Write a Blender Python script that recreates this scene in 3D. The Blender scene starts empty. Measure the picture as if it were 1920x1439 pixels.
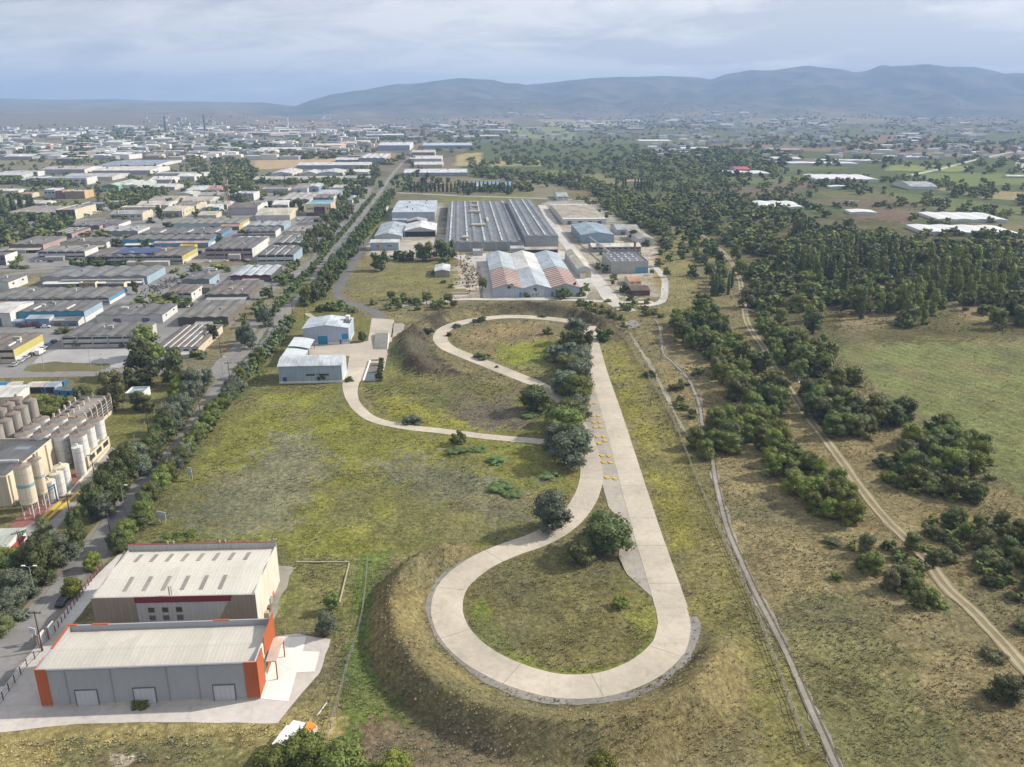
import bpy, math, random
import numpy as np
from mathutils import Vector
# ------------------------------------------------------------------ camera, sky, sun, exposure
SC = bpy.context.scene
C = SC.collection
H = 105.0; FPX = 1540.0; PIT = math.atan((719.5-195.0)/FPX)
CP, SP = math.cos(PIT), math.sin(PIT)
cam_d = bpy.data.cameras.new("camera"); cam = bpy.data.objects.new("camera", cam_d); C.objects.link(cam)
cam.location = (0, 0, H); cam.rotation_euler = (math.pi/2-PIT, 0, 0)
cam_d.sensor_width = 36; cam_d.lens = 36*FPX/1920; cam_d.clip_start = 1; cam_d.clip_end = 80000
SC.camera = cam
SUN_AZ = math.atan2(12.5, 3.6)      # clockwise from +Y
SUN_EL = math.radians(34)
world = bpy.data.worlds.new("World"); SC.world = world; world.use_nodes = True
def build_world():
    nt = world.node_tree; N = nt.nodes; L = nt.links; N.clear()
    out = N.new('ShaderNodeOutputWorld'); bg = N.new('ShaderNodeBackground'); bg.inputs[1].default_value = 0.095
    sky = N.new('ShaderNodeTexSky'); sky.sky_type = 'NISHITA'; sky.sun_disc = False
    sky.sun_elevation = SUN_EL; sky.sun_rotation = SUN_AZ; sky.altitude = 150; sky.air_density = 1.0; sky.dust_density = 1.6; sky.ozone_density = 1.2
    tc = N.new('ShaderNodeTexCoord'); sep = N.new('ShaderNodeSeparateXYZ'); L.new(tc.outputs['Generated'], sep.inputs[0])
    def M(op, a, b=None, c=None):
        n = N.new('ShaderNodeMath'); n.operation = op
        for i, v in enumerate((a, b, c)):
            if v is None: continue
            if isinstance(v, (int, float)): n.inputs[i].default_value = v
            else: L.new(v, n.inputs[i])
        return n.outputs[0]
    zc = M('MAXIMUM', sep.outputs[2], 0.0)
    d = M('ADD', zc, 0.2)
    cx = M('DIVIDE', sep.outputs[0], d); cy = M('DIVIDE', sep.outputs[1], d)
    comb = N.new('ShaderNodeCombineXYZ'); L.new(cx, comb.inputs[0]); L.new(cy, comb.inputs[1])
    def cloud(scale, det, rough, w, dist):
        n = N.new('ShaderNodeTexNoise'); n.inputs['Scale'].default_value = scale; n.inputs['Detail'].default_value = det
        n.inputs['Roughness'].default_value = rough; n.inputs['Distortion'].default_value = dist
        mp = N.new('ShaderNodeMapping'); mp.inputs['Location'].default_value = (w, w*1.7, 0); mp.inputs['Scale'].default_value = (1, 1.35, 1); mp.inputs['Rotation'].default_value = (0, 0, 0.5)
        L.new(comb.outputs[0], mp.inputs[0]); L.new(mp.outputs[0], n.inputs['Vector']); return n.outputs[0]
    n1 = cloud(0.75, 6, 0.52, 3.1, 0.6); n2 = cloud(2.4, 8, 0.6, 8.3, 0.9)
    s = M('ADD', M('MULTIPLY', n1, 0.62), M('MULTIPLY', n2, 0.38))
    cr = N.new('ShaderNodeMapRange'); L.new(s, cr.inputs[0]); cr.inputs[1].default_value = 0.43; cr.inputs[2].default_value = 0.56
    # veil of thin cloud: colour between grey-blue thin and near-white thick
    cc = N.new('ShaderNodeMix'); cc.data_type = 'RGBA'; L.new(cr.outputs[0], cc.inputs[0])
    cc.inputs[6].default_value = (5.75, 5.95, 6.5, 1); cc.inputs[7].default_value = (8.5, 8.5, 8.6, 1)
    # brighter toward the sun's side, greyer away from it
    br = M('MULTIPLY_ADD', sep.outputs[0], 0.25, 1.0)
    sc_ = N.new('ShaderNodeMix'); sc_.data_type = 'RGBA'; sc_.blend_type = 'MULTIPLY'; sc_.inputs[0].default_value = 1
    L.new(cc.outputs[2], sc_.inputs[6]); cb = N.new('ShaderNodeCombineXYZ')
    for i in range(3): L.new(br, cb.inputs[i])
    L.new(cb.outputs[0], sc_.inputs[7])
    mx = N.new('ShaderNodeMix'); mx.data_type = 'RGBA'; mx.inputs[0].default_value = 0.93
    L.new(sky.outputs[0], mx.inputs[6]); L.new(sc_.outputs[2], mx.inputs[7])
    L.new(mx.outputs[2], bg.inputs[0]); L.new(bg.outputs[0], out.inputs[0])
build_world()
sd = bpy.data.lights.new("sun", 'SUN'); sd.energy = 5.0; sd.angle = math.radians(1.2); sd.color = (1.0, 0.93, 0.82)
so = bpy.data.objects.new("sun", sd); C.objects.link(so)
sv = Vector((math.sin(SUN_AZ)*math.cos(SUN_EL), math.cos(SUN_AZ)*math.cos(SUN_EL), math.sin(SUN_EL)))
so.rotation_euler = (-sv).to_track_quat('-Z', 'Y').to_euler(); so.location = (0, 0, 300)
SC.view_settings.view_transform = 'Standard'; SC.view_settings.look = 'None'; SC.view_settings.exposure = 0.30; SC.view_settings.gamma = 1.0
SC.cycles.max_bounces = 5; SC.cycles.diffuse_bounces = 2; SC.cycles.glossy_bounces = 2; SC.cycles.transmission_bounces = 2
SC.cycles.volume_bounces = 0; SC.cycles.transparent_max_bounces = 6; SC.cycles.use_denoising = True
SC.cycles.sample_clamp_indirect = 4; SC.cycles.use_adaptive_sampling = True; SC.cycles.adaptive_threshold = 0.015
# ------------------------------------------------------------------ survey: a picture point -> the place on the ground (height z)
def G(px, py, z=0.0):
    u = px-960.0; v = py-719.5; D = FPX*SP+v*CP; F = FPX*CP-v*SP; t = (H-z)/D
    return (u*t, F*t, z)
def PIX(X, Y, Z=0.0):
    zc = Y*CP+(H-Z)*SP
    return 960+FPX*X/zc, 719.5+FPX*((H-Z)*CP-Y*SP)/zc
def slope(py):
    v = py-719.5; return (FPX*SP+v*CP)/(FPX*CP-v*SP)
R = random.Random(7)
# ------------------------------------------------------------------ numpy noise
def _h(i, j, s):
    n = (i.astype(np.int64)*374761393 + j.astype(np.int64)*668265263 + s*1442695041) & 0x7fffffff
    n = ((n ^ (n >> 13))*1274126177) & 0x7fffffff
    return ((n ^ (n >> 16)) & 0xffff)/65535.0
def vn(x, y, s=0):
    i = np.floor(x); j = np.floor(y); fx = x-i; fy = y-j
    fx = fx*fx*(3-2*fx); fy = fy*fy*(3-2*fy)
    a = _h(i, j, s); b = _h(i+1, j, s); c = _h(i, j+1, s); d = _h(i+1, j+1, s)
    return (a+(b-a)*fx)*(1-fy)+(c+(d-c)*fx)*fy
def fbm(x, y, s=0, o=4):
    r = 0; a = 0.5; t = 0
    for k in range(o):
        r = r+a*vn(x, y, s+k*17); t += a; a *= 0.5; x = x*2.03+5.1; y = y*2.03+1.7
    return r/t
def sstep(a, b, x):
    t = np.clip((x-a)/(b-a), 0, 1); return t*t*(3-2*t)
def inpoly(x, y, P):
    r = np.zeros(x.shape, bool); n = len(P)
    for i in range(n):
        x1, y1 = P[i]; x2, y2 = P[(i+1) % n]
        if y1 == y2: continue
        c = ((y1 > y) != (y2 > y)) & (x < (x2-x1)*(y-y1)/(y2-y1)+x1)
        r ^= c
    return r
def inp1(x, y, P):
    r = False; n = len(P)
    for i in range(n):
        x1, y1 = P[i]; x2, y2 = P[(i+1) % n]
        if (y1 > y) != (y2 > y) and x < (x2-x1)*(y-y1)/(y2-y1)+x1: r = not r
    return r
def smooth(P, n=6, closed=False):
    out = []; m = len(P)
    for i in range(m if closed else m-1):
        p0 = P[(i-1) % m] if closed or i > 0 else P[i]; p1 = P[i]; p2 = P[(i+1) % m]
        p3 = P[(i+2) % m] if closed or i+2 < m else p2
        for k in range(n):
            t = k/n; a = []
            for q in range(len(p1)):
                a.append(0.5*((2*p1[q])+(-p0[q]+p2[q])*t+(2*p0[q]-5*p1[q]+4*p2[q]-p3[q])*t*t+(-p0[q]+3*p1[q]-3*p2[q]+p3[q])*t**3))
            out.append(tuple(a))
    if not closed: out.append(tuple(P[-1]))
    return out
def W(P, z=0.0): return [G(p[0], p[1], z)[:2] for p in P]
# ------------------------------------------------------------------ mesh building
class MB:
    def __init__(s): s.v = []; s.f = []; s.m = []
    def face(s, pts, mi=0):
        k = len(s.v); s.v += [tuple(p) for p in pts]; s.f.append(tuple(range(k, k+len(pts)))); s.m.append(mi)
    def box(s, x0, x1, y0, y1, z0, z1, mi=0):
        k = len(s.v)
        s.v += [(x0,y0,z0),(x1,y0,z0),(x1,y1,z0),(x0,y1,z0),(x0,y0,z1),(x1,y0,z1),(x1,y1,z1),(x0,y1,z1)]
        s.f += [(k,k+3,k+2,k+1),(k+4,k+5,k+6,k+7),(k,k+1,k+5,k+4),(k+1,k+2,k+6,k+5),(k+2,k+3,k+7,k+6),(k+3,k,k+4,k+7)]; s.m += [mi]*6
    def cyl(s, c, r0, r1, z0, z1, n=16, mi=0, cap=True, cx1=None, cy1=None):
        k = len(s.v); x, y = c; x1 = x if cx1 is None else cx1; y1 = y if cy1 is None else cy1
        for i in range(n):
            a = 2*math.pi*i/n; s.v.append((x+r0*math.cos(a), y+r0*math.sin(a), z0))
        for i in range(n):
            a = 2*math.pi*i/n; s.v.append((x1+r1*math.cos(a), y1+r1*math.sin(a), z1))
        for i in range(n):
            j = (i+1) % n; s.f.append((k+i, k+j, k+n+j, k+n+i)); s.m.append(mi)
        if cap:
            s.f.append(tuple(k+n+i for i in range(n))); s.m.append(mi); s.f.append(tuple(k+i for i in reversed(range(n)))); s.m.append(mi)
    def bar(s, a, b, r, mi=0, n=4):
        a = Vector(a); b = Vector(b); d = (b-a).normalized(); u = d.cross(Vector((0,0,1)) if abs(d.z) < 0.9 else Vector((1,0,0))).normalized(); w = d.cross(u)
        k = len(s.v)
        for p in (a, b):
            for i in range(n):
                t = 2*math.pi*(i+.5)/n; s.v.append(tuple(p+u*(r*math.cos(t))+w*(r*math.sin(t))))
        for i in range(n):
            j = (i+1) % n; s.f.append((k+i, k+j, k+n+j, k+n+i)); s.m.append(mi)
        s.f.append(tuple(k+n+i for i in range(n))); s.m.append(mi); s.f.append(tuple(k+i for i in reversed(range(n)))); s.m.append(mi)
    def prism(s, poly, a, b, axis='y', mi=0, mcap=None):
        # poly in (x,z) extruded along y, or (y,z) along x, or (x,y) along z
        n = len(poly); k = len(s.v)
        for t in (a, b):
            for (p, q) in poly:
                s.v.append((p, t, q) if axis == 'y' else ((t, p, q) if axis == 'x' else (p, q, t)))
        for i in range(n):
            j = (i+1) % n; s.f.append((k+i, k+j, k+n+j, k+n+i)); s.m.append(mi)
        mc = mi if mcap is None else mcap
        s.f.append(tuple(k+i for i in reversed(range(n)))); s.m.append(mc); s.f.append(tuple(k+n+i for i in range(n))); s.m.append(mc)
    def mesh(s, name, mats):
        me = bpy.data.meshes.new(name); me.from_pydata(s.v, [], s.f); me.validate()
        for m in (mats if isinstance(mats, (list, tuple)) else [mats]): me.materials.append(m)
        if len(me.polygons) == len(s.m): me.polygons.foreach_set('material_index', s.m)
        me.update(); return me
    def build(s, name, mats, parent=None, loc=None):
        o = bpy.data.objects.new(name, s.mesh(name, mats)); C.objects.link(o)
        if parent: o.parent = parent
        if loc: o.location = loc
        return o
def fix_normals(o):
    import bmesh
    bm = bmesh.new(); bm.from_mesh(o.data); bmesh.ops.recalc_face_normals(bm, faces=bm.faces); bm.to_mesh(o.data); bm.free()
def tag(o, label=None, cat=None, group=None, kind=None):
    if label: o['label'] = label
    if cat: o['category'] = cat
    if group: o['group'] = group
    if kind: o['kind'] = kind
    return o
def empty(name, loc, rz=0.0):
    o = bpy.data.objects.new(name, None); C.objects.link(o); o.location = loc; o.rotation_euler = (0, 0, rz); o.empty_display_size = 0.5
    return o
def mesh_np(name, V, F, mats, mi=None, smooth_=False, colors=None):
    me = bpy.data.meshes.new(name); V = np.asarray(V, dtype=np.float32); F = np.asarray(F, dtype=np.int32)
    n, k = F.shape
    me.vertices.add(len(V)); me.vertices.foreach_set('co', V.ravel())
    me.loops.add(n*k); me.loops.foreach_set('vertex_index', F.ravel())
    me.polygons.add(n); me.polygons.foreach_set('loop_start', np.arange(n, dtype=np.int32)*k)
    try: me.polygons.foreach_set('loop_total', np.full(n, k, dtype=np.int32))
    except Exception: pass
    for m in (mats if isinstance(mats, (list, tuple)) else [mats]): me.materials.append(m)
    if mi is not None: me.polygons.foreach_set('material_index', np.asarray(mi, dtype=np.int32))
    me.polygons.foreach_set('use_smooth', np.full(n, bool(smooth_)))
    me.update(calc_edges=True)
    if colors is not None:
        ca = me.color_attributes.new('cover', 'FLOAT_COLOR', 'POINT')
        c4 = np.ones((len(V), 4), dtype=np.float32); c4[:, :3] = colors; ca.data.foreach_set('color', c4.ravel())
    return me
# ------------------------------------------------------------------ materials
class NT:
    def __init__(s, name):
        s.m = bpy.data.materials.new(name); s.m.use_nodes = True; s.t = s.m.node_tree; s.N = s.t.nodes; s.L = s.t.links
        s.b = s.N['Principled BSDF']; s.b.inputs['Specular IOR Level'].default_value = 0.25
    def n(s, t, **k):
        o = s.N.new('ShaderNode'+t)
        for a, v in k.items():
            if a in o.inputs.keys(): o.inputs[a].default_value = v
            else: setattr(o, a, v)
        return o
    def noise(s, scale, vec=None, det=4, rough=.55, stretch=None):
        o = s.n('TexNoise'); o.inputs['Scale'].default_value = scale; o.inputs['Detail'].default_value = det; o.inputs['Roughness'].default_value = rough
        if vec is not None:
            if stretch:
                mp = s.n('Mapping'); mp.inputs['Scale'].default_value = stretch; s.L.new(vec, mp.inputs[0]); vec = mp.outputs[0]
            s.L.new(vec, o.inputs['Vector'])
        return o.outputs[0]
    def rng(s, v, a, b, c, d):
        o = s.n('MapRange'); s.L.new(v, o.inputs[0])
        for i, q in enumerate((a, b, c, d)): o.inputs[i+1].default_value = q
        return o.outputs[0]
    def mix(s, f, a, b, mode='MIX'):
        o = s.n('Mix'); o.data_type = 'RGBA'; o.blend_type = mode
        for i, q in ((0, f), (6, a), (7, b)):
            if isinstance(q, (int, float)): o.inputs[i].default_value = q
            elif isinstance(q, tuple): o.inputs[i].default_value = (*q[:3], 1)
            else: s.L.new(q, o.inputs[i])
        return o.outputs[2]
    def mul(s, col, f):   # colour times a grey value
        cb = s.n('CombineXYZ')
        for i in range(3): s.L.new(f, cb.inputs[i])
        return s.mix(1.0, col, cb.outputs[0], 'MULTIPLY')
    def math(s, op, a, b):
        o = s.n('Math'); o.operation = op
        for i, q in enumerate((a, b)):
            if isinstance(q, (int, float)): o.inputs[i].default_value = q
            else: s.L.new(q, o.inputs[i])
        return o.outputs[0]
    def bump(s, h, strength=.5, dist=.1):
        o = s.n('Bump'); o.inputs['Strength'].default_value = strength; o.inputs['Distance'].default_value = dist; s.L.new(h, o.inputs['Height']); s.L.new(o.outputs[0], s.b.inputs['Normal'])
    def col(s, c):
        if isinstance(c, tuple): s.b.inputs['Base Color'].default_value = (*c[:3], 1)
        else: s.L.new(c, s.b.inputs['Base Color'])
MATS = {}
def plain(col, rough=.7, metal=0, var=.18, scale=.6):
    key = ('p', tuple(round(c, 3) for c in col), rough, metal, var)
    if key in MATS: return MATS[key]
    s = NT('paint'); g = s.n('NewGeometry'); n = s.noise(scale, g.outputs['Position'], 5, .6)
    n2 = s.noise(scale*.12, g.outputs['Position'], 3)
    c = s.mul(s.mul(tuple(col), s.rng(n, .3, .7, 1-var, 1+var*.6)), s.rng(n2, .3, .7, 1-var*.7, 1+var*.5))
    s.col(c); s.b.inputs['Roughness'].default_value = rough; s.b.inputs['Metallic'].default_value = metal
    MATS[key] = s.m; return s.m
def _tri(s, v, period, a, b):   # stripes of one period along a coordinate
    m = s.math('FRACT', s.math('MULTIPLY', v, 1.0/period), 0.0)
    return s.rng(m, a, b, 0, 1)
def roofm(col, kind='sheet', dirt=.3, period=1.0, lum=1.0):
    key = ('r', tuple(round(c, 3) for c in col), kind, dirt, period)
    if key in MATS: return MATS[key]
    s = NT('roof_sheet'); tc = s.n('TexCoord').outputs['Object']; oi = s.n('ObjectInfo')
    sep = s.n('SeparateXYZ'); s.L.new(tc, sep.inputs[0])
    str_ = s.noise(.5, tc, 5, .65, (2.2, .12, 1)); patch = s.noise(.16, tc, 4, .6); fine = s.noise(2.2, tc, 4, .7)
    c = s.mul(tuple(col), s.rng(str_, .3, .72, 1-dirt, 1+dirt*.45)); c = s.mul(c, s.rng(patch, .32, .7, 1-dirt*.8, 1+dirt*.5))
    c = s.mul(c, s.rng(fine, .25, .75, .9, 1.08))
    if kind == 'sheet':
        w = s.math('SINE', s.math('MULTIPLY', sep.outputs[0], 6.2832/period), 0.0)
        c = s.mul(c, s.rng(w, -1, 1, .955, 1.03))
    if kind == 'rust':   # wide red and brown bands
        w = _tri(s, sep.outputs[1], 5.2, .36, .44)
        c = s.mix(w, c, (.42, .33, .29)); c = s.mul(c, s.rng(fine, .3, .7, .8, 1.15))
    if kind == 'sky':    # regular translucent roof sheets
        w = s.math('MULTIPLY', _tri(s, sep.outputs[0], 9.5, .78, .79), _tri(s, sep.outputs[1], 3.3, .55, .58)); c = s.mix(w, c, (.5, .52, .54))
    vc = s.n('TexVoronoi'); vc.inputs['Scale'].default_value = .16; vm = s.n('Mapping'); vm.inputs['Scale'].default_value = (1, .45, 0); s.L.new(tc, vm.inputs[0]); s.L.new(vm.outputs[0], vc.inputs['Vector']); vb = s.n('SeparateXYZ'); s.L.new(vc.outputs['Color'], vb.inputs[0]); c = s.mul(c, s.rng(vb.outputs[0], .1, .9, 1-dirt*.55, 1+dirt*.5))
    # seams across the sheets
    q = s.math('FRACT', s.math('MULTIPLY', sep.outputs[1], 1/6.1), 0.0); c = s.mul(c, s.rng(q, 0, .04, .86, 1))
    s.col(c); s.b.inputs['Roughness'].default_value = .62
    MATS[key] = s.m; return s.m
def wallm(col, dirt=.16, ribs=True):
    key = ('w', tuple(round(c, 3) for c in col), dirt, ribs)
    if key in MATS: return MATS[key]
    s = NT('wall_paint'); tc = s.n('TexCoord').outputs['Object']
    n = s.noise(.7, tc, 5, .65, (1.6, 1.6, .25)); n2 = s.noise(.12, tc, 3)
    c = s.mul(tuple(col), s.rng(n, .3, .7, 1-dirt, 1+dirt*.4)); c = s.mul(c, s.rng(n2, .3, .7, 1-dirt*.6, 1+dirt*.4))
    if ribs:
        sep = s.n('SeparateXYZ'); s.L.new(tc, sep.inputs[0]); a = s.math('ADD', sep.outputs[0], sep.outputs[1])
        w = s.math('SINE', s.math('MULTIPLY', a, 6.2832/.9), 0.0); c = s.mul(c, s.rng(w, -1, 1, .95, 1.03))
    s.col(c); s.b.inputs['Roughness'].default_value = .7
    MATS[key] = s.m; return s.m
def glassm():
    if 'g' in MATS: return MATS['g']
    s = NT('window_glass'); s.col((.03, .04, .05)); s.b.inputs['Roughness'].default_value = .15; s.b.inputs['Specular IOR Level'].default_value = .5
    MATS['g'] = s.m; return s.m
def concm(col, name='concrete', slab=0, stain=.25, crack=True):
    key = ('c', tuple(col), slab, stain)
    if key in MATS: return MATS[key]
    s = NT(name); g = s.n('NewGeometry').outputs['Position']
    a = s.noise(.06, g, 5, .6); b = s.noise(.7, g, 5, .65); d = s.noise(5, g, 3, .7)
    c = s.mul(tuple(col), s.rng(a, .3, .7, 1-stain, 1+stain*.4)); c = s.mul(c, s.rng(b, .28, .72, 1-stain*.6, 1.07)); c = s.mul(c, s.rng(d, .2, .8, .93, 1.05))
    if crack:
        v = s.n('TexVoronoi'); v.feature = 'DISTANCE_TO_EDGE'; v.inputs['Scale'].default_value = .055; s.L.new(g, v.inputs['Vector'])
        c = s.mul(c, s.rng(v.outputs['Distance'], .0, .006, .86, 1))
    if stain > .2:
        e = s.noise(.22, g, 6, .7); c = s.mul(c, s.rng(e, .55, .7, 1, .78))
    s.col(c); s.b.inputs['Roughness'].default_value = .9
    s.bump(b, .15, .03)
    MATS[key] = s.m; return s.m
def leafm(name, a, b):
    s = NT(name); oi = s.n('ObjectInfo'); g = s.n('NewGeometry'); tc = s.n('TexCoord').outputs['Object']
    n = s.noise(5.5, tc, 3, .6)
    f = s.math('ADD', s.math('MULTIPLY', g.outputs['Random Per Island'], .55), s.math('MULTIPLY', s.rng(n, .3, .7, 0, 1), .45))
    c = s.mix(f, a, b); c = s.mul(c, s.rng(oi.outputs['Random'], 0, 1, .68, 1.3))
    hs = s.n('HueSaturation'); s.L.new(c, hs.inputs['Color']); s.L.new(s.rng(oi.outputs['Random'], 0, 1, .478, .522), hs.inputs['Hue'])
    s.L.new(hs.outputs[0], s.b.inputs['Base Color']); s.b.inputs['Roughness'].default_value = .6; s.b.inputs['Specular IOR Level'].default_value = .25
    tr = s.n('BsdfTranslucent'); s.L.new(hs.outputs[0], tr.inputs[0]); mx = s.n('MixShader'); mx.inputs[0].default_value = .22
    s.L.new(s.b.outputs[0], mx.inputs[1]); s.L.new(tr.outputs[0], mx.inputs[2]); s.L.new(mx.outputs[0], s.N['Material Output'].inputs[0])
    return s.m
LEAF = {'dark': leafm('leaf_dark', (.056, .075, .024), (.122, .145, .044)), 'mid': leafm('leaf_mid', (.096, .12, .028), (.19, .215, .05)),
        'silver': leafm('leaf_silver', (.084, .106, .064), (.178, .205, .135)), 'yellow': leafm('leaf_yellow', (.12, .15, .024), (.225, .25, .045)),
        'olive': leafm('leaf_olive', (.10, .112, .04), (.185, .19, .075)), 'reed': leafm('leaf_reed', (.13, .2, .06), (.2, .27, .1))}
BARK = plain((.12, .09, .065), .9)
# ------------------------------------------------------------------ terrain
RIDGE = [(-1600,186),(-700,184),(0,184),(60,185.5),(150,187),(230,186),(300,189),(400,190),(500,193),(560,200),(600,187),(640,176),(700,168),(760,159),(810,156),(860,152),(905,153),(960,160),(1000,161),(1070,151),(1110,147),(1160,145),(1235,143),(1300,146),(1325,150),(1350,140),(1400,131),(1440,133),(1500,127),(1560,134),(1600,136),(1650,127),(1700,126),(1800,127),(1830,133),(1870,141),(1920,147),(2050,150),(2300,138),(3500,150)]
YR = 10500.0
_az = np.array([G(p[0], 200, 0)[0]/G(p[0], 200, 0)[1] for p in RIDGE]); _hr = np.array([H-YR*slope(p[1]) for p in RIDGE])
def terrain(X, Y):
    Yc = np.maximum(Y, 1.0); az = X/Yc
    az = az+(fbm(X/1300, Y/1300, 33, 4)-.5)*.045*sstep(3500, 6000, Y)
    hr = np.interp(az, _az, _hr)
    hr = np.maximum(hr, 20)
    left = sstep(-.25, -.33, az)
    t = np.clip((Y-3200)/(YR-3200), 0, 1.4)
    foot = .13*np.clip(t, 0, 1)**1.3
    steep = sstep(.42, 1.0, t+.10*(fbm(X/900, Y/900, 5, 4)-.5))
    prof = foot+(1-.13)*steep**1.25
    prof = prof*(1-left)+left*np.clip(t, 0, 1)**1.4
    sp = fbm(X/700, Y/1500, 9, 5)-.5
    h = hr*prof+hr*sp*.85*sstep(.25, .7, t)*(1-sstep(.85, 1.0, t))*(1-.6*left)
    h = np.where(t > 1, hr*(1-(t-1)*1.4), h)
    h = h+(fbm(X/500, Y/500, 3, 4)-.5)*14*sstep(2500, 5000, Y)
    return np.where(Y > 3200, h, (fbm(X/500, Y/500, 3, 4)-.5)*14*sstep(2500, 5000, Y))
def seg_dist(X, Y, P):
    best = np.full(X.shape, 1e9); tt = np.zeros(X.shape); L = 0; acc = []
    for i in range(len(P)-1): acc.append(L); L += math.hypot(P[i+1][0]-P[i][0], P[i+1][1]-P[i][1])
    sg = np.zeros(X.shape)
    for i in range(len(P)-1):
        ax, ay = P[i]; bx, by = P[i+1]; dx, dy = bx-ax, by-ay; l2 = dx*dx+dy*dy+1e-9
        t = np.clip(((X-ax)*dx+(Y-ay)*dy)/l2, 0, 1); ex = X-ax-t*dx; ey = Y-ay-t*dy; d = np.hypot(ex, ey)
        m = d < best; best = np.where(m, d, best); tt = np.where(m, (acc[i]+t*math.sqrt(l2))/L, tt); sg = np.where(m, np.sign(dx*ey-dy*ex), sg)
    return best, tt, sg
# embankments round both turning loops: crest lines seen at 4 m
BERM_S = [G(p[0], p[1], 3.6)[:2] for p in smooth([(905,1010),(850,1022),(795,1040),(752,1080),(733,1130),(742,1190),(775,1245),(830,1292),(910,1333),(1010,1357),(1110,1362),(1210,1345),(1290,1300),(1340,1240),(1362,1175),(1352,1130)], 4)]
BERM_N = [G(p[0], p[1], 3.4)[:2] for p in smooth([(800,690),(768,660),(762,630),(790,606),(850,585),(930,573),(1010,571),(1080,581),(1130,600),(1158,622)], 4)]
def berm(X, Y):
    h = np.zeros(X.shape)
    for P, hh, wi, wo, so_ in ((BERM_S, 5.0, 9.5, 5.8, 1), (BERM_N, 4.8, 10.0, 8.0, 1)):
        cx = sum(p[0] for p in P)/len(P); cy = sum(p[1] for p in P)/len(P)
        m = (np.hypot(X-cx, Y-cy) < 120)
        if not m.any(): continue
        x = X[m]; y = Y[m]; d, t, sg = seg_dist(x, y, P)
        inside = np.hypot(x-cx, y-cy)  # which flank
        din = seg_dist(np.array([cx]), np.array([cy]), P)[2][0]
        w = np.where(sg == din, wi, wo)
        k = np.clip(1-d/w, 0, 1); prof = np.clip(k*1.04, 0, 1)**1.12*sstep(0, .25, k)
        end = sstep(0, .07, t)*sstep(1, .84, t)
        n = fbm(x/3.0, y/3.0, 21, 3)-.5
        h[m] = np.maximum(h[m], prof*hh*end*(1+n*.16))
    return h
# ------------------------------------------------------------------ roads as measured centre lines (x, y in the survey) and widths in metres
ROADS = {
 'main': ([(-30,1290),(5,1243),(83,1143),(163,1050),(204,1000),(246,945),(283,903),(320,862),(345,837),(372,800),(397,760),(425,715),(450,677),(475,655),(492,637),(515,608),(534,577),(549,560),(567,542),(599,506),(620,477),(648,445),(674,411),(692,388),(707,368),(715,357),(740,322),(765,295),(776,280)], lambda t: 7.4-2.0*min(1, max(0, t*4-.8))),
 'west': ([(407,700),(414,683),(428,668),(443,655),(473,615),(482,603),(512,578),(537,550),(552,528),(577,504),(597,478),(620,452),(646,424),(672,394),(686,375),(700,362)], 5.4),
 'cross': ([(-60,712),(0,704),(110,701),(230,699),(330,698),(405,700),(440,684)], 9.0),
 'spur': ([(715,600),(706,589),(690,580),(668,573),(648,566),(635,556),(632,545),(640,528),(655,504),(668,482),(676,470),(680,460),(695,448),(715,436)], 6.0),
 'street_a': ([(-60,529),(0,519),(70,510),(240,508),(330,505),(430,503)], 8), 
 'street_b': ([(180,640),(240,600),(300,556),(345,512),(390,470),(425,440)], 6),
 'link_road': ([(392,606),(440,578),(500,545),(540,500),(580,480)], 4),
}
TRACK_MAIN = [(1104,612),(1108,640),(1123,700),(1147,775),(1172,860),(1214,1000),(1245,1095),(1260,1145)]
LOOP_S = [(1255,1131),(1260,1147),(1264,1180),(1248,1222),(1196,1262),(1120,1286),(1040,1286),(960,1264),(890,1226),(848,1180),(838,1132),(858,1088),(905,1053),(958,1030),(1010,1012),(1058,984),(1092,945),(1108,905),(1108,870),(1100,835),(1085,800),(1068,767),(1042,741),(1005,720),(980,710),(930,690),(892,675),(860,662),(838,652),(825,635),(835,617),(867,605),(915,597),(960,594),(1005,596),(1055,601),(1090,607),(1104,612)]
LINK = [(672,690),(660,712),(657,735),(668,762),(700,787),(760,801),(830,809),(900,818),(960,824),(1020,829),(1090,838)]
RUTS = [(1249,404),(1286,421),(1327,449),(1361,479),(1384,516),(1393,560),(1399,600),(1414,628),(1432,652),(1452,690),(1477,727),(1502,765),(1530,802),(1575,862),(1624,930),(1660,973),(1688,1001),(1735,1048),(1773,1100),(1824,1147),(1875,1201),(1920,1252),(1980,1320)]
RAIL = [(1586,1480),(1569,1439),(1518,1324),(1470,1215),(1416,1110),(1389,1050),(1362,985),(1342,900),(1334,850),(1318,800),(1312,760),(1298,725),(1285,704),(1258,677),(1243,660),(1236,610),(1222,596)]
RAIL2 = [(1300,838),(1275,795),(1249,742),(1219,686),(1200,656),(1180,625)]
FENCE_E = [(1514,1409),(1470,1290),(1416,1147),(1382,1072),(1350,1000),(1312,915),(1282,840),(1260,787),(1222,720),(1200,686),(1180,650),(1165,625)]
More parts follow.
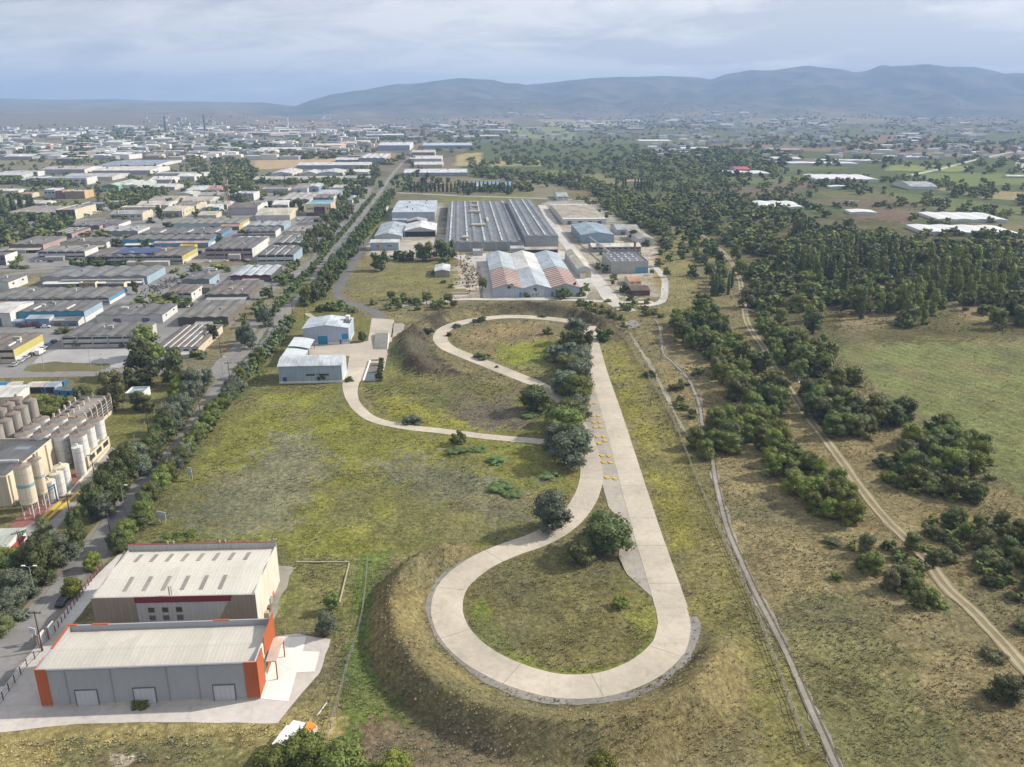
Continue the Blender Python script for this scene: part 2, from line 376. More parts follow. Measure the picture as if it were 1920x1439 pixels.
# ground cover painted zone after zone: outline in survey coordinates, colour, raggedness
YG = (.150, .164, .044); OLV = (.125, .135, .05); BRN = (.20, .178, .10); GRY = (.15, .16, .105); GRN = (.085, .125, .035); STRAW = (.31, .265, .15); DRT = (.32, .27, .19)
ASPH = (.20, .195, .185); PLOUGH = (.17, .12, .09); FOREST = (.05, .065, .03)
ZONES = [
 ([(-900,330),(760,330),(700,420),(480,720),(120,1100),(-900,1100)], (.17,.165,.115), 8),
 ([(-900,900),(60,1150),(240,1040),(440,700),(-900,700)], (.13,.13,.06), 6),
 ([(560,560),(700,590),(760,640),(740,720),(650,730),(520,730),(300,1000),(220,1030),(420,740)], OLV, 5),
 ([(500,735),(645,730),(690,790),(840,815),(1030,835),(1100,900),(1060,960),(930,1025),(760,1040),(560,1045),(240,1040),(300,960),(380,870)], YG, 8),
 ([(530,770),(620,765),(640,800),(600,900),(500,960),(420,940)], (.155,.18,.035), 22),
 ([(620,900),(880,860),(960,960),(840,1010),(620,1000)], (.165,.175,.05), 26),
 ([(350,1005),(290,985),(420,900),(480,850),(560,800),(640,870),(560,980),(560,1010)], GRY, 26),
 ([(690,870),(800,850),(900,900),(1000,905),(1040,960),(960,990),(800,930)], GRY, 24),
 ([(735,650),(800,700),(1000,740),(1050,780),(1020,825),(830,806),(700,785),(690,735)], OLV, 6),
 ([(740,740),(830,770),(980,800),(930,820),(780,800),(700,770)], (.185,.19,.045), 16),
 ([(860,745),(960,740),(1000,800),(900,810),(850,780)], (.12,.11,.09), 16),
 ([(870,620),(960,603),(1050,612),(1060,650),(980,650),(860,640)], (.21,.175,.10), 10),
 ([(920,650),(1050,640),(1040,700),(960,690)], (.16,.19,.04), 12),
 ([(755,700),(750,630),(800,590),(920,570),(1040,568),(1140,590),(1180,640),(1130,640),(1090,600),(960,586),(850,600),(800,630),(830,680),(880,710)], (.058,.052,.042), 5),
 ([(1120,640),(1180,640),(1330,900),(1500,1300),(1560,1460),(1460,1460),(1300,1160),(1200,860)], (.165,.16,.065), 10),
 ([(1125,650),(1165,660),(1240,860),(1330,1060),(1290,1090),(1190,830)], (.185,.185,.05), 14),
 ([(1200,620),(1400,640),(1560,860),(1920,1240),(2100,1500),(1560,1500),(1440,1150),(1340,880)], BRN, 12),
 ([(1500,1200),(1700,1250),(1850,1400),(1800,1500),(1600,1500),(1480,1330)], (.13,.135,.065), 40),
 ([(1420,1120),(1620,1120),(1760,1250),(1600,1250),(1480,1200)], (.15,.15,.075), 40),
 ([(1450,640),(1560,700),(1920,940),(2100,1000),(2100,1500),(1920,1240),(1560,830)], (.18,.16,.09), 12),
 ([(1575,622),(1640,612),(1760,640),(2050,660),(2100,1000),(1920,930),(1860,890),(1790,810),(1700,770),(1640,720),(1570,660)], (.135,.16,.068), 5),
 ([(640,1040),(760,1040),(690,1130),(690,1250),(790,1340),(640,1420),(600,1400),(650,1200)], (.10,.14,.04), 9),
 ([(735,1050),(900,1010),(880,1060),(820,1110),(800,1200),(900,1300),(1050,1345),(1250,1320),(1370,1180),(1420,1300),(1300,1420),(1000,1440),(800,1380),(700,1250),(700,1120)], (.172,.152,.078), 8),
 ([(890,1040),(1160,1030),(1240,1140),(1200,1230),(1040,1280),(900,1220),(860,1130)], (.135,.13,.06), 8),
 ([(880,1140),(900,1120),(960,1220),(1040,1262),(1180,1240),(1235,1160),(1225,1130),(1245,1190),(1180,1265),(1040,1285),(900,1240)], (.14,.17,.045), 5),
 ([(1180,1040),(1230,1120),(1240,1180),(1190,1200),(1160,1100)], (.17,.185,.05), 10),
 ([(640,1440),(700,1330),(840,1370),(1000,1420),(1000,1480),(640,1480)], (.16,.13,.09), 16),
 ([(-200,1370),(560,1340),(640,1260),(640,1500),(-200,1500)], (.24,.215,.10), 10),
 ([(140,1400),(460,1380),(520,1500),(100,1500)], (.14,.14,.065), 22),
 ([(195,1412),(300,1412),(340,1460),(150,1460)], (.15,.115,.06), 10),
 ([(208,1412),(262,1414),(255,1432),(215,1434)], (.55,.5,.42), 4),
 ([(516,1045),(680,1045),(640,1200),(515,1195)], (.125,.14,.055), 4),
 ([(560,1060),(652,1058),(640,1140),(560,1140)], (.155,.16,.07), 5),
 ([(870,480),(925,475),(930,560),(840,560),(850,520)], (.36,.34,.31), 6),
 ([(650,480),(860,495),(850,555),(780,565),(650,560)], (.155,.155,.07), 6),
 ([(570,590),(690,450),(730,410),(660,470),(625,560),(600,590)], (.14,.16,.055), 5),
 ([(1020,375),(1110,375),(1230,460),(1230,560),(1100,560),(1040,470)], (.33,.32,.29), 6),
 ([(700,400),(830,380),(840,480),(690,480)], (.33,.32,.3), 4),
 ([(700,375),(745,370),(735,400),(715,440),(660,470),(690,430)], (.14,.16,.05), 3),
 ([(815,372),(1000,360),(1000,375),(840,382)], (.17,.18,.06), 3),
 ([(1225,490),(1262,490),(1262,556),(1232,556)], (.25,.215,.10), 3),
 ([(1240,440),(1290,430),(1310,600),(1255,600)], (.17,.165,.08), 5),
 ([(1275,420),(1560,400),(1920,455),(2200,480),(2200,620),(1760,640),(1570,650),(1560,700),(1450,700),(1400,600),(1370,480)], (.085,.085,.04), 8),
 ([(1590,560),(1680,560),(1700,600),(1640,615),(1575,620)], (.2,.17,.10), 5),
 ([(1780,540),(1850,540),(1860,600),(1800,600)], (.2,.17,.10), 5),
 ([(190,760),(300,720),(300,800),(200,830)], (.13,.14,.05), 3),
]
FAR = [ # fields of the plain
 ([(850,300),(900,262),(1150,255),(1420,280),(1930,300),(1930,380),(1760,440),(1560,410),(1290,440),(1180,370),(1060,330),(880,335)], (.085,.11,.045)), ([(-200,262),(1930,262),(1930,220),(-200,220)], (.175,.148,.115)), ([(900,268),(1930,272),(1930,238),(1300,232),(900,240)], (.115,.13,.075)), ([(-200,330),(-200,255),(640,258),(740,300),(620,345)], (.19,.175,.125)),
 ([(-900,300),(0,310),(180,300),(260,290),(60,290),(-900,285)], (.22,.2,.12)), ([(170,267),(310,267),(300,283),(180,285)], (.19,.21,.10)), ([(60,270),(150,268),(140,285),(80,285)], (.24,.2,.11)),
 ([(480,285),(620,288),(640,312),(480,318)], (.42,.31,.19)), ([(620,295),(640,296),(630,310),(560,312)], (.46,.35,.22)), ([(380,288),(480,284),(480,318),(420,325)], (.26,.22,.12)),
 ([(-200,240),(380,238),(380,255),(-200,258)], (.16,.15,.11)), ([(480,228),(620,230),(620,240),(480,240)], (.26,.2,.13)),
 ([(1300,355),(1420,350),(1500,358),(1480,372),(1330,370)], (.15,.12,.085)), ([(1420,340),(1500,340),(1560,352),(1460,354)], PLOUGH), ([(1500,375),(1680,370),(1780,385),(1600,392)], (.15,.115,.08)),
 ([(1560,405),(1660,388),(1760,400),(1700,420),(1560,408)], (.17,.12,.09)), ([(1530,360),(1640,357),(1700,372),(1560,372)], (.14,.14,.06)), ([(1640,360),(1760,368),(1920,390),(1920,420),(1780,400)], (.13,.16,.06)),
 ([(1670,310),(1830,312),(1800,322),(1660,320)], (.22,.25,.08)), ([(1700,325),(1940,325),(1980,345),(1780,350)], (.15,.19,.06)), ([(1730,350),(1930,362),(1980,380),(1840,372)], (.3,.25,.13)),
 ([(1300,335),(1500,330),(1560,340),(1400,345)], (.13,.16,.07)), ([(1350,310),(1500,305),(1600,315),(1450,325)], (.12,.14,.07)), ([(1380,300),(1460,296),(1700,300),(1600,306)], (.18,.15,.1)),
 ([(860,290),(900,285),(905,310),(850,312)], (.36,.3,.14)), ([(930,298),(1010,298),(1020,312),(920,312)], (.34,.3,.13)), ([(1000,225),(1160,222),(1200,236),(1040,240)], (.3,.28,.18)),
 ([(960,240),(1080,240),(1080,262),(960,260)], (.2,.24,.11)), ([(1080,330),(1120,325),(1180,345),(1140,350)], (.19,.19,.09)), ([(980,322),(1060,320),(1100,340),(1000,334)], (.17,.19,.08)),
 ([(1380,215),(1640,212),(1700,232),(1400,240)], (.22,.19,.14)), ([(1600,255),(1750,252),(1760,268),(1620,268)], (.2,.15,.12)), ([(840,225),(960,225),(960,238),(840,240)], (.28,.22,.15)),
 ([(880,333),(1040,340),(1070,360),(1040,372),(1000,372),(990,345),(880,345)], (.2,.19,.13)), ([(1780,540),(1830,540),(1840,570),(1790,570)], (.2,.18,.1)),
]
def ground():
    # rows spread with distance, columns fan out from behind the camera
    r = [25.0]
    while r[-1] < 14500: r.append(r[-1]*(1.0048 if r[-1] < 1200 else 1.0075))
    r = np.array(r); nx = 560; u = np.linspace(-1.35, 1.35, nx)
    Yg = (r-40)[:, None]+0*u[None, :]; Xg = u[None, :]*(r+30)[:, None]
    X = Xg.ravel(); Y = Yg.ravel(); ny = len(r)
    zc = Y*CP+H*SP; px = 960+FPX*X/np.maximum(zc, 1); py = 719.5+FPX*(H*CP-Y*SP)/np.maximum(zc, 1)
    # ragged borders: the same border noise everywhere, in metres
    wx = (fbm(X/11, Y/11, 31, 4)-.5); wy = (fbm(X/11, Y/11, 57, 4)-.5)
    jr = np.random.default_rng(3); jx = jr.normal(size=len(X)); jy = jr.normal(size=len(X))
    col = np.empty((len(X), 3)); base = np.array((.155, .145, .08)); col[:] = base
    # patchwork of the plain
    cell = 150.0
    gx = X*.94+Y*.34; gy = -X*.34+Y*.94
    ci = np.floor(gx/cell+.35*vn(gx/400, gy/400, 2)); cj = np.floor(gy/(cell*1.7)+.35*vn(gx/400, gy/400, 8)); rv = _h(ci, cj, 4); rv2 = _h(ci, cj, 9)
    pal = np.array([(.17,.14,.105), (.14,.135,.08), (.2,.16,.115), (.12,.125,.07), (.23,.19,.13), (.16,.125,.10), (.11,.11,.065), (.19,.165,.11)])
    far = sstep(900, 1500, Y)
    pc = pal[(rv*7.99).astype(int)]
    col = col*(1-far[:, None])+pc*far[:, None]
    mt = sstep(.45, .62, (Y-3200)/(YR-3200)+.2*(fbm(X/700, Y/700, 77, 4)-.5))*sstep(-.33, -.27, X/np.maximum(Y, 1))
    sc = fbm(X/160, Y/160, 61, 5)
    sc = sstep(.38, .62, sc)[:, None]; mcol = np.array((.045, .058, .035))*(1-sc)+np.array((.13, .115, .085))*sc
    col = col*(1-mt[:, None])+mcol*mt[:, None]
    vis = (Y > 40)
    for P, c in FAR:
        m = inpoly(px+wx*6, py+wy*2, P) & (Y > 600) & (Y < 5600); col[m] = c
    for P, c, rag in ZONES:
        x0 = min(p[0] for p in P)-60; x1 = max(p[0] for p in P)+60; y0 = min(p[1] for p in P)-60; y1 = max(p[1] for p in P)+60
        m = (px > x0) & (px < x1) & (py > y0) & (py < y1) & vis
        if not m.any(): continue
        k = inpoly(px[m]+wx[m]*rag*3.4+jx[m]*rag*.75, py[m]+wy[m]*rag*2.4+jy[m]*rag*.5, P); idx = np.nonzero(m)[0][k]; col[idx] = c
    # clumps of darker scrub and straw, mid scale
    a = fbm(X/6.5, Y/6.5, 11, 5); b = fbm(X/22, Y/22, 13, 4); e = fbm(X/2.6, Y/2.6, 19, 3)
    nr = sstep(1400, 700, Y)
    col = np.where((Y < 750)[:, None], col*np.array((1.40, 1.30, 1.18)), col*1.12)
    f = (1+(a-.5)*.75*nr+(e-.5)*.35*nr+(b-.5)*.3)
    col = col*f[:, None]
    t = sstep(.55, .72, b)*.5*nr; col = col*(1-t[:, None])+np.array((.11, .115, .07))*t[:, None]
    t = sstep(.56, .7, fbm(X/15, Y/15, 91, 4))*.4*nr; col = col*(1-t[:, None])+np.array((.23, .19, .10))*t[:, None]
    Z = terrain(X, Y)
    near = Y < 800
    b_ = berm(X[near], Y[near])
    # sunken rough of the meadow, kept flat near the roads
    rd = np.full(near.sum(), 1e9)
    for P, w in [(TRACK_MAIN, 8), (LOOP_S, 8), (LINK, 8), (ROADS['main'][0], 8), (ROADS['west'][0], 8), (ROADS['spur'][0], 7), (ROADS['cross'][0], 9), (RAIL, 3.5), (RAIL2, 3), (RUTS, 4)]:
        d, _, _ = seg_dist(X[near], Y[near], W(P)); rd = np.minimum(rd, d-w/2)
    rough = sstep(1.0, 5.0, rd)
    Z[near] += b_*sstep(.8, 4.5, rd)
    pxn, pyn = px[near], py[near]
    yard = inpoly(pxn, pyn, [(-900,350),(700,350),(470,690),(230,1040),(-900,1300)]) | inpoly(pxn, pyn, [(-100,1000),(520,1020),(640,1190),(560,1380),(-100,1400)]) | inpoly(pxn, pyn, [(500,560),(760,590),(740,730),(500,740)]) | inpoly(pxn, pyn, [(840,340),(1260,340),(1260,580),(840,570)])
    rough = np.where(yard, 0, rough)
    Z[near] += rough*((fbm(X[near]/2.2, Y[near]/2.2, 41, 3)-.45)*.55+(fbm(X[near]/14, Y[near]/14, 43, 3)-.5)*.7)*sstep(700, 400, Y[near])
    Z[near] -= rough*.05
    V = np.stack([X, Y, Z], 1)
    V[:nx, 1] = -2500   # the sheet carries on behind the camera
    i = np.arange(ny-1)[:, None]*nx+np.arange(nx-1)[None, :]
    F = np.stack([i, i+1, i+1+nx, i+nx], -1).reshape(-1, 4)
    s = NT('ground_cover'); g = s.n('NewGeometry').outputs['Position']
    at = s.n('VertexColor'); at.layer_name = 'cover'; c = at.outputs['Color']
    n1 = s.noise(.55, g, 6, .7); n2 = s.noise(2.1, g, 4, .7); n3 = s.noise(.09, g, 4, .6)
    c = s.mul(c, s.rng(n1, .3, .7, .70, 1.30)); c = s.mul(c, s.rng(n2, .25, .75, .74, 1.26))
    c = s.mix(s.rng(n3, .45, .65, 0, .3), c, (.2, .175, .08))
    vo = s.n('TexVoronoi'); vo.inputs['Scale'].default_value = .9; s.L.new(g, vo.inputs['Vector'])
    c = s.mul(c, s.rng(vo.outputs['Distance'], .1, .75, 1.12, .7))
    # old mowing lines
    sep = s.n('SeparateXYZ'); s.L.new(g, sep.inputs[0])
    q = s.math('SINE', s.math('ADD', s.math('MULTIPLY', sep.outputs[0], 1.1), s.math('MULTIPLY', sep.outputs[1], .62)), 0.0)
    fur = s.math('MULTIPLY', s.rng(sep.outputs[0], 120, 165, 0, 1), s.rng(sep.outputs[1], 500, 420, 0, 1))
    c = s.mix(fur, c, s.mul(c, s.rng(q, -1, 1, .90, 1.07)))
    s.col(c); s.b.inputs['Roughness'].default_value = 1.0; s.b.inputs['Specular IOR Level'].default_value = 0.05
    hh = s.math('ADD', s.math('MULTIPLY', n1, .7), s.math('MULTIPLY', n2, .35)); s.bump(hh, .9, .9)
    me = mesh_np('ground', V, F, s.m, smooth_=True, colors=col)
    o = bpy.data.objects.new('ground', me); C.objects.link(o); tag(o, kind='structure')
    return X, Y, Z, col, nx, ny, r, u
GX, GY, GZ, GC, GNX, GNY, GR, GU = ground()
def gz(x, y):
    i = int(np.searchsorted(GR, y+40)); i = min(max(i, 1), GNY-2); uu = x/(GR[i]+30); j = int((uu+1.35)/2.7*(GNX-1)+.5); j = min(max(j, 0), GNX-1)
    return float(GZ[i*GNX+j])
def gcol(x, y):
    i = int(np.searchsorted(GR, y+40)); i = min(max(i, 1), GNY-2); uu = x/(GR[i]+30); j = int((uu+1.35)/2.7*(GNX-1)+.5); j = min(max(j, 0), GNX-1)
    return GC[i*GNX+j]
# ------------------------------------------------------------------ road sheets
def strip(name, P, w, z, m, ragged=0, thick=0.0, kind='structure', wpts=False, seed=1, sm=5):
    Q = P if wpts else W(P); Q = smooth(Q, sm)
    # even steps
    pts = [Q[0]]
    for q in Q[1:]:
        while math.hypot(q[0]-pts[-1][0], q[1]-pts[-1][1]) > 2.0:
            d = math.hypot(q[0]-pts[-1][0], q[1]-pts[-1][1]); k = 2.0/d; pts.append((pts[-1][0]+(q[0]-pts[-1][0])*k, pts[-1][1]+(q[1]-pts[-1][1])*k))
    rr = random.Random(seed); V = []; F = []; n = len(pts)
    ca = cb = 0.0
    for i in range(n):
        a = pts[max(i-1, 0)]; b = pts[min(i+1, n-1)]; dx, dy = b[0]-a[0], b[1]-a[1]; l = math.hypot(dx, dy) or 1; nx_, ny_ = -dy/l, dx/l
        ca = ca*.6+rr.uniform(-1, 1)*ragged*.5; cb = cb*.6+rr.uniform(-1, 1)*ragged*.5
        ww = w(i/(n-1)) if callable(w) else w
        for sgn, e in ((-1, ca), (1, cb)):
            q = (ww/2+e)*sgn; V.append((pts[i][0]+nx_*q, pts[i][1]+ny_*q, z))
        if i: k = 2*i; F.append((k-2, k, k+1, k-1))
    if thick:
        nv = len(V); V += [(x, y, zz-thick) for x, y, zz in V]
        for i in range(1, n):
            k = 2*i; F.append((k-2, k-2+nv, k+nv, k)); F.append((k-1, k+1, k+1+nv, k-1+nv))
    o = bpy.data.objects.new(name, mesh_np(name, V, F, m)); C.objects.link(o); tag(o, kind=kind); return o
def poly(name, P, z, m, kind='structure', wpts=False, ragged=0):
    Q = list(P) if wpts else W(P)
    if ragged:
        out = []; rr = random.Random(len(P)*7+int(P[0][0]))
        for i in range(len(Q)):
            a = Q[i]; b = Q[(i+1) % len(Q)]; L = math.hypot(b[0]-a[0], b[1]-a[1]); n = max(1, int(L/2.5))
            for k in range(n):
                t = k/n; out.append((a[0]+(b[0]-a[0])*t+rr.uniform(-1, 1)*ragged, a[1]+(b[1]-a[1])*t+rr.uniform(-1, 1)*ragged))
        Q = out
    mb = MB(); mb.face([(x, y, z) for x, y in Q]); o = mb.build(name, m); 
    if o.data.polygons[0].normal.z < 0: o.data.flip_normals()
    tag(o, kind=kind); return o
A_MAIN = concm((.235, .225, .215), 'asphalt_worn', 0, .22); A_DARK = concm((.15, .148, .145), 'asphalt', 0, .2); CONC = concm((.50, .445, .36), 'track_concrete', 0, .24); CONC2 = concm((.40, .365, .31), 'old_concrete', 0, .3)
WHITEC = concm((.72, .70, .66), 'fresh_concrete', 0, .08); YARDC = concm((.54, .50, .46), 'yard_concrete', 0, .22); GRAVEL = concm((.27, .255, .23), 'gravel', 0, .35); CLAY = concm((.36, .30, .20), 'rut_clay', 0, .25); PALE = concm((.5, .48, .44), 'pale_gravel', 0, .25)
LOT = concm((.225, .222, .215), 'parking_asphalt', 0, .25)
strip('main_road', *ROADS['main'], .05, A_MAIN, .15); strip('west_carriageway', *ROADS['west'], .06, A_MAIN, .15); strip('cross_street', *ROADS['cross'], .055, A_MAIN, .1)
strip('spur_road', *ROADS['spur'], .06, A_DARK, .1)
MEDW = [((a[0]+b[0])/2, (a[1]+b[1])/2) for a, b in ((G(515,608), G(484,603)), (G(549,560), G(523,560)), (G(577,531), G(552,528)), (G(605,498), G(581,498)), (G(628,467), G(608,467)), (G(654,437), G(634,437)), (G(674,411), G(659,411)), (G(694,386), G(678,386)), (G(708,368), G(696,366)))]
strip('median_strip', MEDW, 2.6, .12, concm((.13,.145,.06), 'median_grass', 0, .3), .3, .1, wpts=True)
strip('road_shoulder', [(p[0], p[1]) for p in ROADS['main'][0][:18]], 10.0, .035, concm((.24,.21,.16), 'shoulder', 0, .25), .5)
for nm in ('street_a',): strip('back_street', *ROADS[nm], .05, LOT, .2)
# junction fans between the two carriageways
poly('junction', [(395,690),(440,672),(468,668),(440,715),(410,728),(402,708)], .045, A_MAIN, ragged=.2)
poly('junction', [(498,594),(512,577),(545,566),(536,586),(516,608),(508,606)], .045, A_MAIN, ragged=.2)
poly('junction', [(560,516),(582,496),(606,498),(592,514),(574,522)], .045, A_MAIN, ragged=.2)
poly('junction', [(630,420),(668,408),(682,404),(672,418),(640,428)], .045, A_MAIN, ragged=.2)
poly('side_street', [(500,505),(560,500),(600,478),(590,500),(570,522),(548,524),(540,512)], .04, LOT, ragged=.2)
# paved ground of the industrial park
poly('paved_yard', [(-500,530),(-60,560),(150,520),(330,500),(470,498),(545,500),(530,520),(505,558),(470,565),(432,612),(412,612),(376,660),(372,668),(240,690),(60,700),(-500,720)], .02, LOT, ragged=1)
poly('paved_yard', [(-600,410),(200,410),(560,350),(700,352),(670,395),(600,455),(560,485),(330,495),(0,510),(-600,525)], .02, concm((.25,.24,.225), 'yard_asphalt', 0, .3), ragged=1)
poly('lawn_island', [(45,695),(55,684),(100,679),(205,683),(210,688),(180,697),(60,698)], .10, concm((.15,.14,.06), 'dry_verge', 0, .3), ragged=.6)
poly('pale_lot', [(110,655),(250,655),(255,665),(225,690),(60,683),(75,668)], .035, concm((.36,.355,.35), 'lot_concrete', 0, .2), ragged=.2)
# test track
strip('test_track', LOOP_S[:-1], lambda t: 6.9-1.1*math.exp(-((t-.5)/.09)**2), .10, CONC, .08, .1)
strip('track_straight', TRACK_MAIN, 7.2, .12, CONC, .06, .1)
strip('track_link', LINK, lambda t: 8.5-4.2*min(1, t*3.2), .09, CONC, .1, .1)
poly('test_pad', [(1099,700),(1108,700),(1160,870),(1192,1000),(1233,1136),(1220,1118),(1176,1078),(1160,1045),(1168,990),(1140,950),(1127,900),(1118,850),(1094,822),(1090,790),(1093,745)], .075, CONC2, ragged=.1)
strip('gravel_edge', [(820,1085),(806,1130),(822,1190),(862,1238),(930,1283),(1020,1312),(1120,1314),(1220,1290),(1285,1240),(1302,1180),(1298,1150)], 2.0, .06, GRAVEL, .5)
strip('gravel_edge', [(905,1044),(860,1062),(825,1095),(812,1130)], 2.6, .065, GRAVEL, .4)
# yard of the test station
poly('station_yard', [(697,597),(739,600),(735,640),(726,668),(720,695),(702,700),(700,716),(660,716),(650,700),(655,668),(568,672),(576,646),(660,645),(690,640),(694,616)], .07, concm((.45,.40,.33), 'yard_slab', 0, .2), ragged=.1)
poly('side_apron', [(737,607),(759,607),(755,631),(733,633)], .07, CONC2)
# warehouse aprons
poly('warehouse_apron', [(-60,1378),(0,1374),(143,1357),(360,1355),(520,1357),(540,1332),(600,1262),(620,1200),(560,1190),(505,1195),(300,1200),(120,1175),(95,1190),(45,1250),(0,1300),(-60,1370)], .05, YARDC, ragged=.15)
poly('side_apron', [(-10,1300),(45,1240),(95,1178),(150,1110),(222,1040),(236,1032),(175,1122),(128,1180),(60,1262),(10,1310)], .043, concm((.56,.54,.51), 'side_apron', 0, .2), ragged=.1)
poly('white_slab', [(522,1195),(574,1195),(568,1222),(600,1223),(590,1260),(556,1262),(541,1316),(489,1311),(508,1215)], .09, WHITEC)
poly('side_gravel', [(519,1060),(555,1063),(545,1080),(510,1165),(500,1190),(478,1160)], .06, concm((.33,.3,.25), 'rubble_strip', 0, .3), ragged=.4)
poly('median_strip', [(428,716),(438,690),(462,668),(480,650),(500,618),(508,610),(498,632),(470,662),(440,700)], .12, concm((.13,.14,.06), 'median_grass', 0, .3), ragged=.2)
poly('median_strip', [(524,576),(560,540),(588,508),(592,508),(575,535),(545,568)], .12, concm((.13,.145,.06), 'median_grass', 0, .3), ragged=.2)
# ruts and rails
RBED = concm((.31,.285,.23), 'overgrown_ballast', 0, .4)
rw = smooth(W(RUTS), 4)
def offset(P, d):
    out = []
    for i in range(len(P)):
        a = P[max(i-1, 0)]; b = P[min(i+1, len(P)-1)]; dx, dy = b[0]-a[0], b[1]-a[1]; l = math.hypot(dx, dy) or 1
        out.append((P[i][0]-dy/l*d, P[i][1]+dx/l*d))
    return out
strip('dirt_track', offset(rw, .95), .85, .14, CLAY, .22, .6, wpts=True, sm=2); strip('dirt_track', offset(rw, -.95), .85, .14, CLAY, .22, .6, wpts=True, sm=2, seed=3)
strip('track_verge', rw, 3.6, .10, concm((.22,.19,.10), 'rut_verge', 0, .3), .5, .6, wpts=True, sm=2)
strip('side_track', [(1393,578),(1410,583),(1440,590)], 3, .13, CLAY, .3, .4)
strip('rail_bed', RAIL, 2.1, .10, RBED, .9, .1); strip('rail_bed', RAIL2, 1.4, .09, RBED, 1.0, .1)
strip('factory_lane', [(1200,575),(1240,566),(1247,540),(1246,525),(1232,505),(1218,498)], 4.5, .08, PALE, .3)
strip('factory_lane', [(740,575),(860,562),(930,562),(1040,562),(1140,566),(1230,567)], 4.5, .08, PALE, .3)
strip('factory_lane', [(1016,385),(1050,440),(1090,490),(1130,540),(1150,566),(1180,585)], 9, .07, PALE, .4)
strip('factory_lane', [(905,480),(912,520),(915,560)], 6, .075, PALE, .3)
poly('factory_yard', [(690,478),(700,466),(850,440),(860,478),(740,486)], .06, concm((.42,.38,.32), 'factory_concrete', 0, .25), ragged=.3)
poly('factory_yard', [(840,480),(1050,470),(1090,480),(1110,520),(1100,560),(915,560),(900,500)], .055, PALE, ragged=.5)
strip('cross_lane', [(745,362),(880,368),(1000,372),(1040,374)], 12, .06, concm((.32,.31,.29), 'lane', 0, .25), .3)
strip('farm_road', [(1700,330),(1760,318),(1830,300),(1920,282),(2000,275)], 9, .1, PALE, .3)
strip('road_curve', [(1925,320),(1912,310),(1920,298),(1950,285)], 14, .12, concm((.4,.38,.35), 'bend', 0, .2), .3)
strip('footpath', [(745,572),(800,569),(850,566)], 4, .09, PALE, .3)
strip('footpath', [(575,588),(600,600),(660,602)], 3, .09, concm((.4,.36,.28), 'path', 0, .2), .3)
poly('gravel_patch', [(1165,606),(1190,600),(1200,612),(1180,618)], .14, GRAVEL, ragged=1.0)

# joints across the concrete lanes
jm = MB()
for P, wd, z_, st in ((LOOP_S[:-1], 6.8, .108, 17), (TRACK_MAIN, 7.1, .128, 14), (LINK[3:], 4.2, .099, 18)):
    Q = smooth(W(P), 5); d = 0
    for i in range(1, len(Q)):
        a, b = Q[i-1], Q[i]; L = math.hypot(b[0]-a[0], b[1]-a[1]); d += L
        if d > st and L > 0: d = 0; nx_, ny_ = -(b[1]-a[1])/L*wd/2, (b[0]-a[0])/L*wd/2; tx, ty = (b[0]-a[0])/L*.06, (b[1]-a[1])/L*.06; jm.face([(b[0]-nx_-tx, b[1]-ny_-ty, z_), (b[0]-nx_+tx, b[1]-ny_+ty, z_), (b[0]+nx_+tx, b[1]+ny_+ty, z_), (b[0]+nx_-tx, b[1]+ny_-ty, z_)])
tag(jm.build('road_joints', plain((.22,.20,.165), .9)), kind='structure')
def weeds_line(name, P, off, w_, z_, m): strip(name, offset(smooth(W(P), 4), off), w_, z_, m, .25, .0, wpts=True, sm=2)
EDGE = concm((.21, .19, .10), 'weedy_edge', 0, .3)
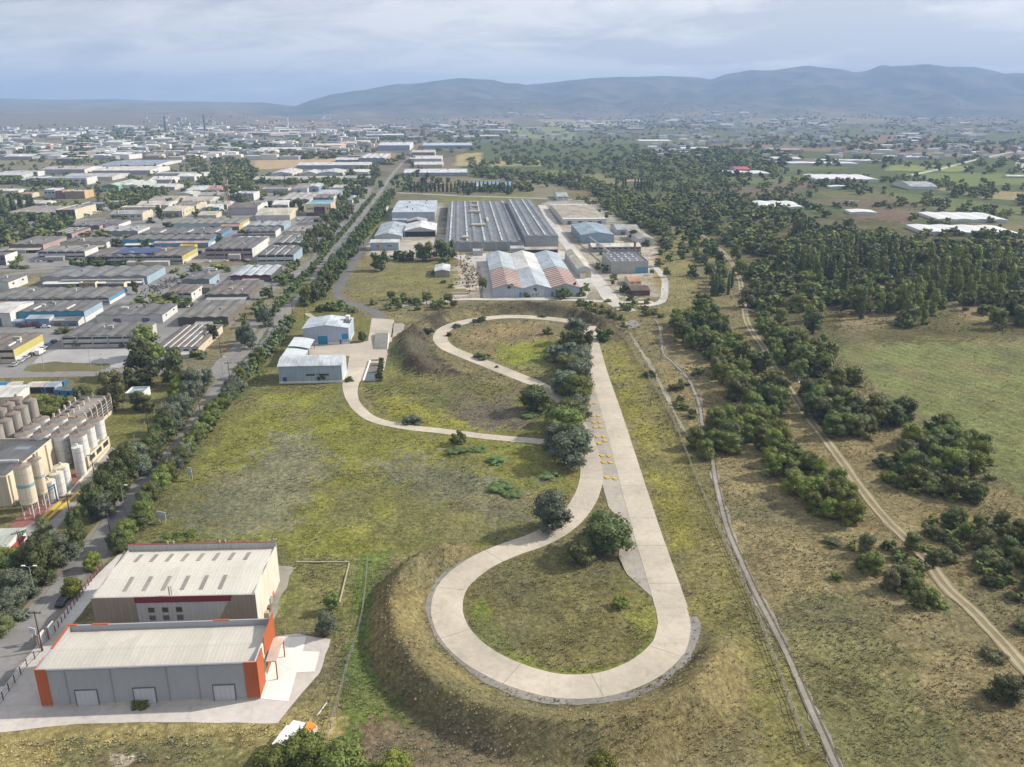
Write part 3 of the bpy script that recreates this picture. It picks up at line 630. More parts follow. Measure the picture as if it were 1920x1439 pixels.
# ------------------------------------------------------------------ trees: crowns of leaf sprays over uneven clumps
def crown(style, nclump, nleaf, leaf, seed):
    g = np.random.default_rng(seed); cl = []   # clump: centre, radii
    if style == 'round':
        for k in range(nclump):
            a = g.uniform(0, 6.283); q = g.uniform(0, 1)**.6; z = g.uniform(.26, .84); w = math.sqrt(max(.08, 1-((z-.52)/.46)**2))
            cl.append((math.cos(a)*.31*q*w, math.sin(a)*.31*q*w, z, g.uniform(.11, .19)))
        cl.append((0, 0, .55, .25))
    elif style == 'bush':
        for k in range(nclump):
            a = g.uniform(0, 6.283); q = g.uniform(0, 1)**.5; z = g.uniform(.14, .82); w = math.sqrt(max(.1, 1-((z-.35)/.62)**2))
            cl.append((math.cos(a)*.34*q*w, math.sin(a)*.34*q*w, z, g.uniform(.13, .2)))
        cl.append((0, 0, .42, .3))
    elif style == 'poplar':
        for k in range(nclump):
            z = g.uniform(.12, .95); w = .5+.5*math.sin(min(1, (z-.05)*1.15)*3.14159); a = g.uniform(0, 6.283)
            cl.append((math.cos(a)*.075*w, math.sin(a)*.075*w, z, .05+.055*w))
        for z in (.2, .32, .44, .56, .68, .8): cl.append((0, 0, z, .10))
    elif style == 'cypress':
        for z in np.linspace(.06, .95, nclump): cl.append((g.uniform(-.012, .012), g.uniform(-.012, .012), z, .035+.05*math.sin(min(1, (1-z)*1.2+.1)*1.9)))
    elif style == 'umbrella':
        for k in range(nclump):
            a = g.uniform(0, 6.283); q = g.uniform(0, 1)**.5; z = .80-.16*q*q+g.uniform(-.06, .06)
            cl.append((math.cos(a)*.36*q, math.sin(a)*.36*q, z, g.uniform(.10, .16)))
    elif style == 'spread':
        for k in range(nclump):
            a = g.uniform(0, 6.283); q = g.uniform(0, 1)**.5; z = g.uniform(.10, .75-.3*q)
            cl.append((math.cos(a)*.42*q, math.sin(a)*.42*q, z, g.uniform(.10, .19)))
        cl.append((0, 0, .3, .26))
    cl = np.array(cl); rad = cl[:, 3]
    p = rad**2; p /= p.sum(); k = g.choice(len(cl), nleaf, p=p)
    d = g.normal(size=(nleaf, 3)); d /= np.linalg.norm(d, axis=1)[:, None]
    flat = np.array((1, 1, .82)) if style not in ('poplar', 'cypress') else np.array((1, 1, 1.5))
    c = cl[k, :3]+d*flat*rad[k][:, None]*g.uniform(.72, 1.10, nleaf)[:, None]
    # drop sprays buried deep inside another clump
    c[:, 2] = np.maximum(c[:, 2], .02)
    nrm = d*1.0+g.normal(size=(nleaf, 3))*.55+np.array((0, 0, .35)); nrm /= np.linalg.norm(nrm, axis=1)[:, None]
    a = np.cross(nrm, g.normal(size=(nleaf, 3))); a /= np.linalg.norm(a, axis=1)[:, None]; b = np.cross(nrm, a)
    sz = leaf*g.uniform(.55, 1.25, nleaf)[:, None]; asp = g.uniform(.55, .9, nleaf)[:, None]
    v0 = c-a*sz-b*sz*asp*.35; v1 = c+a*sz*.2-b*sz*asp; v2 = c+a*sz+b*sz*asp*.3; v3 = c-a*sz*.25+b*sz*asp
    V = np.stack([v0, v1, v2, v3], 1).reshape(-1, 3); F = np.arange(nleaf*4).reshape(-1, 4)
    # dense inner foliage: uneven low balls
    VV = [V]; FF = [F]; n0 = len(V)
    ang = np.linspace(0, 6.2832, 7)[:-1]
    for q in cl:
        r = q[3]*.74; rings = []
        for zz, rr in ((-.95, .3), (-.45, .9), (.3, .95), (.85, .45)):
            j = 1+g.uniform(-.15, .15, 6); rings.append(np.stack([q[0]+np.cos(ang)*r*rr*j, q[1]+np.sin(ang)*r*rr*j, np.maximum(.03, q[2]+zz*r*flat[2]+0*ang)], 1))
        VV.append(np.concatenate(rings)); f = []
        for m in range(3):
            for t in range(6): f.append((n0+m*6+t, n0+m*6+(t+1) % 6, n0+m*6+6+(t+1) % 6, n0+m*6+6+t))
        f.append((n0+18, n0+19, n0+20, n0+21)); f.append((n0+18, n0+21, n0+22, n0+23)); FF.append(np.array(f)); n0 += 24
    return np.concatenate(VV), np.concatenate(FF)
def trunk_mesh(style, seed):
    mb = MB(); g = random.Random(seed)
    if style == 'umbrella':
        mb.cyl((0, 0), .03, .02, 0, .62, 7)
        for k in range(5):
            a = k*1.26+g.uniform(0, .6); mb.bar((0, 0, .52), (math.cos(a)*.22, math.sin(a)*.22, .74), .012)
    elif style in ('poplar', 'cypress'): mb.cyl((0, 0), .018, .006, 0, .8, 6)
    else:
        t = .26 if style == 'round' else .16
        mb.cyl((0, 0), .032, .02, 0, t+.06, 7)
        for k in range(5):
            a = k*1.26+g.uniform(0, .7); mb.bar((0, 0, t), (math.cos(a)*.17, math.sin(a)*.17, t+.3), .011)
    return mb.mesh('trunk', BARK)
PROT = {}
LODS = {'hi': (26, 3400, .026), 'mid': (18, 1000, .045), 'lo': (10, 260, .075)}
for st in ('round', 'bush', 'poplar', 'cypress', 'umbrella', 'spread'):
    for lod, (nc, nl, lf) in LODS.items():
        for k in range({'hi': 4, 'mid': 4, 'lo': 3}[lod]):
            if st in ('poplar', 'cypress'): ncc = int(nc*.8)+4; nll = int(nl*.6); lff = lf*.6
            else: ncc = nc; nll = nl; lff = lf
            V, F = crown(st, ncc, nll, lff, hash((len(st), lod == 'hi', lod == 'mid', k)) % 9999 + 11*k)
            PROT[(st, lod, k)] = mesh_np('crown', V, F, LEAF['mid'])
    for k in range(2): PROT[(st, 'trunk', k)] = trunk_mesh(st, k)
TREES = []   # (object, x, y, kind, words)
TONE = {'dark': 'dark green', 'mid': 'mid green', 'silver': 'silvery green', 'yellow': 'yellow-green', 'olive': 'olive green', 'reed': 'bright pale green'}
KIND = {'round': 'broadleaf_tree', 'bush': 'low_branching_tree', 'poplar': 'poplar_tree', 'cypress': 'cypress_tree', 'umbrella': 'pine_tree', 'spread': 'shrub'}
PEND = []; OVER = []
def tree(style, x, y, h, w=None, tone='mid', label=None, group=None, lod=None, parts=None, name=None):
    PEND.append((style, x, y, h, w or h, tone, label, group, lod, name or KIND[style], R.random()))
def plant_all():
    cnt = {}
    for (style, x, y, h, w, tone, label, group, lod, nm, rz) in sorted(PEND, key=lambda t: (t[6] is None, math.hypot(t[1], t[2])/t[3])):
        cnt[nm] = cnt.get(nm, 0)+1
        if cnt[nm] > 295 and label is None: OVER.append((style, x, y, h, w, tone)); continue
        dist = math.hypot(y, x); lod = lod or ('hi' if dist < 330 else 'mid' if dist < 620 else 'lo')
        k = R.randrange({'hi': 4, 'mid': 4, 'lo': 3}[lod]); me = PROT[(style, lod, k)]; z = gz(x, y)-.1
        if dist < 520:
            o = empty(nm, (x, y, z), rz*6.28); c = bpy.data.objects.new('crown', me); C.objects.link(c); c.parent = o; c.scale = (w, w, h)
            t = bpy.data.objects.new('trunk', PROT[(style, 'trunk', k % 2)]); C.objects.link(t); t.parent = o; t.scale = ((w+h)/2, (w+h)/2, h)
        else:
            o = bpy.data.objects.new(nm, me); C.objects.link(o); o.location = (x, y, z); o.rotation_euler = (0, 0, rz*6.28); o.scale = (w, w, h); c = o
        s = c.material_slots[0]; s.link = 'OBJECT'; s.material = LEAF[tone]
        shape = {'round': 'rounded', 'bush': 'bushy', 'poplar': 'slender', 'cypress': 'narrow', 'umbrella': 'umbrella-topped', 'spread': 'spreading'}[style]
        o['category'] = {'poplar': 'poplar', 'cypress': 'cypress', 'umbrella': 'pine', 'spread': 'shrub'}.get(style, 'tree')
        if group: o['group'] = group
        if label: o['label'] = label
        TREES.append((o, x, y, nm, ('tall ' if h > 13 else ('small ' if h < 6 else ''))+TONE[tone]+' '+shape))
def T(style, px, py, h, w=None, tone='mid', **k):
    x, y, _ = G(px, py); tree(style, x, y, h, w, tone, **k)
# --- single trees on and round the test track
gt = 'trees standing along the test track'
T('bush', 1036, 994, 12.5, 12, 'silver', label='tall silvery tree with a long shadow beside the bend of the track', group=gt)
T('bush', 1138, 1036, 11.5, 16, 'dark', label='broad dark tree growing on the concrete between the two lanes', group=gt)
T('bush', 1085, 1054, 7, 9.5, 'olive', label='small olive bush against the foot of the broad dark tree in the loop', group=gt)
T('spread', 1163, 1136, 3.6, 3.6, 'yellow', label='lone small yellow-green bush inside the south loop', group=gt)
for (a, b, h, w, t, l) in [(1068,868,11.5,12,'silver','big silvery tree nearest the yellow blocks, bulging over the west lane'), (1042,838,8,9,'silver','low silvery bush where the link path meets the track trees'),
    (1058,815,10,11,'mid','mid green tree behind the big silvery tree at the link path'), (1062,845,10,10,'dark','darker tree tucked between the silvery trees at the link path'), (1045,795,7,8,'dark','low dark tree on the inner side above the link path'),
    (1086,778,8,8,'silver','silvery tree leaning over the upper end of the yellow block pad'), (1068,792,9,9,'mid','mid green tree between the big silvery tree and the link trees'), (1003,768,9.5,11,'dark','round dark tree standing alone between the two lanes of the link'), (1075,745,9.5,12,'mid','wide tree at the lower end of the north loop row'),
    (1055,735,9,11,'silver','silvery tree behind the lower end of the north loop row'), (1082,718,10,10,'silver','pale silvery tree against the straight at the middle of the row'), (1062,705,9,11,'mid','mid green tree at the middle of the north loop row'),
    (1085,690,10,10,'silver','silvery tree leaning over the straight in the north loop row'), (1066,680,9,10,'silver','silvery tree inside the north loop beside the straight'), (1040,672,6.5,9,'silver','low silvery bush spreading into the north loop grass'),
    (1078,662,11,10,'dark','dark tree in the upper part of the north loop row'), (1062,652,9,9,'mid','mid green tree in the upper part of the north loop row'), (1076,640,12,10,'silver','tall silvery tree at the top end of the north loop row'),
    (1096,645,8,7,'dark','dark bush covering the top corner of the straight'), (1130,635,6,9,'dark','dark scrub bush on the bank at the head of the straight')]:
    T('bush', a+2, b+3, h*1.12, w*1.34, t, label=l, group=gt)
for (a, b, h, w, t, l) in [(773,793,4.5,7,'silver','silvery round shrub on the edge of the link path'), (858,832,6,6,'mid','small dark-shadowed tree on the far verge of the link path'), (904,672,4,8,'olive','olive shrub on the inner edge of the north loop'),
    (805,628,4,6,'dark','dark shrub on the outer bank of the north loop'), (842,630,3,3.5,'dark','tiny dark shrub on the inner kerb of the north loop'), (855,614,3,5,'silver','grey shrub on the inner kerb of the north loop'),
    (890,605,3.2,4,'silver','pale shrub on the top bend of the north loop'), (904,604,4.5,5,'dark','dark shrub on the top bend of the north loop'), (1026,627,5,6,'mid','round shrub standing in the grass inside the north loop'), (1020,594,2.5,6,'olive','low shrub on the outer kerb at the top of the loop'),
    (1217,706,3.5,6,'dark','lone dark shrub between fence and gravel line')]:
    T('spread', a, b, h, w, t, label=l, group='shrubs round the test track')
for (a, b, h, w, l) in [(858,849,2.4,8,'pale green reed clump nearest the link path'), (896,845,2.2,6,'small pale green reed clump behind the link path tree'), (930,866,2.4,7,'pale green reed clump in the middle of the row'), (1030,893,2.2,7,'pale green reed clump beside the big silvery tree'),
    (941,916,2.4,8,'largest pale green reed clump, in the open meadow'), (962,928,2,6,'pale green reed clump at the lower end of the largest clump'), (990,780,1.8,7,'faint reed clump below the round dark tree')]:
    T('spread', a, b, h, w, 'reed', label=l, group='reed clumps in the meadow', name='reed_clump')
# near buildings
T('spread', 338, 1022, 4.5, 10, 'mid', label='spreading green bush behind the far cream warehouse wall', group='shrubs near the warehouses')
for (st, a, b, h, w, t, l) in [('round',622,1146,5,4.5,'mid','small dark green tree at the end of the low garden wall'), ('bush',614,1192,6.5,5.5,'silver','pale olive tree casting its shadow on the fenced grass'),
    ('spread',264,1323,1.6,4,'mid','small bush growing against the middle warehouse door'), ('bush',135,1118,5.5,5.5,'yellow','rounded street tree beside the parked black car'), ('bush',174,1068,5,5,'yellow','small street tree at the corner of the cream warehouse'),
    ('bush',560,1452,9,9,'mid','green tree hiding most of the white truck'), ('bush',522,1470,8,9,'mid','green tree over the cab end of the white truck'), ('bush',594,1432,6,7,'mid','small green tree beside the white truck'),
    ('bush',650,1478,10,10,'mid','leafy green tree at the bottom edge beside the fence'), ('bush',745,1478,7,8,'yellow','yellow-green tree at the bottom edge past the fence'), ('bush',1122,1490,9,7,'yellow','lone tree top at the bottom edge under the bank'), ('spread',700,1470,4,7,'yellow','low yellow-green bush between the two bottom edge trees'),
    ('spread',655,745-30,3,4,'dark','dark low bush against the end of the long grey shed'), ('bush',679,641,6,6,'dark','round dark tree between the blue-door hall and the ramp'), ('round',604,716,5.5,6,'dark','dark leaning tree against the front of the long grey shed'),
    ('bush',716,685,4,3,'dark','first dark shrub along the pit wall'), ('bush',714,698,4.5,3.4,'dark','middle dark shrub along the pit wall'), ('bush',712,714,5,4,'dark','last dark shrub along the pit wall'), ('bush',712,508,15,16,'dark','large dark tree standing alone at the spur road')]:
    T(st, a, b, h, w, t, label=l, group='trees near the buildings')
for (a, b, h, w, t) in [(752,489,9,12,'dark'), (770,488,9,11,'dark'), (742,487,8,9,'dark'), (790,489,14,12,'dark'), (800,490,15,13,'mid'), (828,488,16,15,'dark'), (842,486,15,14,'dark'), (835,494,8,9,'mid'), (816,515,5,8,'mid'), (832,531,4,5,'mid'), (845,540,4,4,'mid')]:
    T('bush', a, b, h, w, t, group='trees at the factory gate')
for (a, b, h, w, t) in [(735,563,6,7,'olive'), (744,571,6,8,'mid'), (756,568,7,7,'mid'), (772,570,7,8,'olive'), (782,572,6,6,'mid'), (800,570,7,8,'mid'), (812,576,5,5,'mid'), (822,580,6,9,'mid'), (830,575,6,6,'olive'), (840,570,6,7,'mid'), (850,577,5,6,'olive'), (728,580,5,6,'olive'), (747,582,5,6,'mid'), (783,582,5,5,'mid'), (617,582,6,7,'mid'), (606,584,7,9,'dark'), (628,583,6,6,'mid'), (640,580,7,7,'mid'), (652,584,5,5,'mid'), (664,586,4,6,'olive'), (576,574,5,6,'mid'), (700,572,4,6,'olive'),
    (905,545,8,7,'mid'), (955,556,8,8,'olive'), (985,557,5,6,'olive'), (1005,556,7,6,'dark'), (1050,560,7,10,'mid'), (1062,560,8,8,'mid'), (1078,553,9,6,'dark'), (1090,556,7,6,'mid'), (1098,545,6,6,'mid'), (1088,520,5,6,'mid'), (1170,548,7,7,'dark'), (1182,552,5,6,'yellow'), (1150,525,6,6,'olive'), (1148,535,4,4,'mid'), (1160,512,5,5,'mid'), (1120,505,6,5,'mid'), (1135,512,8,6,'dark'), (1130,478,5,7,'dark'), (1188,450,9,10,'dark'), (1212,462,7,8,'dark'), (1195,478,5,7,'dark'), (1222,516,4,4,'mid'), (1235,500,7,9,'olive'), (1240,478,6,7,'mid'), (1248,470,6,8,'mid'), (1250,520,7,7,'mid'), (1255,490,9,6,'mid')]:
    T('bush' if R.random() < .7 else 'round', a, b, h, w, t, group='trees round the factory')
# --- trees of the industrial park by survey
for (st, a, b, h, w, t, l) in [('bush',262,728,10,15,'dark','wide flat-topped pine nearest the cross street'), ('bush',268,704,17,16,'dark','very tall dense dark tree behind the flat-topped pine'), ('bush',276,672,16,16,'mid','broad pine at the end of the two-storey unit'),
    ('bush',326,720,16,12,'dark','tall dark tree between pine and main road junction'), ('bush',352,726,8,12,'mid','flat-topped pine by the road junction'), ('bush',212,768,16,13,'olive','bulky olive pine at the edge of the flat-roofed depot'), ('round',155,762,9,9,'dark','small dark tree beside the blue scrap bays')]:
    T(st, a, b, h, w, t, label=l, group='big trees round the cross street')
for (a, b, h, w, t) in [(60,775,7,12,'mid'), (82,778,8,10,'mid'), (103,780,8,10,'mid'), (92,795,8,11,'mid'), (77,798,7,10,'olive'), (110,768,7,9,'olive'), (53,768,6,8,'olive'), (118,790,6,8,'mid')]:
    T('bush', a, b, h, w, t, group='grove behind the grey silos')
for (a, b, h, w, t) in [(335,750,9,8,'yellow'), (345,778,8,8,'dark'), (300,790,5,5,'mid'), (262,768,8,7,'dark'), (276,770,7,7,'mid')]: T('bush', a, b, h, w, t, group='trees on the depot lawn')
W1 = [(392,722,8,6,'silver'), (372,745,13,9,'silver'), (358,765,12,8,'silver'), (346,783,11,9,'silver'), (330,808,12,9,'silver'), (318,826,11,9,'dark'), (300,840,10,7,'dark'), (290,862,11,9,'dark'), (266,890,12,9,'silver'), (276,875,9,8,'dark'), (241,905,14,9,'dark'), (247,868,8,7,'yellow'), (226,925,13,8,'dark'), (213,905,8,8,'dark'),
 (200,955,14,8,'dark'), (218,950,11,8,'dark'), (178,975,12,8,'dark'), (196,972,9,8,'silver'), (150,1015,11,5,'dark'), (92,1020,8,6,'olive'), (120,1060,10,9,'silver'), (105,1045,8,6,'silver'), (82,1090,13,10,'dark'), (68,1085,11,8,'olive'), (22,1085,9,10,'yellow'), (8,1100,9,9,'dark'), (45,1125,9,9,'silver'), (25,1150,7,7,'silver'), (12,1165,6,7,'silver'), (5,1190,5,7,'olive'), (145,1035,8,6,'dark'), (48,1160,3,4,'silver')]
for (a, b, h, w, t) in W1: T('bush', a-3, b, h*.95, w*1.02, t, group='street trees on the works side of the main road')
# the long row on the meadow side of the main road
rowA = [(222,1035),(245,1010),(268,975),(285,945),(312,905),(340,872),(365,838),(392,800),(415,772),(440,738),(458,710),(480,690),(505,660),(525,638),(545,610)]
RA = smooth([G(*p)[:2] for p in rowA], 4); acc = 0; last = RA[0]
def along(P, step, start=0):
    out = []; d = start
    for i in range(1, len(P)):
        a, b = P[i-1], P[i]; L = math.hypot(b[0]-a[0], b[1]-a[1]); t = d
        while t < L: out.append((a[0]+(b[0]-a[0])*t/L, a[1]+(b[1]-a[1])*t/L)); t += step
        d = t-L
    return out
for (x, y) in along(RA, 3.6):
    tree('bush', x+R.uniform(-.5, .5), y+R.uniform(-.6, .6), R.uniform(5.6, 8.0), R.uniform(6.0, 7.6), R.choice(['dark', 'mid', 'silver', 'dark', 'mid']), group='row of trees on the meadow side of the main road')
rowB = [(574,572),(590,556),(604,540),(622,513),(640,488),(660,462),(680,436),(700,410),(716,388),(730,368)]
for off, st in ((0, 7.0), (4.5, 9)):
    for (x, y) in along(smooth([G(p[0]+3, p[1])[:2] for p in rowB], 4), st, off): tree('bush', x+R.uniform(-1, 1)+off*.6, y, R.uniform(9, 13), R.uniform(8.5, 11), R.choice(['dark', 'dark', 'mid']), group='row of trees on the meadow side of the main road')
for (x, y) in along(smooth([G(*p)[:2] for p in [(455,700),(500,655),(535,620)]], 3), 8): tree('spread', x+R.uniform(0, 2), y, 3, 4.5, 'dark', group='hedge shrubs behind the roadside row')
for (a, b, h, w, t) in [(500,560,9,9,'dark'), (488,578,7,8,'mid'), (460,648,13,9,'silver'), (470,655,10,8,'silver'), (452,640,8,6,'mid'), (497,612,12,9,'silver'), (488,600,9,8,'dark'), (480,588,8,7,'mid'), (457,600,5,5,'yellow'), (548,548,6,6,'mid'), (556,540,5,5,'mid'), (566,528,6,6,'mid'), (573,520,6,6,'dark'), (400,640,9,6,'dark'), (393,628,7,6,'dark'), (412,620,7,7,'dark'), (386,646,6,5,'yellow'),
  (545,530,7,9,'dark'), (535,535,8,9,'mid'), (525,528,8,9,'mid'), (540,518,8,9,'olive'), (548,508,9,9,'mid'), (558,500,7,6,'dark'), (556,540-45,4,5,'silver'), (370,668,5,8,'olive'), (382,672,3.5,5,'silver')]: T('bush', a, b, h, w, t, group='trees on the verge and median of the main road')
for (x, y) in along(smooth(MEDW, 3), 8, 14):
    if 330 < y: tree('bush', x+R.uniform(-.5, .5), y+R.uniform(-2, 2), R.uniform(4.5, 7), R.uniform(4.5, 6.5), R.choice(['dark', 'mid', 'mid']), group='median trees of the far main road')
for (P, n, hh, g_) in [([(560,478),(600,480),(632,440),(660,400),(640,395),(600,415),(585,440),(568,462)], 46, (8, 13), 'trees between the units and the road'), ([(602,465),(622,452),(690,362),(682,358),(640,410)], 22, (7, 11), 'median trees of the far main road'),
   ([(612,402),(640,396),(680,356),(720,330),(700,325),(660,352),(640,375),(615,390)], 46, (9, 14), 'trees between the units and the road'), ([(700,352),(770,300),(800,330),(870,352),(960,358),(970,368),(760,366)], 46, (10, 15), 'trees along the railway lane'), ([(745,300),(752,296),(772,278),(766,276)], 8, (9, 12), 'median trees of the far main road')]:
    m = 0; xs = [p[0] for p in P]; ys = [p[1] for p in P]
    while m < n:
        a, b = R.uniform(min(xs), max(xs)), R.uniform(min(ys), max(ys))
        if inp1(a, b, P): T(R.choice(['bush', 'round']), a, b, R.uniform(*hh), R.uniform(*hh)*.85, R.choice(['dark', 'dark', 'mid', 'olive']), group=g_); m += 1
for (a, b, h, w, t, st) in [(300,418,17,11,'dark','round'), (282,419,7,8,'dark','bush'), (216,416,8,9,'mid','bush'), (236,416,8,9,'mid','bush'), (317,430,9,12,'dark','bush'), (430,411,6,7,'mid','bush'), (467,445,11,14,'dark','bush'), (412,455,9,9,'dark','bush'), (222,462,9,11,'dark','bush'), (240,455,8,12,'olive','bush'), (163,445,8,13,'olive','bush'), (192,446,9,14,'olive','bush'), (257,432,6,8,'mid','bush'), (272,467,10,11,'dark','bush'), (238,497,5,14,'mid','bush'), (222,497,4,9,'mid','spread'), (290,495,9,6,'yellow','round'), (266,498,6,10,'olive','bush'),
  (138,500,8,8,'dark','bush'), (150,500,6,6,'mid','bush'), (160,500,8,5,'olive','bush'), (180,499,8,14,'dark','bush'), (195,498,8,10,'dark','bush'), (38,490,7,7,'yellow','bush'), (28,503,7,10,'mid','bush'), (48,503,4,10,'mid','spread'), (371,508,6,9,'mid','bush'), (408,505,6,13,'yellow','bush'), (345,522,6,9,'mid','bush'), (375,522,7,6,'mid','bush'), (428,510,5,6,'mid','bush'), (256,552,9,6,'dark','round'), (330,567,5,18,'mid','bush'), (300,572,9,18,'olive','bush'), (262,572,6,12,'mid','bush'), (345,575,5,12,'olive','bush'), (105,535,3,10,'mid','spread'), (133,540,3,7,'mid','spread'), (122,624,4,9,'olive','spread'), (143,652,5,5,'mid','bush'), (230,651,3.5,4,'mid','spread'),
  (448,383,16,9,'dark','round'), (455,390,9,8,'dark','round'), (508,388,9,9,'dark','bush'), (500,398,8,9,'mid','bush'), (549,402,17,9,'dark','round'), (563,402,17,10,'dark','round'), (528,368,7,9,'dark','bush'), (320,388,12,12,'dark','bush'), (368,366,7,6,'dark','round'), (236,318,10,14,'dark','bush'), (118,325,13,16,'dark','bush'), (128,330,8,12,'dark','bush'), (122,402,9,9,'mid','bush'), (104,402,5,7,'yellow','bush')]:
    T(st, a, b, h, w, t, group='trees among the factory units')
UND = []
def scatter(P, n, hs, styles, tones, g_, name=None, sep=0.0, wf=1.0):
    sep *= .85; n = int(n*1.1)
    m = 0; q = 0; xs = [p[0] for p in P]; ys = [p[1] for p in P]; put = []
    wp = [G(*p)[:2] for p in P]; wx = [p[0] for p in wp]; wy = [p[1] for p in wp]
    while m < n and q < n*60:
        q += 1; x, y = R.uniform(min(wx), max(wx)), R.uniform(min(wy), max(wy))
        if not inp1(x, y, wp): continue
        if any((x-a)**2+(y-b)**2 < sep*sep for a, b in put): continue
        put.append((x, y)); h = R.uniform(*hs); st = R.choice(styles)
        if st == 'poplar': h *= 1.28; w_ = h
        elif st == 'cypress': h *= 1.3; w_ = h
        else: w_ = h*R.uniform(.8, 1.15)*wf
        tree(st, x, y, h, w_, R.choice(tones), group=g_, name=name); m += 1
        if styles != ['cypress']: UND.append((x+R.uniform(-3.5, 3.5), y+R.uniform(-3.5, 3.5)))
    return put
# the trees of the right-hand countryside, clump by clump
D = ['dark', 'mid', 'mid', 'mid', 'olive', 'yellow']
scatter([(1275,812),(1320,800),(1375,830),(1370,860),(1300,865),(1272,835)], 7, (7, 9.5), ['bush'], ['mid', 'dark'], 'round grove over the gravel line', sep=4, wf=1.2)
scatter([(1345,800),(1430,790),(1470,830),(1500,880),(1610,940),(1600,990),(1530,975),(1450,900),(1440,850),(1360,830)], 34, (6, 9), ['bush', 'bush', 'round'], ['mid', 'yellow', 'yellow', 'mid'], 'long grove beside the dirt track', sep=5)
scatter([(1500,735),(1560,730),(1640,780),(1650,815),(1560,825),(1510,780)], 20, (7, 9.5), ['bush'], ['mid', 'dark', 'olive'], 'grove at the corner of the big field', sep=5)
scatter([(1555,715),(1600,712),(1600,730),(1560,730)], 3, (8, 10), ['bush'], ['mid'], 'grove at the corner of the big field', sep=4)
scatter([(1648,795),(1668,790),(1680,800),(1650,802)], 4, (8, 9), ['round'], ['dark'], 'two tree clumps on the field edge', sep=3); scatter([(1685,788),(1700,785),(1696,800)], 2, (9, 10), ['round'], ['dark'], 'two tree clumps on the field edge', sep=2)
scatter([(1690,820),(1760,800),(1845,850),(1850,890),(1790,900),(1720,860)], 20, (6, 9), ['bush'], D+['yellow'], 'thicket in the field corner', sep=5)
scatter([(1645,870),(1700,860),(1760,900),(1840,925),(1830,950),(1740,930),(1670,910)], 17, (5, 8), ['bush', 'spread'], D, 'thicket below the field corner', sep=5)
scatter([(1600,1030),(1700,1020),(1760,1070),(1755,1135),(1720,1150),(1640,1095)], 14, (3.5, 6), ['bush'], ['mid', 'mid', 'dark', 'olive'], 'scrub grove beside the ruts', sep=4)
scatter([(1720,1005),(1800,975),(1980,990),(1980,1130),(1860,1120),(1780,1060)], 32, (3.8, 6.4), ['bush', 'spread'], ['mid', 'dark', 'olive', 'olive'], 'scrub grove at the picture edge', sep=4.5)
for (a, b, h, w, t, l) in [(1880,1312,5.5,7.5,'dark','dark bush with a long shadow below the ruts'), (1568,1085,3,3,'mid','two-stemmed sapling in the dry grass'), (1862,1235,3,5,'olive','olive bush touching the ruts'), (1925,1290,4,4,'dark','dark bush cut by the picture edge'), (1560,1250-230,2.2,5,'olive','low olive scrub below the long grove'), (1925,1180,4,5,'olive','olive scrub at the picture edge')]:
    T('spread' if h < 5 else 'bush', a, b, h, w, t, label=l, group='bushes on the dry slope')
scatter([(1262,600),(1330,575),(1370,640),(1420,690),(1470,745),(1480,785),(1440,800),(1380,775),(1370,730),(1320,700),(1325,670),(1270,640)], 64, (6.5, 11), ['bush', 'round'], D, 'grove between gravel line and dirt track', sep=4.6)
scatter([(1245,680),(1300,690),(1320,770),(1295,800),(1270,760)], 7, (2, 4), ['spread'], ['olive', 'mid'], 'shrubs along the gravel line', sep=4)
scatter([(1440,640),(1500,640),(1560,670),(1550,715),(1520,725),(1480,710),(1445,670)], 20, (8, 12), ['bush', 'round'], ['mid', 'dark', 'mid'], 'grove at the top of the big field', sep=5)
scatter([(1145,570),(1200,590),(1250,600),(1230,575),(1180,560),(1130,560)], 12, (3, 6), ['bush', 'spread'], ['olive', 'mid', 'yellow'], 'bushes behind the north bank', sep=4)
scatter([(1060,560),(1130,575),(1190,610),(1165,615),(1100,590)], 12, (3, 5), ['spread', 'bush'], ['olive', 'mid'], 'bushes behind the north bank', sep=4)
scatter([(1262,430),(1300,430),(1350,470),(1370,520),(1370,555),(1340,560),(1300,540),(1275,480)], 36, (6, 11), ['bush', 'round'], ['dark', 'mid', 'dark'], 'trees beside the dirt track bend', sep=6)
for a, b in [(1335,555),(1342,556),(1365,553),(1372,540),(1346,548)]: T('cypress', a, b, 13, 13, 'dark', group='cypresses beside the dirt track')
WOOD = [(1395,560),(1380,500),(1350,450),(1400,430),(1560,440),(1740,470),(1940,500),(1950,640),(1860,640),(1850,600),(1780,590),(1700,625),(1640,600),(1600,590),(1530,640),(1450,650),(1410,600)]
scatter(WOOD, 140, (7.5, 13), ['bush', 'round', 'bush'], ['dark', 'mid', 'silver', 'mid', 'olive', 'yellow', 'mid'], 'wood beyond the dirt track', sep=7.5)
scatter([(1600,560),(1700,560),(1780,500),(1900,500),(1920,560),(1760,580),(1740,620),(1660,600)], 60, (10, 13.5), ['poplar'], ['yellow', 'yellow', 'mid', 'yellow', 'mid'], 'poplars in the wood', sep=5)
scatter([(1480,500),(1560,470),(1740,480),(1900,500),(1700,520),(1540,550)], 70, (10, 13), ['poplar'], ['mid', 'dark', 'mid', 'yellow', 'mid', 'olive'], 'poplars in the wood', sep=6)
for a, b in [(1545,530),(1552,532),(1560,536),(1575,560),(1582,560),(1615,598),(1618,590),(1850,545),(1486,448),(1492,446),(1498,448),(1508,446)]: T('cypress', a, b, 17, 17, 'dark', group='cypresses in the wood')
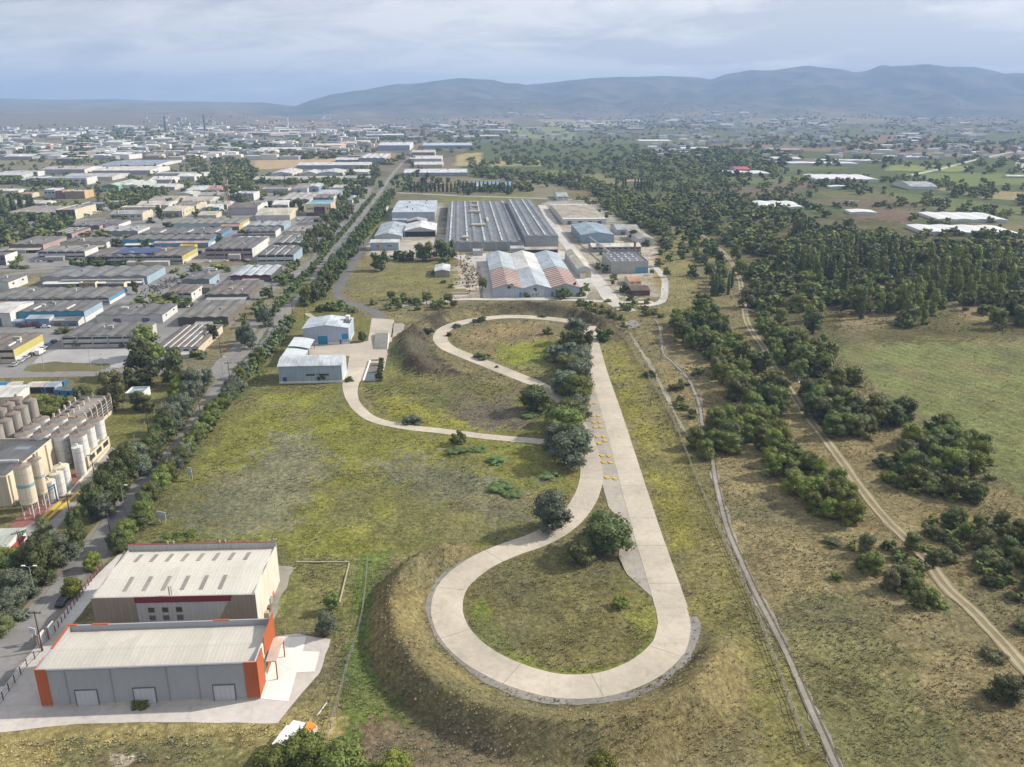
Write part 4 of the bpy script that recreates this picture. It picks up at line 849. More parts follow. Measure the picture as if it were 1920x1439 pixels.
# ------------------------------------------------------------------ buildings
TH = 0.062   # the whole estate is turned a little from the line of sight
CT, ST = math.cos(TH), math.sin(TH)
GREY = (.165, .16, .155); BROWN = (.185, .16, .14); LGREY = (.36, .37, .37); WHT = (.66, .65, .62); CREAM = (.62, .55, .40); BLUE = (.11, .28, .46); LBLUE = (.33, .43, .52); YEL = (.50, .44, .13); DBRN = (.11, .10, .09)
BEIGE = (.48, .43, .34); BGREY = (.33, .38, .43); TEAL = (.08, .27, .41); RUST = (.35, .14, .09); PINK = (.42, .31, .28); OFFW = (.56, .55, .52); STEEL = (.42, .46, .50); WARM = (.52, .47, .40); DGREY = (.13, .135, .135)
BLD = []   # (object, x, y, label words)
LAND = []  # landmarks: (phrase, x, y)
def solve(xl, xr, yb, yt, yk, z=None):
    xm = (xl+xr)/2
    if z is None:
        X0, Y0, _ = G(xm, yb); z = H-Y0*slope(yt)
    else:
        X0, Y0, _ = G(xm, yt, z)
    z = max(2.5, min(z, 22))
    def s_at(px):
        k = (px-960)/FPX; return (k*(Y0*CP+(H-z)*SP)-X0)/(CT-k*ST*CP)
    sl, sr = s_at(xl), s_at(xr)
    Yk = (H-z)/slope(yk); dep = max(5.0, (Yk-Y0)/CT)
    return X0+sl*CT, Y0+sl*ST, sr-sl, dep, z
def profile(kind, n, w, z, rise):
    if kind == 'F': return [(0, z), (w, z)]
    P = []
    if kind == 'D':
        b = w/n
        for i in range(n): P += [(i*b, z), (i*b+b/2, z+rise)]
        P.append((w, z))
    elif kind == 'M':   # shallow waves
        b = w/n
        for i in range(n):
            for t, q in ((0, 0), (.08, .18), (.42, .9), (.5, 1), (.58, .9), (.92, .18)): P.append((i*b+b*t, z+rise*q))
        P.append((w, z))
    elif kind == 'S':   # uneven shed bays
        b = w/n
        for i in range(n): P += [(i*b, z), (i*b+b*.78, z+rise)]
        P.append((w, z))
    return P
gp = 'units of the industrial estate'
def bld(xl, xr, yb, yt, yk, roof='M', n=4, rc=GREY, wc=OFFW, sc=None, label=None, words='', feats='', rise=None, z=None, rot=0, rk='sheet', dirt=.3, group=None, name='warehouse', cat='warehouse', land=None, bc=None, ribs=None, dep=None):
    x0, y0, w, d, h = solve(xl, xr, yb, yt, yk, z)
    if dep: d = dep
    root = empty(name, (x0, y0, gz(x0+w/2, y0+d/2) if y0 > 2400 else 0), TH+rot)
    tag(root, label, cat, group)
    wm = wallm(wc); sm = wallm(sc) if sc else wm; rm = roofm(rc, rk, dirt, .9)
    far = y0 > 900
    if rise is None: rise = {'F': 0, 'D': min(2.6, w/n*.11), 'M': min(1.15, w/n*.10), 'S': min(1.6, w/n*.13), 'G': min(2.6, d*.075), 'A': min(3.5, d*.16), 'B': min(4, w*.12)}[roof]
    mb = MB()
    def wallprism(poly, a, b, axis):
        mb.prism(poly, a, b, axis, 0)
    if roof in 'DMSF':
        P = profile(roof, n, w, h, rise); body = [(0, 0)]+P+[(w, 0)]
        body = [(0, -.5)]+P+[(w, -.5)]; mb.prism(body, 0, d, 'y', 0)
        # the last side quad that faces +x takes the side colour
        k = len(body); mb.m[k-2] = 1; mb.m[0] = 1
        o = .3 if roof != 'F' else -.35
        if roof == 'F':
            mb.box(0, w, 0, .3, h, h+.6, 0); mb.box(0, w, d-.3, d, h, h+.6, 0); mb.box(0, .3, .3, d-.3, h, h+.6, 1); mb.box(w-.3, w, .3, d-.3, h, h+.6, 1)
            rb = MB(); rb.box(.31, w-.31, .31, d-.31, h-.02, h+.06)
        else:
            rb = MB(); top = [(P[0][0]-o, P[0][1]+.06)]+[(p, q+.08) for p, q in P[1:-1]]+[(P[-1][0]+o, P[-1][1]+.06)]
            poly_ = top+[(p, q-.14) for p, q in reversed(top)]; rb.prism(poly_, -.3, d+.3, 'y')
    else:
        if roof == 'G': P = [(0, h), (d/2, h+rise), (d, h)]
        else: P = [(d*t/8, h+rise*math.sin(math.pi*t/8)) for t in range(9)]
        if roof == 'B':
            P = [(w*t/8, h+rise*math.sin(math.pi*t/8)) for t in range(9)]
            body = [(0, -.5)]+P+[(w, -.5)]; mb.prism(body, 0, d, 'y', 0); mb.m[len(body)-2] = 1
            top = [(P[0][0]-.3, P[0][1]+.05)]+[(p, q+.1) for p, q in P[1:-1]]+[(P[-1][0]+.3, P[-1][1]+.05)]
            rb = MB(); rb.prism(top+[(p, q-.15) for p, q in reversed(top)], -.3, d+.3, 'y')
        else:
            body = [(0, -.5)]+P+[(d, -.5)]; mb.prism(body, 0, w, 'x', 0, 1)
            top = [(P[0][0]-.35, P[0][1]-.02)]+[(p, q+.09) for p, q in P[1:-1]]+[(P[-1][0]+.35, P[-1][1]-.02)]
            rb = MB(); rb.prism(top+[(p, q-.15) for p, q in reversed(top)], -.3, w+.3, 'x')
    wo = mb.build('wall', [wm, sm], root); fix_normals(wo); ro = rb.build('roof', rm, root); fix_normals(ro)
    F = set(feats.split())
    def part(nm, boxes, m):
        q = MB()
        for b in boxes: q.box(*b)
        return q.build(nm, m, root)
    def arg(k, dflt=None):
        for f in F:
            if f.startswith(k+'='): return f.split('=')[1]
        return dflt
    if 'bands' in F:      # two-storey front: window bays between piers, ledge between the floors
        nb = max(3, int(w/6)); bw = w/nb; pier = MB()
        for i in range(nb+1): pier.box(i*bw-.18, i*bw+.18, -.35, 0, 0, h)
        pier.box(-.2, w+.2, -.5, 0, h*.47, h*.52); pier.box(-.2, w+.2, -.55, 0, h-.15, h+.12); pier.build('facade_frame', wallm(tuple(c*.85 for c in wc), ribs=False), root)
        for i in range(nb):
            for z0, z1 in ((h*.30, h*.46), (h*.76, h*.95)): part('window', [(i*bw+.35, (i+1)*bw-.35, -.07, .05, z0, z1)], glassm())
    if 'canopy' in F:
        c = eval(arg('cc', 'WHT')); q = MB(); q.prism([(-5, h*.42), (0, h*.6), (0, h*.6-.2), (-5, h*.42-.2)], w*.05, w*.97, 'x'); q.build('canopy', roofm(c, 'sheet', .15), root)
    if arg('doors'):
        nd = int(arg('doors')); dc = eval(arg('dc', 'DGREY')); dh = min(4.5, h*.62)
        for i in range(nd):
            cx = w*(i+.5+.12*math.sin(i*5+w))/nd; part('door', [(cx-1.9, cx+1.9, -.08, .05, 0, dh)], wallm(dc))
    if arg('wins'):
        nw = int(arg('wins'))
        for i in range(nw):
            cx = w*(i+.5)/nw; part('window', [(cx-w/nw*.3, cx+w/nw*.3, -.06, .05, h*.6, h*.78)], glassm())
    if 'sidewins' in F:
        ns = max(2, int(d/9))
        for i in range(ns):
            cy = d*(i+.5)/ns; part('window', [(w-.05, w+.06, cy-1.1, cy+1.1, h*.55, h*.74)], glassm())
    if arg('fascia'): part('fascia', [(-.1, w+.1, -.12, .04, h-h*.26, h+.1)], wallm(eval(arg('fascia'))))
    if arg('base'): part('plinth', [(-.06, w+.06, -.07, d+.06, -.2, .9)], wallm(eval(arg('base'))))
    if arg('sideband'): part('side_band', [(w-.04, w+.07, .2, d-.2, 0, h*.42)], wallm(eval(arg('sideband'))))
    if 'saw' in F:        # stepped gable wall at the sunny end
        ng = max(2, n); g_ = d/ng; q = MB()
        for i in range(ng): q.prism([(i*g_, h*.2), (i*g_+g_, h*.2), (i*g_+g_, h), (i*g_+g_*.5, h+1.9), (i*g_, h)], w, w+.3, 'x')
        qo = q.build('gable_wall', sm, root); fix_normals(qo)
    if 'ribs' in F and roof in 'DMS':
        b = w/n
        for i in range(1, n+ (0 if roof != 'M' else 0)): part('roof_seam', [(i*b-.3, i*b+.3, -.2, d+.2, h+.09, h+.22)], roofm(WHT, 'plain', .1))
    if 'lights' in F and roof in 'DMS':
        b = w/n
        for i in range(n):
            if (i*7+int(w)) % 3 == 0: part('skylight', [(i*b+b*.18, i*b+b*.32, d*.12, d*.55, h+rise*.5+.1, h+rise*.5+.62)], roofm(WHT, 'plain', .1))
    if 'vents' in F:
        for i in range(max(2, int(w/12))):
            cx = w*(i+.5)/max(2, int(w/12)); q = MB(); q.cyl((cx, d*.6), .5, .5, h, h+rise+1.5, 8); q.build('roof_vent', wallm(STEEL), root)
    if 'open' in F: part('opening_shade', [(.6, w-.6, -.1, .05, 0, h*.86)], wallm((.03, .03, .035), ribs=False))  # near-black panel paints the shade inside an open front
    if group == gp and roof in 'DMGSF' and w > 14:
        rg = random.Random(int(abs(x0)*7+y0)); 
        for _ in range(rg.randint(1, 3)):
            ux, uy = w*rg.uniform(.1, .85), d*rg.uniform(.15, .8); us = rg.uniform(.7, 1.8); hz0 = h+(rise*.9 if roof != 'F' else 0)
            part('roof_unit', [(ux, ux+us*rg.uniform(.8, 2), uy, uy+us, h-.1, hz0+rg.uniform(.6, 1.5))], wallm(rg.choice([(.5,.5,.48), (.25,.25,.25), (.4,.38,.34)])))
        if rg.random() < .55 and roof in 'DM' and d > 18:
            lx = w*rg.uniform(.0, .5); lw = w*rg.uniform(.2, .45); ld = rg.uniform(3, 6); q = MB(); q.prism([(-ld, h*.45), (0, h*.58), (0, 0), (-ld, 0)], lx, lx+lw, 'x'); fix_normals(q.build('lean_to', wallm(rg.choice([wc, (.3,.3,.29), (.42,.40,.36)])), root))
    if 'solar' in F:
        q = MB(); hz = (h+rise*.85) if roof in 'DMS' else h+.2; q.box(w*.25, w*.7, d*.15, d*.8, hz+.35, hz+.5); q.build('solar_panel', wallm((.06, .09, .2)), root)
    cx = x0+(w*CT-d*ST)/2; cy = y0+(w*ST+d*CT)/2
    BLD.append((root, cx, cy, words, w, d, h))
    if land: LAND.append((land, cx, cy))
    return root, w, d, h
def BP(root, name, boxes, m):
    q = MB()
    for b in boxes: q.box(*b)
    return q.build(name, m, root)
gp = 'units of the industrial estate'; gf = 'halls of the factory'
E = [ # the near estate, unit by unit
 (-60,25,682,656,626,'M',4,BROWN,CREAM,YEL,'grey-roofed unit with a bright yellow upper side wall and cream front','bands lights sideband=OFFW','yellow-sided unit by the parked cars'),
 (115,258,652,631,606,'M',6,GREY,OFFW,OFFW,'long two-storey unit with white panels facing the empty parking lot','bands','two-storey unit on the empty lot'),
 (293,372,667,652,610,'M',6,BROWN,OFFW,CREAM,'striped brown-roofed unit behind the tall dark pines','wins=5 ribs','striped roof behind the pines'),
 (333,427,611,596,564,'M',4,(.2,.19,.165),DBRN,(.19,.155,.13),'dark brown clad unit with a red corner door','doors=1 dc=RUST','dark brown clad unit'),
 (180,304,606,592,572,'M',4,GREY,OFFW,WHT,'grey-roofed unit with plain white gable wall and dark gateway','doors=2 sidewins','white unit with dark gateway'),
 (32,157,606,585,566,'M',6,GREY,TEAL,LBLUE,'blue-walled unit with small blue sheds along its front','doors=3 sideband=WHT lights','blue-walled unit'),
 (-30,18,613,587,566,'G',1,WHT,OFFW,WHT,'white-roofed hall with an open gate next to the blue-walled unit','doors=1',''),
 (-80,-8,600,580,566,'G',1,RUST,OFFW,WHT,'hall with a dull red roof behind the white-roofed hall','',''),
 (-30,204,573,560,541,'M',8,(.185,.18,.17),OFFW,BLUE,'long grey hall with rusty patches and a sky-blue end wall','bands sideband=WHT','long hall with sky-blue end'),
 (75,275,535,520,501,'M',6,(.20,.205,.205),(.3,.31,.30),LBLUE,'wide grey hall with a long pale canopy and pale blue side wall','canopy doors=2','hall with the long pale canopy'),
 (-60,15,546,530,516,'M',3,GREY,OFFW,WHT,'unit with clean white side wall cut by the picture edge','sidewins',''),
 (310,358,567,550,535,'M',3,BROWN,OFFW,WHT,'white unit with holes burned through its grey roof','bands sidewins','white unit with the burnt roof'),
 (340,392,541,525,512,'M',2,GREY,(.2,.25,.23),LBLUE,'small hall with pale blue side wall and grey lean-to','doors=1',''),
 (384,466,563,553,527,'M',4,BROWN,DGREY,BROWN,'brown-roofed hall with a pale strip canopy facing the dark clad unit','canopy cc=LGREY',''),
 (432,507,529,517,498,'M',4,STEEL,DGREY,DBRN,'blue-grey ribbed roof over a wavy dark red fascia','ribs fascia=(.16,.03,.04)','hall with dark red fascia'),
 (482,550,496,478,461,'M',4,GREY,WHT,LBLUE,'white and pale blue two-storey unit on the street corner','bands ribs','white corner unit'),
 (385,472,485,467,446,'M',5,GREY,PINK,WHT,'pinkish two-storey unit with clutter on its flat front roof','bands','pinkish two-storey unit'),
 (160,341,497,481,465,'M',8,BROWN,(.45,.45,.44),YEL,'long patchwork-roofed unit with a yellow end wall','bands solar sideband=CREAM','long unit with yellow end wall'),
 (71,158,487,472,462,'M',5,(.25,.245,.23),OFFW,WHT,'two-storey white unit at the gravel forecourt','bands','white unit at the forecourt'),
 (112,199,467,455,446,'M',4,GREY,BEIGE,WHT,'unit with beige lean-to roof and white end wall','canopy cc=BEIGE',''),
 (16,80,473,459,444,'M',4,(.19,.18,.175),BROWN,PINK,'long unit with brownish-pink side wall','canopy cc=BEIGE',''),
 (88,134,448,439,427,'M',4,BROWN,DGREY,PINK,'brown striped roof behind the two round olive trees','ribs',''),
 (130,186,431,424,412,'M',4,(.18,.17,.165),DGREY,PINK,'dark unit at the edge of the hillside grove','',''),
 (177,258,444,434,425,'M',5,LGREY,(.25,.26,.27),WHT,'pale wavy-roofed unit with dark front','',''),
 (195,222,428,421,413,'M',2,GREY,OFFW,WHT,'small unit with a square white end wall','',''),
 (-30,9,498,481,473,'F',1,BROWN,DGREY,WHT,'dark-fronted office with a white end wall at the picture edge','wins=4',''),
 (258,415,446,439,428,'M',9,GREY,(.22,.22,.22),BLUE,'very long grey hall ending in a bright blue wall, further back','lights','very long hall with blue end'),
 (228,393,463,450,441,'M',8,GREY,TEAL,BLUE,'very long hall with blue walls and red doors','doors=3 dc=RUST canopy sideband=WHT','blue hall with red doors'),
 (325,449,430,420,410,'M',7,(.23,.225,.2),(.42,.5,.47),YEL,'long unit with pale teal front and yellow end wall','doors=1 sideband=WHT','pale teal unit'),
 (463,532,433,424,415,'M',4,LGREY,(.26,.32,.36),LBLUE,'unit with pale curved roof and slate-blue side','',''),
 (445,516,446,434,427,'M',5,GREY,OFFW,WHT,'white unit banded with blue windows','bands',''),
 (430,492,462,453,444,'M',4,LGREY,(.3,.29,.27),CREAM,'hall with pale roof and cream end by the pinkish unit','',''),
 (514,575,464,456,441,'M',4,(.19,.19,.185),DGREY,DBRN,'dark grey hall with three pale roof seams among trees','ribs',''),
 (534,585,440,436,424,'M',4,(.3,.28,.24),CREAM,BROWN,'hall with a cream parapet strip beside the tree belt','',''),
 (557,606,426,420,408,'M',4,GREY,OFFW,GREY,'grey hall in front of the cream office block','',''),
 (479,543,414,404,392,'A',1,(.56,.52,.42),OFFW,CREAM,'cream barrel-roofed hall behind a clipped hedge','','cream barrel-roofed hall'),
 (510,540,392,384,377,'G',1,WHT,(.4,.42,.45),WHT,'small white gabled hall between dark trees','doors=2',''),
 (428,482,404,390,380,'G',3,BROWN,(.42,.41,.42),WHT,'hall with brown roof and serrated white gable','saw','hall with serrated white gable'),
 (520,580,382,375,362,'M',4,(.38,.37,.34),GREY,OFFW,'flat pale-grey hall behind the two tall dark trees','',''),
 (550,576,362,354,344,'G',1,(.3,.27,.24),OFFW,WHT,'small unit with a vivid blue gate','doors=1 dc=(.03,.25,.55)','unit with vivid blue gate'),
 (577,597,360,351,345,'D',1,(.5,.52,.54),BGREY,BGREY,'slate-blue shed next to the vivid blue gate','doors=1',''),
 (594,638,370,366,358,'A',1,STEEL,GREY,STEEL,'low arched steel roof behind the cream office block','',''),
 (580,625,377,372,365,'M',3,BROWN,GREY,WHT,'brown roof touching the cream office block','saw',''),
 (632,660,382,375,367,'G',1,(.26,.34,.44),OFFW,WHT,'blue-roofed white unit beside the main road trees','doors=1',''),
 (624,672,357,352,348,'G',1,(.55,.51,.42),OFFW,OFFW,'two pale beige roofs among trees above the main road','',''),
 (491,540,362,355,352,'F',1,LGREY,(.4,.4,.4),OFFW,'low flat pale unit behind dark bushes','',''),
 (305,341,408,396,387,'G',1,(.56,.52,.44),(.33,.35,.37),CREAM,'pale-roofed unit with a cream windowed side wall','doors=2 sidewins','unit with cream windowed side'),
 (205,266,414,402,395,'G',3,LGREY,OFFW,CREAM,'unit with serrated cream gable left of the tall dark tree'.replace('left of','next to'),'saw wins=5',''),
 (225,290,397,390,386,'F',1,(.5,.48,.42),BEIGE,CREAM,'long low beige wall-like unit','',''),
 (255,315,392,385,378,'G',2,(.52,.49,.44),(.42,.41,.4),WHT,'pale unit with white end wall behind the beige low unit','saw',''),
 (276,325,383,377,367,'G',1,(.38,.33,.27),BROWN,BEIGE,'wide light brown roof beside the round dark tree','',''),
 (330,367,395,387,379,'G',3,(.25,.23,.21),GREY,CREAM,'dark grey roof with a serrated cream gable','saw',''),
 (340,394,384,377,369,'G',2,(.45,.41,.34),OFFW,OFFW,'light tan roof with one solar array','solar',''),
 (385,411,397,389,384,'G',1,WHT,(.08,.25,.5),OFFW,'small unit with a bright blue front','doors=1',''),
 (370,405,410,404,397,'G',1,(.52,.48,.40),BEIGE,CREAM,'beige gabled unit below the bright blue front','',''),
 (391,425,393,384,378,'G',1,(.40,.37,.33),GREY,OFFW,'light brown roof behind the radio mast foot','',''),
 (349,386,363,357,348,'G',1,(.55,.55,.52),(.2,.35,.5),WHT,'white-roofed hall carrying a solar array','solar','white hall with solar array'),
 (386,415,363,356,348,'G',1,(.40,.24,.19),OFFW,WHT,'hall with a reddish roof joined to the solar hall','doors=2',''),
 (328,362,371,365,360,'D',1,(.52,.5,.45),OFFW,OFFW,'low wide gable in pale sheet','',''),
 (371,415,373,367,362,'G',1,(.36,.34,.33),GREY,GREY,'low grey roof behind the low wide gable','',''),
 (439,475,377,364,359,'F',1,(.48,.49,.5),(.3,.32,.35),WHT,'tall pale box with a bright white side','',''),
 (432,452,358,352,348,'G',1,(.4,.35,.3),GREY,OFFW,'small brownish unit by the mast','',''),
 (279,320,346,337,332,'G',1,WHT,(.38,.4,.44),WHT,'grey unit with bright white roof edge','',''),
 (289,382,334,326,323,'F',1,(.5,.47,.4),(.4,.46,.5),OFFW,'pale blue plant with two short white stacks','vents','plant with two short stacks'),
 (331,364,341,331,327,'G',1,WHT,(.4,.43,.5),WHT,'bluish white hall next to the brick-red unit','',''),
 (248,327,357,351,346,'G',1,(.58,.57,.54),(.35,.36,.42),OFFW,'long pale roof above the street of dark trees','',''),
 (190,222,359,349,339,'D',1,(.42,.5,.42),(.13,.26,.2),(.2,.4,.3),'hall with a dark green gable front','','dark green gable hall'),
 (219,258,357,348,339,'D',2,(.55,.57,.5),(.5,.6,.48),(.5,.6,.48),'pale mint-green double hall','',''),
 (120,158,373,360,356,'F',1,BEIGE,(.33,.25,.19),(.62,.42,.2),'tall brown block with an orange end wall','','tall brown block'),
 (103,117,373,359,356,'F',1,PINK,(.24,.16,.17),PINK,'plum-coloured block joined to the tall brown block','',''),
 (82,102,372,357,353,'F',1,WHT,(.45,.5,.5),(.5,.6,.56),'pale grey-green block beside the plum-coloured block','wins=3',''),
 (75,162,347,335,331,'F',1,LGREY,(.62,.64,.7),WHT,'white office row with sloping cut-out facades','wins=7','white office row'),
 (115,210,339,332,325,'G',1,(.45,.44,.41),OFFW,OFFW,'broad pale roof behind the white office row','',''),
 (35,76,345,338,331,'G',1,(.42,.45,.49),(.36,.42,.52),(.4,.45,.55),'blue-grey hall beside the white office row','',''),
 (172,281,328,320,312,'G',1,(.62,.6,.55),(.36,.37,.42),WHT,'long white-roofed hall with bright white end','','long white-roofed hall'),
 (75,158,327,318,312,'G',1,(.45,.40,.36),(.34,.38,.46),WHT,'long beige-roofed hall with a blue-grey front','',''),
 (180,290,315,311,300,'G',1,(.28,.32,.38),(.25,.29,.35),WHT,'huge slate roof with a row of white rooflights','',''),
 (-20,40,335,329,320,'G',1,(.5,.5,.52),GREY,OFFW,'pale open shed over parked trucks','open',''),
 (38,70,331,323,321,'F',1,(.42,.42,.45),(.25,.26,.3),WHT,'flat grey office with a white round corner','wins=3',''),
 (5,104,410,400,387,'D',6,(.29,.26,.24),(.1,.11,.13),OFFW,'broad brownish factory roof above the hillside grove','','broad brownish factory roof'),
 (104,140,412,395,384,'F',1,(.36,.32,.28),DGREY,CREAM,'dark office block with a long cream flank','wins=5','dark office with cream flank'),
 (18,85,389,382,377,'G',1,(.52,.5,.46),BEIGE,WHT,'pale roofs behind the brownish factory','',''),
 (150,198,389,384,379,'F',1,(.2,.21,.26),(.25,.26,.3),OFFW,'dark slate flat roof by the cream flank','',''),
 (196,224,390,380,377,'F',1,LGREY,(.55,.5,.38),(.6,.58,.42),'small cream office with a row of windows','wins=5',''),
 (-10,34,362,358,355,'G',1,WHT,OFFW,WHT,'low white roof behind the row of dark conifers','',''),
 (42,59,371,364,361,'G',1,(.4,.28,.2),(.5,.33,.22),CREAM,'small orange-brown house in the trees','wins=2',''),
 (104,140,307,298,296,'F',1,OFFW,(.26,.19,.17),CREAM,'brown block with white roof edge in the upper trees','',''),
 (556,690,317,310,305,'G',1,(.62,.61,.58),(.28,.32,.42),OFFW,'long blue-grey hall with bright roof and four vents','vents','long blue-grey hall'),
 (629,698,305,300,297,'G',1,(.6,.6,.6),(.2,.23,.28),OFFW,'dark-fronted hall behind the long blue-grey hall','',''),
 (508,548,331,326,318,'D',1,(.58,.57,.55),(.42,.46,.53),WHT,'white double-pitched hall at the earthworks','',''),
 (566,592,331,325,320,'D',1,(.55,.54,.52),OFFW,WHT,'small white hall with two gables','',''),
 (595,641,331,325,319,'D',1,(.56,.55,.5),(.36,.42,.5),OFFW,'gabled hall with blue-grey front among the white halls','',''),
 (660,690,329,323,319,'G',1,WHT,OFFW,WHT,'bright white low hall at the main road','',''),
 (474,575,343,337,332,'G',1,(.46,.43,.38),(.33,.33,.36),OFFW,'long beige-grey row behind slim cypresses','',''),
 (578,640,342,336,332,'G',1,(.45,.42,.38),(.3,.31,.34),OFFW,'long low roof continuing the beige-grey row','',''),
 (642,700,338,334,331,'G',1,(.35,.37,.38),OFFW,WHT,'dark-roofed low hall at the end of the row','',''),
 (466,512,290,284,281,'G',1,(.62,.6,.55),(.4,.42,.5),WHT,'white-roofed shed beside the ploughed land','',''),
 (484,556,286,280,277,'G',1,(.6,.58,.54),(.36,.38,.42),CREAM,'long white hall with cream end before the pine row','',''),
 (575,600,287,279,277,'G',1,LGREY,(.25,.3,.38),LGREY,'dark blue-grey block beyond the pine row','',''),
 (590,640,282,273,270,'G',1,(.66,.6,.48),(.42,.24,.16),(.6,.42,.3),'hall with brick-orange walls and cream roof','','brick-orange hall'),
 (636,665,275,269,267,'G',1,(.6,.5,.42),(.5,.35,.28),OFFW,'peach-roofed hall beside the brick-orange hall','',''),
 (662,690,272,266,264,'G',1,(.62,.58,.5),(.36,.34,.38),CREAM,'cream-roofed hall on the far side of the peach roof','',''),
 (380,582,254,250,248,'G',1,(.52,.42,.34),(.2,.18,.2),OFFW,'extremely long tan roof on the plain','','extremely long tan roof'),
 (708,768,283,273,267,'G',2,(.62,.64,.66),(.3,.36,.46),WHT,'large blue-white hall facing the end of the main road','',''),
 (792,885,279,273,268,'G',1,(.5,.54,.6),(.26,.32,.42),WHT,'large pale blue hall with a bright end','','large pale blue hall'),
 (672,722,308,297,289,'D',4,(.56,.56,.54),(.3,.32,.35),(.45,.36,.28),'four-gabled pale hall at the main road','','four-gabled pale hall'),
 (772,815,293,286,282,'G',1,(.5,.5,.42),(.35,.22,.2),CREAM,'cream and brick hall across the main road','',''),
 (768,828,306,298,292,'G',2,(.6,.6,.6),(.5,.5,.5),WHT,'white complex beyond the blue-white depot','',''),
 (776,830,315,309,304,'G',2,(.62,.6,.56),(.48,.46,.44),WHT,'stepped white hall just behind the blue-white depot','',''),
 (757,876,331,324,317,'G',1,(.6,.63,.66),(.3,.36,.43),OFFW,'long blue-white depot behind the pine screen','','long blue-white depot'),
 (807,831,353,346,342,'D',2,(.4,.3,.27),PINK,PINK,'small brick-pink house among the pines','wins=3',''),
 (877,961,355,349,342,'G',1,(.2,.32,.47),(.36,.42,.5),OFFW,'long blue-roofed building by the railway lane','wins=12','long blue-roofed building'),
]
for (xl, xr, yb, yt, yk, rf, n, rc, wc, sc, lab, ft, ld) in E:
    rc = tuple(c*(.86 if yb > 400 else .95) for c in rc); wc = tuple(c*.86 for c in wc); sc = tuple(c*.92 for c in sc)
    bld(xl, xr, yb, yt, yk, rf, n, rc, wc, sc, label=lab, feats=ft, group=gp, land=('the '+ld) if ld else None)
# blue sheds, annexes
for (xl, xr, yb, yt, yk, rc, wc, lab) in [(48,92,612,598,589,BGREY,(.2,.3,.42),'blue-grey shed with a dark gate before the blue-walled unit'), (100,118,611,602,595,BROWN,TEAL,'low blue lean-to shed with a sagging roof'), (120,146,612,602,592,GREY,(.12,.25,.36),'dark-gated blue shed at the corner of the blue-walled unit'), (19,46,612,605,598,BGREY,LBLUE,'low white box shed beside the blue-grey shed')]:
    bld(xl, xr, yb, yt, yk, 'G', 1, rc, wc, OFFW, label=lab, feats='doors=1', group='small blue sheds', name='shed', cat='shed')
bld(115,268,536,525,518,'G',1,(.45,.44,.38),(.34,.35,.34),LBLUE,label='long lean-to with pale beige ribbed roof along the grey hall',feats='doors=2',name='lean_to',cat='lean-to')
bld(345,393,552,540,533,'G',1,BROWN,(.13,.16,.15),DGREY,label='ruined shed with a caved-in roof next to the burnt unit',name='ruined_shed',cat='shed')
bld(287,390,466,456,452,'G',1,(.40,.30,.25),TEAL,LBLUE,label='blue lean-to with red doors along the very long hall',feats='doors=5 dc=RUST',name='lean_to',cat='lean-to')
bld(413,448,432,425,421,'G',1,(.34,.24,.18),(.22,.1,.07),YEL,label='rust-brown lean-to before the yellow end wall',feats='doors=3',name='lean_to',cat='lean-to')
bld(336,365,469,462,459,'F',1,(.6,.45,.1),YEL,YEL,label='yellow rooftop block at the end of the patchwork-roofed unit',name='shed',cat='shed')
bld(80,103,541,533,530,'F',1,(.3,.28,.2),CREAM,CREAM,label='small ochre hut below the pale canopy',feats='wins=2',name='hut',cat='hut') if 0 else None
bld(148,178,540,533,530,'F',1,(.3,.28,.2),(.3,.22,.16),CREAM,label='small ochre hut below the pale canopy',feats='wins=2',name='hut',cat='hut')
bld(192,232,541,535,531,'F',1,OFFW,GREY,CREAM,label='low flat shelter with a white roof edge in the yard',feats='wins=4',name='hut',cat='hut')
# cream office block with plum centre
rt, w, d, h = bld(572,620,405,384,376,'F',1,(.16,.38,.46),(.62,.54,.36),(.58,.42,.30),label='cream office block with a plum window bay and turquoise roof',name='office_block',cat='office block',land='the cream office block')
BP(rt, 'window_bay', [(w*.33, w*.76, -.6, 0, 0, h*.8)], wallm((.15,.06,.07)))
for k in range(4): BP(rt, 'window', [(w*(.36+.1*k), w*(.43+.1*k), -.68, -.55, h*.48, h*.72)], glassm())
for k in (.08,.16,.24,.84,.92): BP(rt, 'window', [(w*k, w*(k+.04), -.07, .05, h*.55, h*.72)], glassm())
BP(rt, 'dark_base', [(.2, w*.33, -.08, .05, 0, h*.3)], wallm((.07,.08,.08)))
# ---------------- the factory
r1, w, d, h = bld(735,815,414,398,376,'G',1,(.44,.49,.55),(.38,.44,.50),(.35,.40,.45),label='tall pale blue windowless hall beside the factory',rise=1.2,group=gf,feats='',land='the tall pale blue hall')
for i, (a, b) in enumerate(((.3,.7),(.3,.3),(.72,.6),(.72,.85),(.45,.12))): BP(r1, 'roof_vent', [(w*a, w*a+1.2, d*b, d*b+1.2, h+.9, h+2)], plain((.08,.09,.1)))
bld(702,753,450,443,420,'D',1,(.36,.41,.45),(.4,.43,.44),(.3,.34,.36),label='low-gabled steel hall with black roof vents',feats='vents',group=gf,land='the steel hall with black vents')
r1, w, d, h = bld(694,747,470,455,449,'G',1,(.52,.54,.55),(.30,.36,.43),(.30,.34,.4),label='blue-grey shed with an orange patch facing the spur road',group=gf,land='the shed with the orange patch')
BP(r1, 'painted_panel', [(w*.33, w*.41, -.08, .04, .5, h-.3)], wallm((.5,.33,.16))); BP(r1, 'window', [(w*.22, w*.32, -.09, .04, h*.5, h*.62)], glassm()); BP(r1, 'window', [(w*.6, w*.77, -.09, .04, h*.5, h*.62)], glassm())
bld(758,817,444,433,420,'D',1,(.62,.63,.64),(.42,.42,.40),OFFW,label='white gabled loading shelter with a dark open front',feats='open',group=gf,rise=3)
